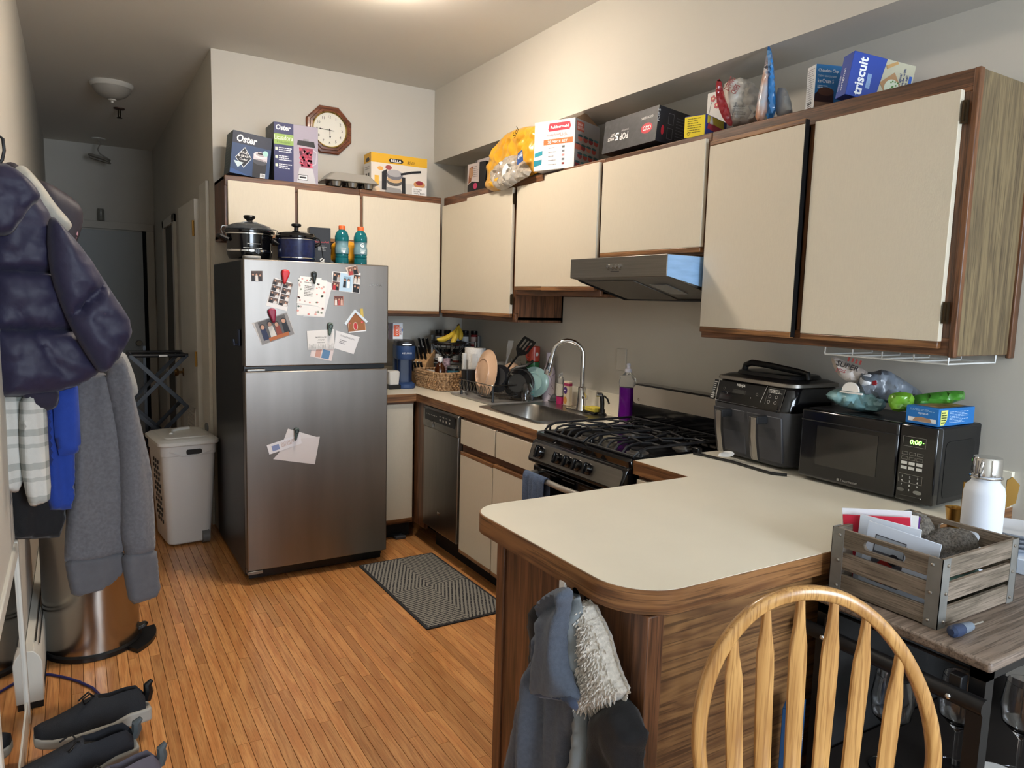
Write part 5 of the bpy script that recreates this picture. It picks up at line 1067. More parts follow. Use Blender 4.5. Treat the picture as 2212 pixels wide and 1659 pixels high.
ob('rim_braid', MB().tube(brow(.112, .012, 0, .004), .009, 6, closed=True), sgm, t)
ob('bottom', MB().prism(rr(-.078, .078, -.165, .165, .03), .001, .006), sgm, t)
bz = C+.012
def bottle(name, lab, loc, prof, m, cap, capm, n=20, lp=None, group=None):
    t = thing(name, lab, 'bottle', loc, group=group); ob('body', MB().lathe(prof, n), m, t); ob('cap', MB().lathe(cap, n), capm, t)
    if lp: lp(t)
    return t
am = mat('amber_glass', '#5a2c10', .08, trans=.5, coat=.3); wc_ = mat('white_cap', '#e8e6e2', .4)
bottle('amber_bottle', 'amber glass bottle with white cap in the woven basket', (-.425, -.54, bz), [(.03, 0), (.034, .01), (.034, .12), (.026, .145), (.013, .16), (.012, .17)], am, [(.016, .168), (.017, .172), (.017, .195), (.015, .198), (0, .198)], wc_)
t = thing('teal_jar', 'dark jar with teal label at the right of the basket', 'jar', (-.35, -.575, bz)); ob('jar', MB().lathe([(.036, 0), (.038, .006), (.038, .12), (.036, .128)], 22), M_black, t); ob('label', MB().lathe([(.0385, .07), (.039, .072), (.039, .112), (.0385, .114)], 22, caps=False), mat('teal_label', '#2b6072', .5), t); ob('lid', MB().lathe([(.038, .128), (.04, .13), (.04, .142), (0, .143)], 22), M_plast, t)
t = thing('striped_tin', 'small pink striped tin standing in the basket', 'tin', (-.355, -.49, bz)); ob('tin', MB().lathe([(.023, 0), (.024, .004), (.024, .185), (.022, .19)], 20), mat('pink_stripe', '#b79aa0', .5, col2='#4a3a44', vscale=60, stretch=(1, 1, 2)), t); ob('lid', MB().lathe([(.0245, .186), (.025, .19), (.022, .2), (0, .201)], 20), M_black, t)
t = thing('packet_pile', 'white folded tissue packet lying in the basket', 'packet', (-.41, -.36, bz)); puff('packet', [(-.04, -.05), (.04, -.05), (.045, .05), (-.04, .055)], (0, 0, .075), (1, 0, 0), (0, 1, .1), .02, mat('packet_white', '#cfccc6', .6), t, res=.014, fold=crinkle(5))
t = thing('clear_bowl', 'clear bowl resting in the basket front', 'bowl', (-.40, -.46, bz)); ob('bowl', MB().lathe([(.02, .03), (.04, .045), (.055, .085), (.057, .087), (.053, .085), (.038, .05), (.0, .034)], 24), M_black, t)
# fruit stand
t = thing('fruit_stand', 'black wire fruit bowl on a pedestal holding bananas', 'fruit bowl', (-.285, -.37, C))
ob('base', MB().lathe([(.06, 0), (.06, .006), (.012, .012)], 24), M_black, t); ob('stem', MB().cyl((0, 0, .01), (0, 0, .2), .006, n=10), M_black, t)
ob('bowl_rim', MB().tube([(.115*math.cos(a*PI/16), .115*math.sin(a*PI/16), .29) for a in range(32)], .007, 8, closed=True), M_black, t)
for k in range(10): a = k*PI/5; ob('bowl_wire', MB().tube([(.115*math.cos(a), .115*math.sin(a), .29), (.10*math.cos(a), .10*math.sin(a), .25), (.06*math.cos(a+.3), .06*math.sin(a+.3), .21), (.012*math.cos(a+.6), .012*math.sin(a+.6), .198)], .003, 6), M_black, t)
bn = mat('banana_yellow', '#d8b53a', .5, col2='#b89a2c', vscale=12)
for k, (P0_, P1_, P2_) in enumerate((((-.10, -.03, .312), (-.02, -.05, .30), (.055, -.02, .395)), ((-.01, -.06, .28), (.03, -.06, .33), (.06, -.02, .40)), ((.06, -.05, .31), (.075, -.04, .34), (.066, -.018, .402)))):
    t = thing('banana', ['yellow banana lying leftmost in the wire bowl', 'yellow banana in the middle of the bunch', 'yellow banana at the right of the bunch'][k], 'banana', (-.285, -.37, C), group='bananas in the wire bowl')
    q = [V(P0_).lerp(V(P1_), s).lerp(V(P1_).lerp(V(P2_), s), s) for s in [i/9 for i in range(10)]]
    ob('peel', MB().tube(q, [.006, .014, .017, .018, .018, .017, .015, .011, .006, .005], 8), bn, t); ob('stem', MB().tube([q[-1], q[-1]+V((.002, .004, .012))], [.005, .004], 6), mat('stem_brown', '#5a4526', .7), t)
# spice rack
t = thing('spice_rack', 'white wire tiered spice rack in the counter corner', 'spice rack', (-.14, -.20, C), -.6)
ww = mat('rack_grey', '#8d9092', .4)
for sx in (-1, 1): ob('side_frame', MB().box(sx*.16-.006, sx*.16+.006, -.07, .06, 0, .33), ww, t, bev=.002)
for z in (.02, .135, .25): ob('shelf', MB().box(-.155, .155, -.065, .055, z, z+.006), ww, t); ob('front_wire', MB().tube([(-.155, -.067, z+.035), (.155, -.067, z+.035)], .003, 6), ww, t)
jc = [('#3a2620', '#b9c0c2'), ('#5a2f22', '#dcdcd8'), ('#7a3226', '#cfd3d0'), ('#2c2a28', '#d8d2c4'), ('#8a2a2c', '#c9b0a8')]
n_ = 0
for z in (.256, .141):
    for k in range(5):
        n_ += 1; x = -.125+k*.062; p = V((x, -.01, z)); p.rotate(Matrix.Rotation(-.6, 3, 'Z')); p += V((-.14, -.20, C))
        s = thing('spice_jar', '%s spice jar on the %s tier of the corner rack' % (['leftmost', 'second', 'third', 'fourth', 'rightmost'][k], 'top' if z > .2 else 'middle'), 'jar', tuple(p), -.6, group='spice jars'); hh = .105 if z > .2 else .09
        ob('jar', MB().lathe([(.022, 0), (.024, .004), (.024, hh*.72), (.02, hh*.78)], 16), mat('spice%d' % k, jc[k][0], .4), s); ob('lid', MB().lathe([(.0225, hh*.77), (.0235, hh*.79), (.0235, hh), (.021, hh*1.02), (0, hh*1.03)], 16), M_black, s); ob('label', MB().lathe([(.0243, .014), (.0246, .015), (.0246, hh*.6), (.0243, hh*.62)], 16, caps=False), flat(jc[(k+n_) % 5][1]), s)
# paper towels
t = thing('paper_towel_roll', 'white embossed paper towel roll on an upright holder', 'paper towel', (-.235, -.655, C))
ob('roll', MB().lathe([(.0, .02), (.064, .02), (.066, .024), (.066, .27), (.064, .274), (.02, .274), (.02, .27)], 36), mat('towel_white', '#dedad4', .85, bump=.8, bscale=70), t)
ob('loose_sheet', MB().loft([[(-.055, -.062, z), (-.02, -.069, z), (-.02, -.0675, z), (-.055, -.060, z)] for z in (.02, .24)]), mat('towel_white', '#dedad4'), t)
ob('holder_base', MB().lathe([(.075, 0), (.075, .012), (.07, .018)], 28), M_black, t); ob('holder_post', MB().cyl((0, 0, .01), (0, 0, .31), .008, n=10), M_wire, t)
t = thing('towel_side_rack', 'white upright strip beside the paper towel roll', 'holder', (-.332, -.69, C)); ob('strip', MB().box(-.01, .012, -.012, .012, 0, .245), mat('white_wire', '#dcdcd8'), t, bev=.003); ob('foot', MB().box(-.02, .02, -.03, .03, 0, .006), mat('white_wire', '#dcdcd8'), t)
# ------------------------------------------------------------------ dish rack and dishes
RX0, RX1, RY0, RY1 = -.43, -.125, -1.215, -.80
t = thing('drying_tray', 'grey drip tray under the dish rack', 'tray', ((RX0+RX1)/2, (RY0+RY1)/2, C)); gx, gy = (RX1-RX0)/2, (RY1-RY0)/2
ob('tray', MB().loft([rz3(-gx-.03, gx+.02, -gy-.04, gy+.04, .02, .001), rz3(-gx-.035, gx+.025, -gy-.045, gy+.045, .02, .012), rz3(-gx-.028, gx+.018, -gy-.038, gy+.038, .02, .010), rz3(-gx-.022, gx+.012, -gy-.032, gy+.032, .02, .005)]), mat('tray_clear', '#8c8884', .3, coat=.3), t)
t = thing('dish_rack', 'wire dish drying rack beside the sink', 'dish rack', ((RX0+RX1)/2, (RY0+RY1)/2, C+.006))
Z0, Z1 = .03, .095
def rim(z, e=0): return [(p[0], p[1], z) for p in rr(-gx+e, gx-e, -gy+e, gy-e, .03, 4)]
ob('top_rim', MB().tube(rim(Z1), .003, 6, closed=True), M_wire, t); ob('bottom_rim', MB().tube(rim(Z0, .01), .003, 6, closed=True), M_wire, t)
for i in range(12): x = -gx+.03+i*(2*gx-.06)/11; ob('floor_wire', MB().tube([(x, -gy+.01, Z0), (x, gy-.01, Z0)], .0018, 5), M_wire, t)
for i in range(9):
    y = -gy+.03+i*(2*gy-.06)/8
    for sx in (-1, 1): ob('side_loop', MB().tube([(sx*(gx-.01), y-.008, Z0), (sx*gx, y-.008, Z1-.02), (sx*gx, y, Z1-.008), (sx*gx, y+.008, Z1-.02), (sx*(gx-.01), y+.008, Z0)], .002, 5), M_wire, t)
for sy in (-1, 1):
    for sx in (-1, 1): ob('foot', MB().tube([(sx*(gx-.02), sy*(gy-.015), Z1), (sx*(gx-.02), sy*(gy-.015), 0)], [.003, .008], 8), M_black, t)
ob('utensil_cup', MB().loft([rz3(-.13, -.03, gy-.07, gy-.01, .01, .03), rz3(-.135, -.025, gy-.075, gy-.005, .01, .15)]), M_black, t)
def plate(name, lab, loc, n, R_, m, foot=True, deep=.022, cat='plate', group=None):
    n = V(n).normalized(); t = thing(name, lab, cat, loc, group=group); F = frame((0, 0, 0), n.orthogonal() if abs(n.z) > .9 else n.cross(V((0, 0, 1))).normalized(), n.cross(n.cross(V((0, 0, 1))).normalized()).normalized())
    if F.col[2].to_3d().dot(n) < 0: F = F @ Matrix.Rotation(PI, 4, 'X')
    b = MB(); b.x = F; b.lathe([(.0, .0), (R_*.58, .0), (R_*.66, -.006), (R_*.9, -deep), (R_, -deep-.002), (R_, -deep-.006), (R_*.66, -.013), (0, -.008)], 44); ob('dish', b, m, t)
    if foot: b = MB(); b.x = F; b.lathe([(R_*.56, -.001), (R_*.57, .004), (R_*.61, .004), (R_*.62, -.003)], 44, caps=False); ob('foot_ring', b, m, t)
    return t
pk = mat('peach_glaze', '#d5b193', .25, coat=.4)
pt_ = plate('dinner_plate', 'large peach dinner plate standing in the dish rack', (-.372, -1.0, C+.155), (-.985, .06, .14), .138, pk)
plate('dinner_plate', 'second peach plate standing behind the black pan', (-.215, -1.03, C+.12), (-.96, -.2, .15), .095, pk)
for k in range(3): plate('black_bowl', ['outermost black bowl in the rack stack', 'middle black bowl in the rack stack', 'innermost black bowl in the rack stack'][k], (-.262+k*.022, -1.215+.018*k, C+.112), (-.66, -.73, .16), .086, mat('black_glaze', '#121315', .15, coat=.6), deep=.035, cat='bowl', group='stacked black bowls')
plate('teal_plate', 'pale teal plate standing behind the black bowls', (-.155, -1.215, C+.115), (-.75, -.65, .1), .088, mat('teal_glaze', '#93b3ae', .25, coat=.3))
t = thing('frying_pan', 'small black frying pan propped in the dish rack', 'pan', (-.32, -1.085, C+.13)); nn = V((-.75, -.55, .35)).normalized(); b = MB(); b.x = frame((0, 0, 0), (.59, -.81, 0), nn.cross(V((.59, -.81, 0)))); b.lathe([(0, .018), (.06, .018), (.082, -.015), (.084, -.017), (.06, .012), (0, .012)], 36); ob('pan', b, M_iron, t)
ob('handle', MB().tube([(.06, -.05, .045), (.09, -.07, .065), (.13, -.10, .075), (.165, -.13, .105)], [.008, .011, .012, .010], 8, flat=.6), M_black, t)
def blade(name, lab, a, b_, hw, head, m, slots=True):
    a, b_ = V(a), V(b_); t = thing(name, lab, 'utensil', tuple(a)); d_ = (b_-a); L = d_.length; u_ = d_.normalized(); side = V((.85, -.52, 0)); side = (side-u_*side.dot(u_)).normalized()
    ob('stem', MB().tube([V((0, 0, 0)), u_*(L-head)], [.006, .006], 8), m, t); F = frame(u_*(L-head), side, u_)
    ol = [(-.008, -.02), (.008, -.02), (hw*.8, .02), (hw, head*.4), (hw, head), (-hw, head*.94), (-hw, head*.4), (-hw*.8, .02)]
    if slots:
        for x0, x1 in ((-hw, -hw*.62), (-hw*.34, -hw*.12), (hw*.14, hw*.36), (hw*.62, hw)): ob('tine', MB().prism([(x0, head*.2), (x1, head*.2), (x1, head*.86), (x0, head*.86)], -.0015, .0015, F), m, t)
        ob('head_base', MB().prism([(-.008, -.02), (.008, -.02), (hw*.8, head*.04), (hw, head*.22), (-hw, head*.22), (-hw*.8, head*.04)], -.0015, .0015, F), m, t); ob('head_tip', MB().prism([(-hw, head*.84), (hw, head*.84), (hw*.96, head), (-hw*.9, head*.96)], -.0015, .0015, F), m, t)
    else: ob('blade', MB().prism(ol, -.003, .003, F), m, t)
blade('slotted_spatula', 'black slotted spatula leaning up out of the dish rack', (-.275, -1.02, C+.10), onX(1146, 732, -.17), .040, .105, M_black)
blade('white_spatula', 'narrow white spatula standing behind the pan', (-.20, -.93, C+.05), onX(1104, 735, -.13), .016, .085, mat('spatula_white', '#c9c6bf', .5), slots=False)
def mug(lab, loc, col, ha, group=None):
    t = thing('mug', lab, 'mug', loc, ha, group='stacked mugs'); m = mat('mug_'+col, col, .25, coat=.4)
    ob('cup', MB().lathe([(0, .004), (.036, .0), (.04, .004), (.041, .088), (.038, .09), (.036, .086), (.036, .01)], 30), m, t); ob('handle', MB().tube([(-.038, 0, .07), (-.058, 0, .072), (-.066, 0, .05), (-.056, 0, .026), (-.038, 0, .024)], .0055, 8), m, t)
    P = Print((.0, -.0418, .045), (1, 0, 0), (0, 0, 1)); P.disc(-.012, 0, .011, .012, '#dcd8d0'); P.done('white_roundel', t)
mp = onX(1160, 800, -.075)
mug('green mug with white roundel at the bottom of the stack', (-.075, -1.085, C+.13), '#2f6a3c', .35); mug('red mug with white roundel on top of the green mug', (-.073, -1.083, C+.221), '#b5402f', .25)
t = thing('upturned_mug', 'clear tumbler supporting the mug stack behind the rack', 'glass', (-.075, -1.085, C)); ob('glass', MB().lathe([(.034, .0), (.036, .002), (.04, .126), (.038, .129), (0, .129), (0, .124), (.034, .122), (.032, .004)], 24), M_glass, t)
t = thing('canister', 'white speckled canister behind the dish rack', 'canister', (-.085, -.72, C)); ob('body', MB().lathe([(.04, 0), (.043, .004), (.043, .165), (.04, .168)], 26), mat('speckle', '#c9c4ba', .4, col2='#a9a49a', vscale=90), t); ob('lid', MB().lathe([(.045, .166), (.046, .17), (.046, .182), (.04, .188), (0, .19)], 26), mat('jug_white', '#cfcdc8'), t)
t = thing('mason_jar', 'clear glass mason jar behind the black pan handle', 'jar', (-.085, -.92, C+.002)); 
t.location = (-.12, -.965, C+.075); ob('jar', MB().lathe([(.032, 0), (.036, .006), (.036, .12), (.028, .135), (.029, .155), (.027, .155), (.026, .137), (.033, .12), (.033, .008)], 24), M_glass, t); ob('thread_ring', MB().tube([(.03*math.cos(a*PI/10), .03*math.sin(a*PI/10), .143) for a in range(20)], .0015, 5, closed=True), M_glass, t)
t = thing('spray_bottle', 'clear bottle with blue cap behind the peach plate', 'bottle', (-.06, -.56, C)); ob('body', MB().lathe([(.03, 0), (.033, .005), (.033, .17), (.016, .2), (.015, .21)], 22), M_plast, t); ob('cap', MB().lathe([(.019, .208), (.02, .21), (.02, .238), (.017, .24), (0, .24)], 20), mat('blue_cap', '#233a86', .4), t)
for k, (u, v, r, hh) in enumerate(((1137, 868, .034, .105), (1097, 862, .026, .06))):
    p = onZ(u, v, C+.014); t = thing('drinking_glass', ['upturned clear stemless glass at the rack front', 'small upturned clear glass behind the rack wires'][k], 'glass', (p.x+.02, p.y+.03, C+.014)); ob('glass', MB().lathe([(r*.8, 0), (r, hh*.35), (r*.95, hh*.75), (r*.5, hh*.97), (0, hh), (0, hh-.004), (r*.46, hh*.93), (r*.9, hh*.72), (r*.94, hh*.35), (r*.76, .002)], 26), M_glass, t)
    if k == 0: P = Print((r*.3, -r*.98, hh*.3), (.9, .35, 0), (0, 0, 1)); P.lines(0, 0, .03, .03, 2, '#4f9a92', seed=2); P.done('lettering', t)
t = thing('tumbler_bottle', 'white marble-pattern steel bottle behind the faucet', 'bottle', (-.052, -1.225, C))
mb_ = mat('marble', '#c9bec8', .35, col2='#b9aeba', vscale=9)
ob('body', MB().lathe([(.034, 0), (.037, .004), (.037, .16), (.034, .18), (.018, .215), (.0165, .25)], 30), mb_, t); ob('cap', MB().lathe([(.0185, .25), (.019, .252), (.019, .282), (.017, .285), (0, .285)], 22), mb_, t)
P = Print((-.037, -.0385, 0), (1, 0, 0), (0, 0, 1)); P.line([(.012, .16), (.03, .13), (.025, .10), (.05, .07)], .0025, '#5a4c68'); P.line([(.03, .15), (.055, .165)], .0025, '#5a4c68'); P.line([(.01, .05), (.04, .03)], .0025, '#5a4c68'); P.done('marble_veins', t)
p = onZ(1205, 868, C+.002); t = thing('sink_stopper', 'grey rubber sink stopper beside the tumbler', 'stopper', (p.x-.01, p.y+.02, C+.006)); ob('flange', MB().lathe([(.04, 0), (.042, .003), (.035, .006), (.025, .008)], 28), mat('rubber', '#3f4144', .6), t); ob('dome', MB().lathe([(.03, .006), (.027, .022), (.015, .034), (0, .037)], 24), mat('rubber', '#3f4144'), t)
pg = mat('pink_gel', '#d83d7c', .1, trans=.4); 
t = thing('soap_pump', 'clear pump bottle with pink soap left behind the sink', 'soap bottle', (-.075, -1.385, C+.006)); ob('bottle', MB().prism(rr(-.018, .018, -.024, .024, .01), .042, .115), M_plast, t); ob('soap', MB().prism(rr(-.018, .018, -.024, .024, .01), 0, .042), pg, t); ob('pump', MB().lathe([(.012, .115), (.016, .12), (.017, .14), (.01, .15), (.006, .155), (.006, .178), (.0, .18)], 18), M_plast, t); ob('spout', MB().tube([(0, 0, .168), (-.022, -.012, .168), (-.028, -.016, .16)], .005, 8), M_plast, t)
t = thing('hand_soap', 'cream hand soap bottle with purple label near the faucet', 'soap bottle', (-.07, -1.445, C+.006)); ob('bottle', MB().prism(rr(-.016, .016, -.026, .026, .012), 0, .135), mat('soap_cream', '#d8c9b0', .35), t, bev=.003); ob('pink_top', MB().prism(rr(-.0165, .0165, -.0265, .0265, .012), .11, .125), mat('soap_pink', '#a8305c', .4), t)
P = Print((-.0168, .026, 0), (0, -1, 0), (0, 0, 1)); P.disc(.026, .085, .017, .02, '#4b2a72'); P.lines(.014, .078, .038, .09, 1, '#ffffff', seed=2); P.disc(.026, .03, .016, .02, '#c9944a'); P.done('label_print', t)
p = onZ(1283, 893, C+.006); t = thing('sponge_holder', 'black sponge dish beside the side sprayer', 'dish', (-.11, -1.735, C+.007)); ob('dish', MB().prism(rr(-.035, .035, -.045, .045, .01), 0, .01), M_black, t, bev=.003)
tag(ob('sponge', MB().box(-.028, .028, -.04, .04, 0, .024), mat('sponge_yellow', '#d8c24a', .9, bump=1, bscale=150, var=.2, vscale=80), loc=(-.11, -1.735, C+.0175), bev=.004), 'yellow sponge on the black dish', 'sponge')
t = thing('dish_soap', 'large clear bottle of purple dish soap by the range', 'soap bottle', (-.075, -1.955, C+.002), -PI/2)
pp = mat('purple_soap', '#6a1390', .06, trans=.55, ior=1.33)
def ds(z, w_, d_): return rz3(-w_, w_, -d_, d_, min(w_, d_)*.8, z)
ob('soap', MB().loft([ds(0, .038, .026), ds(.006, .043, .03), ds(.09, .041, .029), ds(.165, .042, .03)]), pp, t); ob('bottle_top', MB().loft([ds(.165, .042, .03), ds(.19, .047, .032), ds(.215, .04, .03), ds(.235, .018, .016), ds(.242, .014, .013)]), M_plast, t); ob('cap', MB().lathe([(.017, .24), (.018, .243), (.017, .255), (.009, .26), (.009, .272), (.011, .276), (.008, .284), (0, .285)], 20), mat('cap_clear', '#d8d4dc', .3), t)
t = thing('outlet_cover', 'painted blank outlet cover on the wall above the sink', 'outlet cover', (-.001, -1.814, 1.205)); ob('plate', MB().box(-.006, 0, -.037, .037, -.057, .057), M_wall, t, bev=.003)
# dish towel on the oven handle
t = thing('dish_towel', 'blue grey towel draped over the oven handle', 'towel', (-.735, -2.16, .74))
tw = mat('terry_blue', '#5a6a86', .95, bump=1, bscale=350, var=.2, vscale=60)
def towel(y0, y1, zf, zb, off_=0):
    rings = []
    for i in range(19):
        y = y0+(y1-y0)*i/18; wv = .007*math.sin(i*1.5+off_)+.005*math.sin(i*.6); r = []
        for x, z in ((-.018+wv, zf), (-.022+wv, zf*.5), (-.021+wv*.5, -.005), (-.014, .014), (0, .019), (.012, .013), (.016, -.01), (.018, zb*.5), (.018, zb)): r.append((x-.0005, y, z))
        inner = [(x*.78+.0005, yy, z-(.004 if z > -.01 else 0)) for x, yy, z in reversed(r)]
        rings.append(r+inner)
    return MB().loft(rings)
ob('towel', towel(-.085, .075, -.26, -.14), tw, t, ang=70)
# ------------------------------------------------------------------ things on top of the wall cabinets
TZ = UZ+.0045
w, d, h = .215, .16, .235
t = carton('rice_cooker_box', 'dark blue rice and grain cooker box leaning at the cabinet end', (-1.525, -.205, TZ+.0125), 0, w, d, h, '#25324e', rot=(0, .10, .03))
P = face(t, w, d, h); P.rect(0, 0, w, h*.72, '#2d466f'); P.rect(0, h*.72, w, h, '#222a3f'); P.poly([(0, 0), (w*.5, 0), (0, h*.12)], '#33568f', 2)
P.text('Oster', .022, .178, .042, '#f4f4f4', w=.112, bold=.03, shear=.15); P.poly([(.07, .155), (.112, .098), (.072, .04), (.022, .09)], '#e8ecee', 2); P.poly([(.07, .150), (.108, .098), (.072, .045), (.026, .09)], '#161b28', 3)
P.text('RICE', .068, .117, .013, '#ffffff', 4, al='c', w=.036); P.text('& GRAIN', .068, .098, .013, '#ffffff', 4, al='c', w=.062); P.text('Cooker', .068, .081, .011, '#ffffff', 4, al='c', w=.044, shear=.3)
P.poly([(.015, .072), (.07, .068), (.04, .036)], '#cfe0e6', 4)
P.poly([(.122, .0), (.192, .0), (.196, .085), (.12, .09)], '#23232a', 3); P.disc(.158, .09, .039, .017, '#4b4c55', 4); P.poly([(.12, .10), (.197, .095), (.197, .125), (.12, .13)], '#d8cfd6', 4); P.disc(.158, .128, .039, .018, '#e6dfe4', 5); P.disc(.158, .131, .026, .010, '#b6aab2', 6); P.rect(.142, .132, .176, .142, '#1a1a1e', 7); P.disc(.184, .142, .016, .016, '#a9d6cf', 8); P.rect(.165, .004, .193, .028, '#f2f2f2', 5); [P.rect(.168+k*.004, .009, .170+k*.004, .024, '#222222', 6) for k in range(6)]; P.done('front_print', t)
P = face(t, w, d, h, 'l'); P.rect(0, 0, d, h, '#5d6668'); P.lines(.03, .03, d-.02, h-.06, 9, '#77807f', seed=2, fill=.3); P.done('side_print', t)
w, d, h = .255, .2, .33
t = carton('blender_box', 'tall blender box with a fruit-filled blender picture', (-1.262, -.205, TZ), 0, w, d, h, '#2c3160')
P = face(t, w, d, h); P.rect(.112, 0, w, h, '#a29bab'); P.rect(0, h*.63, .112, h*.81, '#8fae57', 2); P.text('Oster', .012, h*.875, .03, '#ffffff', w=.085, bold=.03, shear=.12); P.text('Licuadora', .004, h*.71, .027, '#f3f6ea', 3, w=.104, bold=0); P.text('8 Velocidades', .018, h*.655, .012, '#4d6a2c', 3, w=.075)
for k in range(3): y = h*(.53-.14*k); P.rect(.008, y, .022, y+.016, '#dfe8cf', 2); P.lines(.028, y-.012, .106, y+.02, 3, '#e3e4ee', seed=k+3)
cx = .182; P.poly([(cx-.052, .004), (cx+.06, .004), (cx+.042, .09), (cx-.036, .09)], '#c3c2c6', 2); P.rect(cx-.045, .02, cx+.012, .05, '#1e1e22', 3); P.rect(cx-.042, .023, cx+.009, .047, '#e9e9ea', 4); P.rect(cx-.036, .03, cx+.003, .04, '#2a2a2e', 5)
P.poly([(cx-.03, .09), (cx+.034, .09), (cx+.05, .235), (cx-.045, .235)], '#b7a5b3', 2); P.poly([(cx-.027, .094), (cx+.031, .094), (cx+.044, .205), (cx-.039, .205)], '#8c2f49', 3)
rb = random.Random(5)
for k in range(38): P.disc(cx+rb.uniform(-.032, .036), rb.uniform(.1, .2), .0075, .0075, rb.choice(['#b3304c', '#d9516a', '#5c1f38', '#e0879a', '#7d2740']), 4, 9)
P.line([(cx+.042, .2), (cx+.066, .185), (cx+.06, .12), (cx+.036, .105)], .005, '#c6bcc6', 3); P.poly([(cx-.05, .218), (cx+.056, .212), (cx+.05, .245), (cx-.046, .245)], '#232327', 5); P.rect(cx-.014, .245, cx+.018, .256, '#8b8a90', 5); P.done('front_print', t)
P = face(t, w, d, h, 'l'); P.rect(0, 0, d, h, '#4b4d51'); P.text('Oster', .08, h*.86, .022, '#6d6f72', w=.05); P.done('side_print', t)
w, d, h = .378, .13, .242
t = carton('waffle_maker_box', 'yellow and white waffle maker box priced $5.00', (-.604, -.21, TZ), .0, w, d, h, '#dcd8d2')
P = face(t, w, d, h); P.rect(0, h*.76, w, h, '#dba92c'); P.poly([(.115, .204), (.124, .192), (.205, .192), (.214, .204), (.205, .217), (.124, .217)], '#1d1b1a', 2); P.text('BELLA', .165, .197, .015, '#f4f2ee', 3, al='c', w=.07, bold=.02); P.text('$5.00', .24, .192, .02, '#3a2c12', 3, w=.05, shear=.35, bold=0)
P.rect(0, h*.3, w, h*.76, '#d9d1c6', 1); P.rect(0, 0, w, h*.3, '#c9c3bb', 1); P.disc(.06, .15, .02, .012, '#e0a555', 2); P.disc(.115, .16, .022, .014, '#9a4a4a', 2); P.rect(.022, .045, .05, .105, '#e3b14a', 2); P.disc(.03, .02, .03, .016, '#d9c0a0', 2)
P.poly([(.07, .02), (.10, .02), (.105, .15), (.07, .13)], '#232326', 3); P.poly([(.205, .0), (.23, .0), (.228, .11), (.205, .11)], '#232326', 3); P.poly([(.085, .0), (.21, .0), (.195, .035), (.1, .04)], '#8f8d8b', 3); P.disc(.155, .075, .052, .026, '#55524f', 4); P.disc(.155, .09, .05, .022, '#c9a57a', 5); P.disc(.155, .115, .055, .028, '#77757a', 6); P.disc(.155, .128, .05, .022, '#a9a6a8', 7); P.line([(.195, .125), (.27, .145), (.335, .155)], .014, '#1d1d20', 8); P.disc(.325, .075, .04, .022, '#c48a58', 2); P.disc(.325, .085, .025, .014, '#8c2f3a', 3); P.rect(.275, 0, w-.004, .058, '#e9e6e2', 3); P.text('ROTATING\nBELGIAN\nWAFFLE MAKER', .325, .014, .034, '#5a5652', 4, al='c', w=.08); P.done('front_print', t)
P = face(t, w, d, h, 'l'); P.rect(0, h*.76, d, h, '#dba92c'); P.poly([(.03, .2), (.05, .19), (.09, .19), (.105, .2), (.09, .215), (.05, .215)], '#2a2622', 2); P.rect(.03, .08, .06, .12, '#3a3836', 2); P.rect(.075, .08, .1, .12, '#55524f', 2); P.lines(.02, .14, .11, .165, 2, '#9a9690', seed=3); P.done('side_print', t)
# muffin tin with plastic cover
t = thing('muffin_tin', 'metal muffin tin with clear plastic cover overhanging the cabinet', 'baking tin', (-.94, -.285, TZ+.03))
al_ = mat('foil_alloy', '#a9a7a3', .3, 1)
ob('pan', MB().loft([rz3(-.165, .165, -.085, .115, .02, .0), rz3(-.168, .168, -.088, .118, .02, .003), rz3(-.16, .16, -.08, .11, .02, .004)]), al_, t)
for i in range(3):
    for j in range(2): ob('cup', MB().lathe([(.036, 0), (.028, -.027), (0, -.028)], 20, c=(-.09+i*.1, -.035+j*.1, 0)), al_, t)
ob('cover', MB().loft([rz3(-.166, .166, -.086, .116, .02, .004), rz3(-.16, .16, -.08, .11, .02, .012), rz3(-.115, .125, -.05, .09, .03, .055), rz3(-.105, .115, -.04, .08, .03, .057)]), mat('cloudy_plastic', '#b9b4ac', .25, trans=.35), t)
# right wall row: local x runs towards the viewer's right, front faces the room
RZ = -PI/2
w, d, h = .20, .10, .205
t = carton('mug_box', 'white small carton at the back in the cabinet corner', (-.185, -.70, TZ), RZ, w, d, h, '#b9b0b2')
P = face(t, w, d, h); P.rect(0, 0, .03, h, '#4a4444'); P.lines(.0, .02, .03, h*.9, 8, '#8f8684', seed=4); P.text('High Quality', .06, .165, .012, '#4a4646', w=.07); P.lines(.06, .14, .15, .158, 1, '#4a4646', seed=2); P.done('front_print', t)
w, d, h = .185, .06, .165
t = carton('coffee_box', 'black box with brown picture and pink seal, in front of the white carton', (-.275, -.745, TZ), RZ+.12, w, d, h, '#1b1a1d')
P = face(t, w, d, h); P.poly([(.0, .04), (.05, .06), (.12, .05), (.125, h), (.0, h)], '#b3a9a6'); P.poly([(.01, .05), (.04, .06), (.06, .15), (.02, .14)], '#7a4a34', 2); P.disc(.04, .11, .022, .03, '#a07a5c', 3); P.lines(.065, .08, .115, .15, 6, '#6b6260', seed=3, fill=.3); P.disc(.085, .03, .022, .018, '#a8365c', 3); P.done('front_print', t)
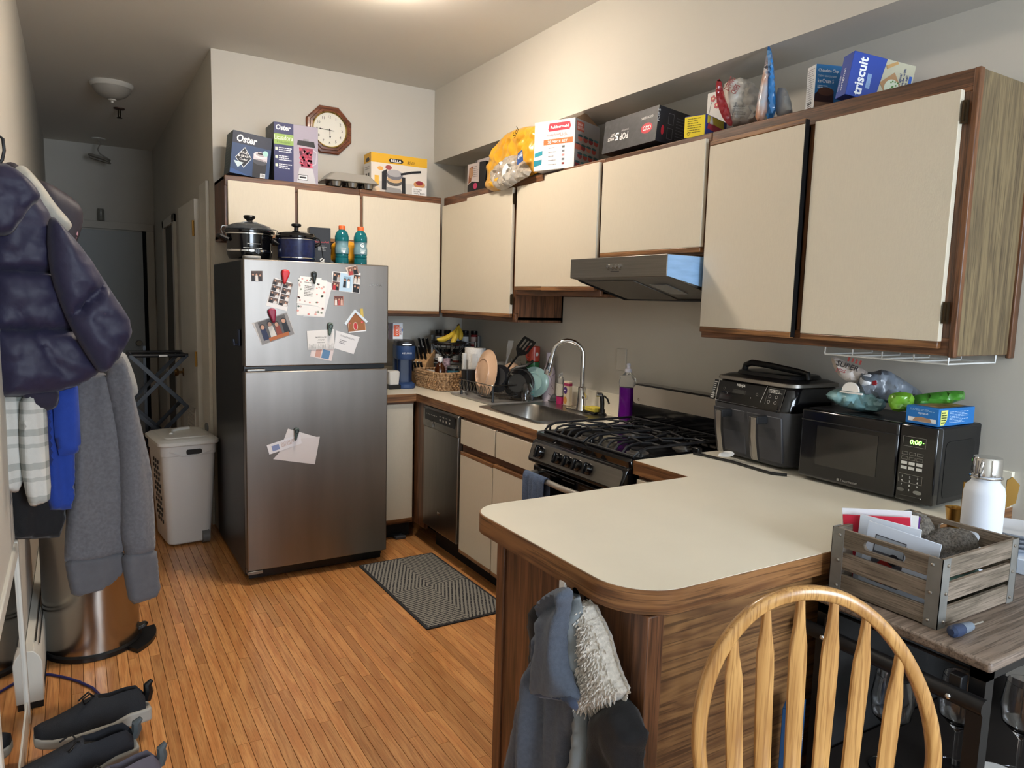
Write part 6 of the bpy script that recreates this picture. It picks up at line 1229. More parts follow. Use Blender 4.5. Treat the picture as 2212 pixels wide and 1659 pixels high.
# yellow plastic wrapper
YP = Plane((-.27, -1.2, 2.2), (-1, 0, 0)); ct = 2.15-2.2
yw = mat('yellow_plastic', '#e0a92e', .28, col2='#c98f1c', vscale=9, coat=.5, bump=.2, bscale=30); cl = mat('film_clear', '#d9d3c8', .15, trans=.5, coat=.4, var=.2, vscale=30)
t = thing('yellow_wrapper', 'torn yellow plastic roll wrapper drooping over the cabinet edge', 'plastic bag', (-.3, -1.2, 2.2))
def yfold(x, y, d): return .016*fn(x*9+y*14, y*9, 2)+.011*abs(fn(x*22-y*18, y*26, 5))+.004*fn(x*60, y*50, 7)
def yshift(x, y): return .075*(1/(1+math.exp((y-ct-.01)*60)))
L = YP.pts([(1062, 372), (1070, 338), (1096, 292), (1132, 274), (1180, 270), (1181, 330), (1178, 374), (1158, 386), (1128, 398), (1108, 414), (1088, 419), (1070, 402)])
puff('wrapper', L, V((-.27, -1.2, 2.2))-V(t.location), YP.u, YP.v, .075, yw, t, res=.012, back=.6, fold=lambda x, y, d: yfold(x, y, d)*.7+foil(3, .014, 13)(x, y, d), shift=yshift, it=1, ang=40)
L = YP.pts([(1064, 372), (1082, 352), (1112, 330), (1140, 352), (1160, 378), (1130, 394), (1110, 408), (1090, 414), (1072, 398)], .07)
puff('clear_torn_film', L, V((-.345, -1.2, 2.2))-V(t.location), YP.u, YP.v, .035, cl, t, res=.012, back=.3, fold=foil(5, .02, 26), shift=lambda x, y: yshift(x, y)*.35, it=1, ang=35)
c_ = onX(1100, 372, -.375)-V(t.location); b = MB(); b.x = frame(c_, (.25, -.97, 0), (0, 0, 1)); b.lathe([(.05, -.03), (.052, .0), (.05, .006), (.02, .007), (.019, -.03)], 26, sy=1); ob('white_roll', b, M_paper, t)
def yprint(px, py, k): p = onX(px, py, k)-V(t.location); return Print(p, (0, -1, .06), (.0, .06, 1))
P = yprint(1110, 360, -.40); P.poly([(.03, .0), (.095, .012), (.085, .07), (.04, .06)], '#2c4a86'); P.text('648', .045, .025, .022, '#e8eef4', rot=.3);  P.done('printed_panel', t)
P = yprint(1112, 300, -.375); P.text('Sol', 0, 0, .035, '#2b2208', rot=.7);  P.done('printed_name', t)
t = thing('green_bag', 'crumpled clear and green bag behind the yellow wrapper', 'bag', (-.12, -.98, TZ)); puff('bag', [(-.09, 0), (.09, 0), (.1, .12), (.05, .2), (-.04, .22), (-.1, .12)], (0, 0, 0), (0, -1, 0), (0, 0, 1), .05, mat('green_film', '#5c7f5c', .25, col2='#a9b0ac', vscale=16, coat=.4), t, res=.012, fold=foil(12, .016, 22), ang=35)
w, d, h = .235, .24, .235
rz = math.radians(-67); t = carton('container_set_box', 'white and red food container set box with open flap', (-.237, -1.592, TZ), rz, w, d, h, '#dedad8', flap=False)
P = face(t, w, d, h); P.rect(0, 0, w, h, '#e6e3e2', 1); P.poly([(.08, .195), (.085, .183), (.205, .185), (.212, .2), (.205, .222), (.088, .222)], '#c4283c', 2); P.text('Rubbermaid', .147, .196, .013, '#ffffff', 3, al='c', w=.105, bold=.02); P.text('easyfind', .075, .156, .018, '#b08a8c', 3, w=.075, bold=0); P.text('Lids', .152, .156, .018, '#c9968c', 3, w=.04, bold=0)
P.rect(.055, .12, w-.01, .146, '#e2703a', 2); P.text('38', .08, .125, .015, '#ffffff', 3, w=.02); P.text('PIECE SET', .105, .127, .011, '#ffffff', 3, w=.09); P.poly([(.02, .09), (.055, .092), (.06, .165), (.02, .15)], '#d5d9dc', 2); P.poly([(.004, .065), (.05, .075), (.05, .095), (.004, .085)], '#2b8fa0', 3); P.poly([(.0, .02), (.045, .028), (.048, .052), (.0, .05)], '#1f7f92', 3)
for k in range(5): P.lines(.085, .1-k*.02, .135, .108-k*.02, 1, '#8f8b8a', seed=k); P.rect(.165, .1-k*.02, .18, .11-k*.02, ['#5a5a5c', '#77757a', '#c98f8c', '#6a686c', '#8c3a34'][k], 2)
P.done('front_print', t)
P = face(t, w, d, h, 'r'); P.rect(0, 0, d, h, '#97918e'); P.rect(.015, .18, .085, .225, '#b8543f', 2); P.text('SPECIAL\nEDITION', .05, .188, .028, '#f2dcd4', 3, al='c', w=.055)
rb = random.Random(9)
for r in range(4):
    for c in range(4):
        x, y = .03+c*.052+(r % 2)*.02, .02+r*.042; P.disc(x, y, .022, .013, rb.choice(['#a9423c', '#c46a58', '#b9b2ae', '#8c2f34']), 2, 14); P.disc(x, y+.012, .023, .006, rb.choice(['#2f5a60', '#3d7a80', '#245058']), 3, 14)
P.rect(.0, .09, .06, .115, '#c0614c', 4); P.done('side_print', t)
ob('open_flap', MB().prism([(-w/2+.02, 0), (w/2-.01, 0), (w/2-.03, .05), (-w/2+.05, .06)], -.0015, .0015, frame((0, .03, h-.004), (1, 0, 0), (0, .5, .85))), M_card, t)
ob('open_flap', MB().prism([(-d/2, 0), (d/2, 0), (.0, .055)], -.0015, .0015, frame((w/2-.003, 0, h-.004), (0, 1, 0), (-.25, 0, .97))), M_card, t)
w, d, h = .365, .19, .145
t = carton('storage_set_box', 'black storage container box lying upside down, red oval logo', (-.222, -2.165, TZ+.014), 0, w, d, h, '#222124', rot=(-.10, 0, RZ-.02), flap=False)
P = face(t, w, d, h); P.rect(0, 0, w, h, mat('slate_print', '#3c3b3d', .5, col2='#2c2b2d', vscale=60)); P.disc(.30, .062, .037, .022, '#c8283a', 2); P.text('OXO', .3275, .073, .02, '#ffffff', 3, w=.052, rot=PI, bold=.02); P.text('GOOD GRIPS', .335, .112, .010, '#e8e6e4', 3, w=.075, rot=PI)
P.text('POP', .178, .072, .03, '#e8e6e4', 3, w=.058, rot=PI, bold=.03); P.text('5', .112, .08, .034, '#ffffff', 3, w=.026, rot=PI, bold=.03); P.text('PIECE\nSET', .08, .08, .03, '#e8e6e4', 3, w=.045, rot=PI, bold=.02); P.text('STANDARD', .178, .086, .007, '#b9b6b4', 3, w=.05, rot=PI); P.done('front_print', t)
P = face(t, w, d, h, 'r'); P.text('POP 5', .008, .08, .012, '#c9c6c4', 2, rot=PI/2, w=.05); P.disc(.03, .05, .008, .02, '#c8283a', 2); P.frame(.055, .08, .085, .125, .0015, '#77757a', 2); P.frame(.055, .02, .085, .065, .0015, '#77757a', 2); P.lines(.1, .02, .17, .12, 8, '#55535a', seed=4, fill=.25); P.done('side_print', t)
P = face(t, w, d, h, 'b'); P.disc(.06, .02, .035, .014, '#c8283a', 2); P.text('POP 5 PIECE', .17, .01, .014, '#d8d6d4', 2, w=.1); P.done('bottom_print', t)
w, d, h = .092, .20, .082
t = carton('foil_box', 'small yellow and blue box next to the black storage box', (-.215, -2.53, TZ), RZ+.30, w, d, h, '#27357c')
P = face(t, w, d, h); P.rect(.001, .001, w-.004, h-.002, '#e8cf2f'); P.lines(.014, .015, .075, .075, 7, '#7a6a1c', seed=3, fill=.35); P.ring(.02, .016, .007, .002, '#7a6a1c', 2); P.done('front_print', t)
P = face(t, w, d, h, 'r'); P.rect(.01, .05, .15, .08, '#c9b83a'); P.poly([(.01, .03), (.19, .02), (.19, .045), (.02, .055)], '#a83244', 2); P.poly([(.03, .05), (.06, .05), (.05, .08), (.035, .08)], '#e8e8ee', 2); P.done('side_print', t)
w, d, h = .11, .07, .215
t = carton('floral_tissue_box', 'white box with red flowers behind the chip bag', (-.10, -2.50, TZ), RZ+.1, w, d, h, '#dcdad6')
P = face(t, w, d, h); 
for x, y in ((.03, .19), (.06, .18), (.085, .195), (.05, .16)):
    for k in range(5): a = k*1.257; P.disc(x+.008*math.cos(a), y+.008*math.sin(a), .006, .006, '#b5303c', 2, 8)
    P.disc(x, y, .004, .004, '#e8c8a0', 3, 8)
P.line([(.01, .12), (.02, .17), (.03, .19)], .002, '#5a5a50'); P.done('front_print', t)
# bags
CPn = (-.62, -.78, 0)
t = thing('chip_bag', 'cream tortilla chip bag with a red sealed edge', 'bag', (-.22, -2.68, TZ)); QP = Plane((-.20, -2.69, 2.25), CPn)
def gp(Pn, t, name, L, k, dep, m, **kw): return puff(name, Pn.pts(L, k), Pn.org(k)-V(t.location), Pn.u, Pn.v, dep, m, t, **kw)
cbm = mat('chip_bag_cream', '#cfc8bd', .35, var=.15, vscale=14, coat=.3)
gp(QP, t, 'pouch', [(1560, 184), (1580, 172), (1605, 168), (1632, 184), (1648, 215), (1645, 262), (1605, 272), (1578, 274), (1566, 240)], 0, .05, cbm, res=.008, back=.8, fold=foil(4, .014, 24), it=1, ang=38, edge=.03)
gp(QP, t, 'red_seal', [(1546, 176), (1557, 168), (1564, 205), (1578, 245), (1584, 272), (1572, 272), (1556, 246), (1546, 212)], .035, .008, mat('seal_red', '#8e2026', .3, coat=.4), res=.007, fold=foil(8, .008, 50), it=1, ang=35)
o_ = QP.org(.058)-V(t.location); u_ = QP.at(1578, 205, .058); P = Print(o_+QP.u*u_[0]+QP.v*u_[1], QP.u, QP.v)
P.text('DIPPING\nCHIPS', .018, .0, .05, '#8a3a34', w=.05, rot=1.1, bold=.02); P.text('Nutrition Facts', .012, -.085, .008, '#3a3634', rot=1.35, w=.06); P.lines(.018, -.085, .06, -.035, 9, '#77726c', seed=3, fill=.3); P.done('bag_print', t)
t = thing('snack_pouch', 'blue and white stand-up snack pouch seen edge-on', 'bag', (-.22, -2.83, TZ)); QP = Plane((-.22, -2.83, 2.25), CPn)
gp(QP, t, 'side_gusset', [(1657, 104), (1661, 98), (1668, 112), (1676, 190), (1676, 256), (1652, 258), (1652, 190)], .01, .03, mat('pouch_blue', '#2f7fc4', .3, coat=.5), res=.009, fold=foil(2, .006, 30), it=1, ang=40, edge=.015)
gp(QP, t, 'front_panel', [(1658, 104), (1660, 190), (1656, 260), (1630, 264), (1636, 215), (1648, 160)], .03, .02, mat('pouch_photo', '#b9c4cf', .3, col2='#c98a5c', vscale=16, coat=.4), res=.009, it=1)
t = thing('grey_pouch', 'grey plastic pouch slumped behind the blue pouch', 'bag', (-.15, -2.9, TZ)); QP = Plane((-.14, -2.9, 2.25), CPn); gp(QP, t, 'pouch', [(1676, 190), (1695, 188), (1708, 215), (1714, 254), (1676, 262)], 0, .045, mat('pouch_grey', '#a9a8a6', .35, var=.2, vscale=20), res=.01, fold=foil(6, .012, 26), it=1, ang=38, edge=.03)
w, d, h = .16, .05, .172
t = carton('granola_bar_box', 'blue chocolate chip granola bar box standing upright', (-.138, -3.03, TZ), -.36, w, d, h, '#2f76b0')
P = face(t, w, d, h); P.text('Chocolate Chip', .008, .145, .014, '#f2f6fa', w=.075); P.text('CHEWY GRANOLA BARS', .008, .132, .006, '#c9dcec', w=.07); P.text('Ice Cream S', .008, .113, .013, '#f2f6fa', w=.06); P.lines(.008, .095, .06, .106, 2, '#c9dcec'); P.poly([(.0, 0), (.075, 0), (.07, .09), (.03, .1), (.0, .075)], '#3a2420', 2); P.rect(.0, .03, .07, .05, '#8a6a52', 3); P.disc(.04, .085, .03, .014, '#5a3a2c', 3); P.done('front_print', t)
P = face(t, w, d, h, 'l'); P.rect(0, 0, d, h, '#d3d6d8'); P.lines(.006, .05, d-.006, h-.008, 16, '#8b8e92', seed=6, fill=.35); [P.rect(.012, .008+k*.006, .036, .008+k*.006+(.002 if k % 3 else .004), '#2a2a2c', 2) for k in range(8)]; P.done('side_print', t)
w, d, h = .215, .058, .135
t = carton('cracker_box', 'royal blue cracker box lying on its side, tilted', (-.178, -3.205, TZ+.010), 0, w, d, h, '#2b46a0', rot=(0, .16, -.42))
P = face(t, w, d, h); P.poly([(.10, 0), (w, 0), (w, h), (.115, h)], '#b9b49c'); P.text('triscuit', .052, .006, .03, '#f2f6fa', w=.118, rot=PI/2, bold=.03); P.lines(.06, .01, .075, .1, 1, '#8fb0e0'); P.poly([(.105, .06), (.15, .005), (.19, .045), (.148, .1)], '#a9825a', 3); P.disc(.147, .052, .025, .026, '#c9cfb9', 4); rb = random.Random(2); [P.disc(.147+rb.uniform(-.02, .02), .052+rb.uniform(-.02, .02), .003, .003, '#4d7a3a', 5, 6) for _ in range(18)]; P.poly([(.115, .115), (.15, .135), (.155, .128), (.12, .105)], '#b9925c', 4)
P.text('original\nmade with\nsea salt', .196, .06, .03, '#2a3a6a', 3, rot=PI/2, w=.06); P.rect(.2, .06, .21, .1, '#2f5ab0', 3); P.done('front_print', t)
P = face(t, w, d, h, 'l'); P.text('original', .035, .02, .016, '#dfe6f6', 2, rot=PI/2, w=.07); P.text('triscuit', .015, .02, .012, '#b9c8ea', 2, rot=PI/2, w=.05); P.done('side_print', t)
# ------------------------------------------------------------------ on the microwave
MZ = CZ+.2445; MP = Plane((-.16, -3.3, 1.2), (-.80, -.60, .0))
def fz(a, s): return foil(s, a*1.5, 27)
t = thing('teal_snack_bag', 'crumpled teal snack bag lying on the microwave', 'bag', (-.19, -3.23, MZ)); QP = Plane((-.20, -3.24, MZ), (-.72, -.55, .42)); QP.v = QP.n.cross(QP.u).normalized()
def mz(L, t, name, k, dep, m, n=(-.8, -.6, 0), o=(-.18, -3.28, 1.2), **kw):
    kw.setdefault('ang', 36); kw.setdefault('edge', dep*.7); Q = Plane(o, n); return puff(name, Q.pts(L, k), Q.org(k)-V(t.location), Q.u, Q.v, dep, m, t, **kw)
mz([(1780, 856), (1796, 842), (1828, 836), (1872, 840), (1905, 846), (1916, 862), (1912, 884), (1890, 893), (1850, 889), (1812, 876)], t, 'bag', 0, .05, mat('teal_foil', '#2f5258', .3, col2='#8fb6b8', vscale=11, coat=.4), res=.009, fold=fz(.012, 3), it=1)
t = thing('bag_clip', 'white bag clip on the teal snack bag', 'clip', tuple(onX(1836, 845, -.26))); ob('jaw', MB().box(-.004, .004, -.045, .035, -.008, -.002), M_paper, t, bev=.002); ob('grip', MB().prism(arc(0, 0, .03, 0, 180, 10), -.003, .003, frame((-.004, -.005, .0), (0, -1, 0), (0, 0, 1))), M_paper, t); ob('post', MB().box(-.003, .003, -.02, -.012, -.006, .012), M_paper, t)
t = thing('silver_chip_bag', 'silvery white chip bag slumped behind the teal bag', 'bag', (-.1, -3.35, MZ))
sl_ = mat('silver_film', '#8e98a4', .35, col2='#5f6670', vscale=8, coat=.3)
mz([(1850, 800), (1880, 805), (1912, 796), (1955, 822), (1996, 850), (1996, 866), (1900, 872), (1852, 860)], t, 'bag', 0, .05, sl_, o=(-.10, -3.38, 1.2), res=.009, fold=fz(.01, 6), it=1)
mz([(1793, 772), (1806, 770), (1842, 788), (1872, 800), (1886, 818), (1868, 830), (1830, 826), (1806, 806)], t, 'folded_top', .03, .018, mat('bag_cream', '#b9ada4', .4, var=.2, vscale=30), o=(-.14, -3.28, 1.2), res=.008, fold=fz(.008, 9), it=1)
mz([(1858, 812), (1885, 806), (1892, 830), (1874, 838), (1856, 832)], t, 'folded_corner', .06, .014, mat('bag_white', '#d8d8da', .4), o=(-.14, -3.28, 1.2), res=.007, fold=fz(.007, 2), it=1)
mz([(1882, 824), (1893, 820), (1896, 832), (1884, 834)], t, 'red_corner', .075, .008, mat('seal_red', '#8e2026', .3), o=(-.14, -3.28, 1.2), res=.006, it=1)
Q = Plane((-.14, -3.28, 1.2), (-.8, -.6, 0)); a_ = Q.at(1806, 786, .05); P = Print(Q.org(.05)+Q.u*a_[0]+Q.v*a_[1]-V(t.location), (Q.u-Q.v*.28).normalized(), (Q.v+Q.u*.28).normalized()); P.text('SUPER', 0, -.004, .018, '#2c2624', w=.07, shear=.1, bold=.02); P.text('JOS', .006, -.024, .014, '#8a2a2c', w=.03); [P.rect(.028+k*.012, .02, .034+k*.012, .034, '#9a3a34') for k in range(4)]; P.done('bag_print', t)
t = thing('wipes_pack', 'bright green packet lying on the microwave', 'packet', (-.14, -3.45, MZ))
gm = mat('lime_foil', '#8fc23a', .25, col2='#5f9a2c', vscale=10, coat=.5)
mz([(1916, 868), (1922, 850), (1950, 846), (1976, 852), (1974, 884), (1930, 892)], t, 'front_end', .04, .025, gm, o=(-.17, -3.42, 1.2), res=.008, fold=fz(.008, 4), it=1)
mz([(1965, 856), (2010, 848), (2080, 842), (2086, 852), (2082, 866), (1990, 884), (1966, 884)], t, 'pack', 0, .035, mat('green_foil', '#4f9a34', .3, col2='#3c7a2c', vscale=7, coat=.4), o=(-.12, -3.46, 1.2), res=.009, fold=fz(.008, 7), it=1)
w, d, h = .098, .19, .052
t = carton('trail_mix_box', 'flat bright blue torn snack box on the microwave corner', (-.168, -3.512, MZ), RZ-.02, w, d, h, '#2470b8')
P = face(t, w, d, h); P.rect(.008, .008, .092, .02, '#e6e6e4'); P.poly([(.022, .009), (.08, .009), (.075, .019), (.05, .023), (.03, .02)], '#a9876c', 2); P.text('trefoils', .068, .036, .007, '#dfe9f4', 2, rot=PI, w=.03); P.lines(.012, .04, .09, .047, 2, '#8fb6dc'); P.done('front_print', t)
P = face(t, w, d, h, 'r'); P.poly([(.01, .004), (.03, .004), (.042, .02), (.045, .048), (.01, .048)], '#d8dc7a', 2); P.lines(.013, .008, .04, .044, 5, '#4a5a2c', 3, seed=3); P.lines(.055, .008, .16, .044, 8, '#bcd4ec', 2, seed=5, fill=.3); P.done('side_print', t)
P = face(t, w, d, h+.0012, 't'); P.poly([(.01, .03), (.09, .02), (.09, .17), (.01, .18)], mat('food_print', '#c49a68', .5, col2='#5a3a28', vscale=30)); P.done('top_print', t)
# ------------------------------------------------------------------ bar cart beside the peninsula
TX0, TX1, TY0, TY1, TT = -.956, -.03, -4.065, -3.668, .84
t = thing('bar_cart', 'grey wood-top bar cart with black pipe frame beside the peninsula', 'bar cart', (-.5, -3.87, 0))
gw = wood('grey_oak', '#64564a', '#87776a', '#3c3028', axis='x', scale=1.6, rough=.5, wave=.8)
def CB(x0, x1, y0, y1, z0, z1): return MB().box(x0+.5, x1+.5, y0+3.87, y1+3.87, z0, z1)
ob('top', CB(TX0, TX1, TY0, TY1, TT-.022, TT), gw, t, bev=.006, seg=3)
fm = mat('frame_black', '#131315', .4)
for x in (TX0+.02, TX1-.05):
    for y in (TY0+.015, TY1-.045): ob('leg', CB(x, x+.03, y, y+.03, .03, TT-.022), fm, t)
for y in (TY0+.015, TY1-.045): ob('top_rail', CB(TX0+.02, TX1-.02, y, y+.03, TT-.05, TT-.022), fm, t); ob('bottom_rail', CB(TX0+.02, TX1-.02, y, y+.03, .12, .15), fm, t)
ob('pipe_handle', MB().tube([(TX0+.5-.005, TY1+3.87+.0, .752), (TX0+.5-.005, TY0+3.87-.0, .752)], .0165, 14), fm, t)
for y in (TY0+.06, TY1-.06): ob('pipe_bracket', MB().box(TX0+.5-.002, TX0+.5+.022, y+3.87-.012, y+3.87+.012, .745, .79), fm, t, bev=.002); ob('bolt', MB().ball((TX0+.5-.022, y+3.87, .752), .006, 6), M_chrome, t)
for z in (.42, .15): ob('shelf', CB(TX0+.03, TX1-.03, TY0+.02, TY1-.02, z-.016, z), mat('shelf_dark', '#221d1a', .5), t, bev=.003)
ob('shade_panel', CB(TX0+.05, TX1-.05, TY1-.012, TY1-.006, .15, TT-.05), mat('shade_black', '#0c0b0b', .7), t)  # added black sheet: stands in for the deep shade under the cart top
for k in range(3): ob('glass_rail', MB().tube([(TX0+.5+.08+k*.12, TY0+3.87+.03, .775), (TX0+.5+.08+k*.12, TY1+3.87-.03, .775)], .004, 6), fm, t)
for sx in (TX0+.035, TX1-.035):
    for sy in (TY0+.03, TY1-.03): ob('caster', MB().cyl((sx+.5-.008, sy+3.87, .018), (sx+.5+.008, sy+3.87, .018), .018, n=14), M_black, t)
# ------------------------------------------------------------------ crate and its contents
KX0, KX1, KY0, KY1, KZ = -.90, -.598, -3.93, -3.69, TT+.0005; KH = .148
t = thing('wooden_crate', 'grey slatted wooden crate with metal corners holding mail', 'crate', ((KX0+KX1)/2, (KY0+KY1)/2, KZ))
cwx, cwy = [wood('crate_'+a, '#655a4c', '#857768', '#3f352b', axis=a, scale=2, rough=.7, bump=.4) for a in 'xy']
kx_, ky_ = (KX1-KX0)/2, (KY1-KY0)/2; zs = ((.002, .042), (.054, .094), (.106, KH))
for z0, z1 in zs:
    for s in (-1, 1): ob('slat', MB().box(-kx_+.004, kx_-.004, s*ky_-.005, s*ky_+.004, z0, z1), cwx, t, bev=.0015)
for z0, z1 in zs[:2]:
    for s in (-1, 1): ob('slat', MB().box(s*kx_-.005, s*kx_+.004, -ky_+.005, ky_-.005, z0, z1), cwy, t, bev=.0015)
def slot_slat(L, z0, z1, sl, sh):
    inn = rr(-sl, sl, (z0+z1)/2-sh, (z0+z1)/2+sh, sh*.98, 5); n = len(inn); out = []
    for x, z in inn:
        out.append((max(-L, min(L, x*L/sl)), z0 if z < (z0+z1)/2 else z1))
    return inn, out
inn, out = slot_slat(ky_-.005, zs[2][0], zs[2][1], .048, .011)
for s in (-1, 1):
    x0, x1 = s*kx_-.005, s*kx_+.004
    ob('handle_slat', MB().loft([[(x0, p[0], p[1]) for p in out], [(x1, p[0], p[1]) for p in out], [(x1, p[0], p[1]) for p in inn], [(x0, p[0], p[1]) for p in inn], [(x0, p[0], p[1]) for p in out]], caps=False), cwy, t, ang=30)
galv = mat('galvanised', '#8f8e8a', .5, .5, var=.3, vscale=14)
for sx in (-1, 1):
    for sy in (-1, 1):
        c = ob('corner_bracket', MB().box(sx*(kx_+.0045), sx*(kx_+.006), sy*(ky_-.024), sy*(ky_+.006), 0, KH+.001).box(sx*(kx_-.024), sx*(kx_+.006), sy*(ky_+.0045), sy*(ky_+.006), 0, KH+.001), galv, t)
        for z in (.014, .074, .134):
            ob('rivet', MB().ball((sx*(kx_+.006), sy*(ky_-.014), z), .004, 5), mat('rivet_steel', '#a8a29a', .3, 1), c); ob('rivet', MB().ball((sx*(kx_-.014), sy*(ky_+.006), z), .004, 5), mat('rivet_steel', '#a8a29a'), c)
ob('bottom', MB().box(-kx_, kx_, -ky_, ky_, .001, .008), cwx, t)
def inslip(name, lab, cat, c, wd, ht, th, col, lean=(0, 0), rz=0, print_=None):
    t = thing(name, lab, cat, (c[0], c[1], KZ+.010+c[2]), rot=(lean[0], lean[1], rz)); ob('sheet', MB().box(-wd/2, wd/2, -th/2, th/2, 0, ht), flat(col) if isinstance(col, str) else col, t, bev=.0006, seg=1)
    if print_: P = Print((-wd/2, -th/2, 0), (1, 0, 0), (0, 0, 1)); print_(P, wd, ht); P.done('print', t)
    return t
rzm = RZ+.25
inslip('mail_envelope', 'white envelope with dark clipping in the crate front', 'envelope', (-.845, -3.80, 0), .15, .158, .002, '#cfd6e2', (.08, .12), rzm, lambda P, w, h: (P.rect(.02, .02, .085, h-.025, '#4a4a50', 1), P.rect(.022, .095, .083, h-.027, '#9aa0a8', 2), P.disc(.05, .05, .02, .03, '#8a2420', 2), P.disc(.065, .085, .012, .014, '#1d1b20', 3)))
inslip('greeting_card', 'folded white card behind the envelope in the crate', 'card', (-.825, -3.765, 0), .13, .165, .003, '#d8dde6', (.05, .05), rzm)
inslip('red_folder', 'bright red folder sticking out of the crate', 'folder', (-.80, -3.745, 0), .14, .168, .004, '#c62c42', (.10, -.12), rzm+.25)
inslip('white_letter', 'white letter behind the red folder in the crate', 'letter', (-.79, -3.735, 0), .145, .182, .002, '#dcdde2', (.12, -.1), rzm+.3)
inslip('purple_booklet', 'purple booklet standing beside the knit hat', 'booklet', (-.76, -3.745, 0), .10, .165, .008, '#54287a', (.04, 0), rzm+.5, lambda P, w, h: P.text('SE', .06, h-.04, .014, '#d8c8e6', w=.02))
inslip('thin_magazine', 'thin white magazine between the folder and booklet', 'magazine', (-.78, -3.75, 0), .11, .172, .004, '#d3d0cc', (.05, -.02), rzm+.45)
kn_ = mat('knit_grey', '#4b4640', .95, bump=1, bscale=220, col2='#7d766c', vscale=140)
t = thing('knit_hat', 'dark grey ribbed knit hat in the crate', 'hat', (-.70, -3.745, KZ+.085)); b = MB(); b.lathe([(.045, 0), (.062, .02), (.06, .05), (.045, .072), (.02, .08), (.001, .081)], 40, sx=1.1, sy=.85)
b.v = [V((p.x, p.y, p.z))*(1+.05*math.sin(math.atan2(p.y, p.x)*20)) for p in b.v]; ob('crown', b, kn_, t); ob('cuff', MB().tube([(.066*math.cos(a*PI/14)*1.05, .055*math.sin(a*PI/14), .02+.008*math.sin(a*.6)) for a in range(28)], .014, 8, closed=True), kn_, t)
t = thing('wool_glove', 'fuzzy grey wool mitten lying over the knit hat', 'mitten', (-.67, -3.82, KZ+.065)); puff('mitten', [(-.075, -.03), (-.03, -.05), (.04, -.045), (.075, -.01), (.07, .03), (.02, .045), (-.05, .04), (-.085, .0)], (0, 0, .045), (.85, -.5, .1), (.5, .85, .25), .03, mat('wool_grey', '#6d6760', .95, bump=1, bscale=260, col2='#3d3934', vscale=200), t, res=.006, back=1.2, fold=lambda x, y, d: .006*fn(x*120, y*120, 1)+.008*fn(x*25, y*25, 3))
t = thing('cardboard_sleeve', 'brown cardboard piece under the wool mitten', 'cardboard', (-.70, -3.86, KZ+.01)); ob('sheet', MB().box(-.06, .06, -.04, .04, .07, .073).box(-.06, .06, .038, .04, 0, .07), M_card, t)
t = thing('teal_wrap', 'pale teal tissue in the bottom of the crate', 'tissue', (-.72, -3.86, KZ+.01)); puff('tissue', [(-.10, -.05), (.10, -.05), (.11, .05), (-.1, .05)], (0, 0, .03), (1, 0, 0), (0, 1, 0), .025, mat('tissue_teal', '#9fd0cc', .6), t, res=.014, back=.9, fold=fz(.012, 5))
# ------------------------------------------------------------------ on the cart
t = thing('screwdriver', 'small blue and grey screwdriver on the cart top', 'screwdriver', (-.865, -3.972, TT+.013)); dv = V((.97, -.02, -.02)).normalized()
ob('handle', MB().tube([dv*-.055, dv*-.05, dv*-.03, dv*-.012, dv*.0], [.006, .012, .013, .010, .009], 14), mat('tool_blue', '#2a3854', .4), t); ob('collar', MB().tube([dv*-.018, dv*.004, dv*.016], [.0115, .0105, .009], 14), mat('tool_grey', '#6c7682', .4), t); ob('shaft', MB().tube([dv*.014, dv*.062], .0022, 8), M_chrome, t)
t = thing('water_bottle', 'white steel water bottle with chrome cap on the cart', 'bottle', (-.466, -3.795, TT))
wb = mat('powder_white', '#d6dbe4', .55, bump=.05, bscale=600)
ob('body', MB().lathe([(.042, 0), (.0455, .004), (.0455, .205), (.042, .222), (.033, .232), (.031, .236)], 40), wb, t); ob('neck', MB().lathe([(.031, .234), (.031, .252)], 32), wb, t); cp_ = ob('cap', MB().lathe([(.032, .25), (.0335, .252), (.0335, .292), (.031, .296), (0, .297)], 36), M_chrome, t)
ob('cap_ring', MB().tube([(.0345*math.cos(a*PI/12), .0345*math.sin(a*PI/12), .246) for a in range(24)], .0028, 6, closed=True), M_chrome, t); ob('cap_loop', MB().tube([(-.034, 0, .248), (-.041, -.004, .262), (-.038, -.006, .285), (-.031, -.004, .29)], .003, 6), M_chrome, t)
t = thing('jigger', 'brass double-ended cocktail jigger behind the crate', 'jigger', (-.435, -3.715, TT)); ob('lower_cup', MB().lathe([(.0215, 0), (.02, .004), (.012, .04), (.007, .052)], 24), M_brass, t); ob('upper_cup', MB().lathe([(.007, .052), (.012, .065), (.0235, .14), (.0245, .142), (.0225, .14), (.01, .07), (.0, .068)], 28), M_brass, t)
t = thing('bar_spoon', 'thin brass bar tool standing beside the bottle', 'bar tool', (-.365, -3.70, TT)); ob('rod', MB().cyl((0, 0, .0), (0, 0, .20), .006, n=10), M_brass, t); ob('foot', MB().lathe([(.02, 0), (.02, .004), (.006, .008)], 16), M_brass, t)
t = thing('gold_strainer', 'gold cocktail tool stand behind the water bottle', 'bar tool', (-.30, -3.73, TT)); ob('stand', MB().box(-.004, .012, -.012, .012, 0, .22), M_brass, t, bev=.004); ob('tag_plate', MB().prism([(0, .0), (.025, .02), (.03, .07), (.012, .09), (0, .08)], 0, .004, frame((.02, -.03, .13), (.5, -.6, 0), (0, 0, 1))), M_brass, t)
for k in range(4): o = tag(ob('paper_plate', MB().lathe([(.04, .002), (.06, .003), (.085, .014), (.088, .015), (.06, .0), (0, .0)], 36, c=(-.285, -3.80, TT+.001+k*.012+.04)), mat('plate_white', '#cfd3da', .5)), ['lowest', 'second', 'third', 'topmost'][k]+' white plate of the stack right of the bottle', 'plate', 'white plates on the cart')
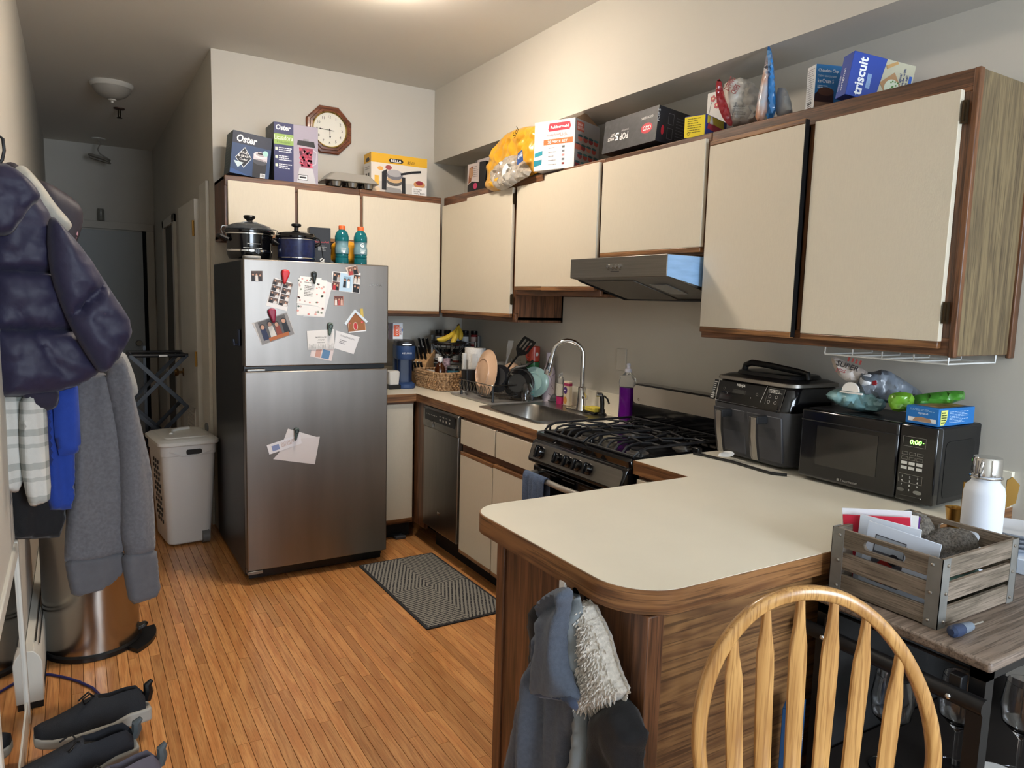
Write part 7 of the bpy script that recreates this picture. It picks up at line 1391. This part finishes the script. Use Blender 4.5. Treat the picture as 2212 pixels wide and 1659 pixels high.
t = thing('napkin_box', 'white gridded napkin box under the plate stack', 'box', (-.285, -3.82, TT)); ob('box', MB().box(-.10, .10, -.09, .09, 0, .04), mat('napkin_white', '#c3ccd8', .6), t, bev=.003)
P = Print((-.10, -.0901, 0), (1, 0, 0), (0, 0, 1)); [P.line([(.0+k*.014, .002), (.036+k*.014, .038)], .001, '#4a525c') for k in range(-1, 13)]; [P.line([(.036+k*.014, .002), (.0+k*.014, .038)], .001, '#4a525c') for k in range(-1, 13)]; P.disc(.06, .02, .012, .012, '#1d1d22', 2); P.done('grid_print', t)
# under the cart
def wineglass(lab, x, y, z, s=1, flip=False):
    t = thing('wine_glass', lab, 'wine glass', (x, y, z), group='glasses stored in the bar cart'); pr = [(.034, 0), (.034, .002), (.004, .006), (.004, .08), (.012, .09), (.036, .115), (.041, .15), (.034, .2), (.033, .2), (.0395, .15), (.034, .117), (.01, .093), (.0, .09)]
    ob('glass', MB().lathe([(r*s, zz*s) for r, zz in pr], 28), M_glass, t)
for i, (x, y, lab) in enumerate(((-.80, -3.80, 'clear wine glass nearest the chair on the cart shelf'), (-.66, -3.88, 'clear wine glass in the middle of the cart shelf'), (-.56, -3.97, 'large clear wine glass beside the cart leg'), (-.36, -3.95, 'round clear wine glass at the right of the cart shelf'))): wineglass(lab, x, y, .4205, 1.15)
w, d, h = .07, .04, .26
t = carton('level_box', 'narrow blue tool box standing behind the chair spindles', (-1.02, -3.70, .0), .5, w, d, h+.33, '#1f4c78'); P = face(t, w, d, h); P.text('BLUE\nRIDGE', .035, .50, .03, '#dfe8f0', 2, al='c', w=.045); P.poly([(.012, .535), (.03, .535), (.021, .55)], '#dfe8f0', 2); P.ring(.035, .43, .026, .004, '#b9c2c4', 2); P.line([(.035, .41), (.035, .45)], .008, '#5c7a3a', 2); P.done('front_print', t)
t = thing('wine_bag', 'pale paper wine bag lettered WINES under the cart', 'bag', (-.25, -3.93, .4205)); puff('bag', [(-.07, 0), (.07, 0), (.075, .26), (-.07, .25)], (0, 0, .0), (.9, -.4, 0), (0, 0, 1), .035, mat('bag_paper', '#8a868c', .7), t, res=.02, fold=fz(.006, 3)); P = Print((-.05, -.028, .18), (.9, -.4, 0), (0, 0, 1)); P.text('WINES', .0, .03, .02, '#1d1b1e', w=.075); P.done('lettering', t)
t = thing('round_tin', 'round white tin with black lettering on the cart shelf', 'tin', (-.70, -3.99, .4205)); ob('tin', MB().lathe([(.048, 0), (.05, .003), (.05, .06), (.048, .063), (0, .063)], 32), mat('tin_white', '#c9c8c6', .4), t); P = Print((-.03, -.03, .0632), (1, 0, 0), (0, 1, 0)); P.text('BRUMA', .0, .035, .012, '#2a2a2c', w=.05); P.text('BETTER', .006, .012, .009, '#4a4a4c', w=.04); P.done('lettering', t)
# ------------------------------------------------------------------ windsor chair
t = thing('wooden_chair', 'light oak bow-back chair with arrow spindles in the foreground', 'chair', (-1.36, -3.98, 0))
oc = wood('honey_oak', '#ad7f49', '#c6985c', '#8a5e32', axis='z', scale=1.6, rough=.32, coat=.4, wave=.6)
HP = Plane((-1.33, -3.92, .9), (-.47, -.88, 0)); T0 = V(t.location)
def hp(px, py, k=0): a = HP.at(px, py, k); return HP.org(k)+HP.u*a[0]+HP.v*a[1]-T0
bowpx = [(1513, 1659), (1509, 1600), (1515, 1530), (1534, 1455), (1570, 1384), (1628, 1320), (1692, 1288), (1760, 1280), (1828, 1296), (1892, 1340), (1948, 1408), (1989, 1490), (2012, 1575), (2015, 1659)]
bp = [hp(*p) for p in bowpx]; sw = (bp[-1]-bp[0]); mid = (bp[0]+bp[-1])/2
lo = [V((mid.x, mid.y, .45))-sw*.40, bp[0]*.6+(V((mid.x, mid.y, .45))-sw*.42)*.4]; hi = [bp[-1]*.6+(V((mid.x, mid.y, .45))+sw*.42)*.4, V((mid.x, mid.y, .45))+sw*.40]
path = lo+bp+hi; dense = []
for i in range(len(path)-1):
    p0, p1, p2, p3 = path[max(0, i-1)], path[i], path[i+1], path[min(len(path)-1, i+2)]
    for s in range(5):
        f = s/5; dense.append(.5*((2*p1)+(-p0+p2)*f+(2*p0-5*p1+4*p2-p3)*f*f+(-p0+3*p1-3*p2+p3)*f**3))
dense.append(path[-1]); ring = []; nrm = HP.n
for i, p in enumerate(dense):
    tg = (dense[min(i+1, len(dense)-1)]-dense[max(0, i-1)]).normalized(); sd = tg.cross(nrm).normalized()
    ring.append([p+sd*.0125*math.copysign(abs(math.cos(a))**.6, math.cos(a))+nrm*.011*math.copysign(abs(math.sin(a))**.6, math.sin(a)) for a in [2*PI*j/12 for j in range(12)]])
ob('bow', MB().loft(ring), oc, t, ang=50)
for (a, b_) in (((1584, 1357), (1586, 1659)), ((1656, 1306), (1646, 1659)), ((1730, 1292), (1710, 1659)), ((1803, 1297), (1771, 1659)), ((1873, 1330), (1835, 1659)), ((1945, 1406), (1911, 1659))):
    A = hp(*a); Bv = hp(*b_); e = V((Bv.x, Bv.y, .45))-(A-Bv).normalized()*0; e = Bv+(Bv-A)*((Bv.z-.45)/(A.z-Bv.z)); tg = (e-A).normalized(); sd = tg.cross(nrm).normalized(); L = (e-A).length; rg = []
    for s, wd, th in ((-.005, .0065, .0065), (.02, .0075, .0075), (.05, .010, .007), (.085, .0155, .0055), (.12, .0165, .0055), (.40, .0145, .0055), (.47, .010, .006), (.52, .008, .007), (L, .0075, .0075)):
        c = A+tg*s; rg.append([c+sd*wd*math.copysign(abs(math.cos(q))**.55, math.cos(q))+nrm*th*math.copysign(abs(math.sin(q))**.55, math.sin(q)) for q in [2*PI*j/12 for j in range(12)]])
    ob('spindle', MB().loft(rg), oc, t, ang=50)
sc = V((mid.x, mid.y, 0))+V((-.47, -.88, 0))*.19
sx_ = HP.u; sy_ = V((.47, .88, 0)); seat = MB(); ol = []
for a in [2*PI*j/28 for j in range(28)]:
    cx_, cy_ = math.cos(a), math.sin(a); ol.append((sc+sx_*.215*math.copysign(abs(cx_)**.7, cx_)+sy_*.21*math.copysign(abs(cy_)**.7, cy_)))
seat.loft([[V((sc.x, sc.y, 0))+(p-sc)*.93+V((0, 0, .425)) for p in ol], [p+V((0, 0, .437)) for p in ol], [p+V((0, 0, .452)) for p in ol], [sc+(p-sc)*.9+V((0, 0, .460)) for p in ol], [sc+(p-sc)*.5+V((0, 0, .452)) for p in ol]]); ob('seat', seat, oc, t, ang=40)
for i in (-1, 1):
    for j in (-1, 1):
        top = sc+sx_*i*.13+sy_*j*.13+V((0, 0, .43)); ft = sc+sx_*i*.2+sy_*j*.2; ft.z = 0
        ob('leg', MB().tube([ft, ft.lerp(top, .2), ft.lerp(top, .45), ft.lerp(top, .6), top], [.011, .014, .019, .015, .012], 10), oc, t)
for i in (-1, 1): a = sc+sx_*i*.175-sy_*.175+V((0, 0, .16)); b_ = sc+sx_*i*.175+sy_*.175+V((0, 0, .16)); ob('stretcher', MB().tube([a, a.lerp(b_, .5), b_], [.008, .013, .008], 8), oc, t)
ob('stretcher', MB().tube([sc-sx_*.175+V((0, 0, .16)), sc+V((0, 0, .16)), sc+sx_*.175+V((0, 0, .16))], [.008, .013, .008], 8), oc, t)
# ------------------------------------------------------------------ kitchen ceiling lamp
t = thing('ceiling_light', 'lit flush ceiling lamp over the kitchen floor', 'lamp', (LAMP.x, LAMP.y, ZC))
ob('canopy', MB().lathe([(.07, 0), (.07, -.012), (.05, -.028)], 32), M_white, t)
ob('glass_bowl', MB().lathe([(.0, -.027), (.146, -.028), (.150, -.034), (.14, -.05), (.115, -.07), (.07, -.088), (.02, -.094), (0.001, -.0945)], 32), mat('lit_glass', '#fff2e2', .4, emit=LAMP_EMIT), t)
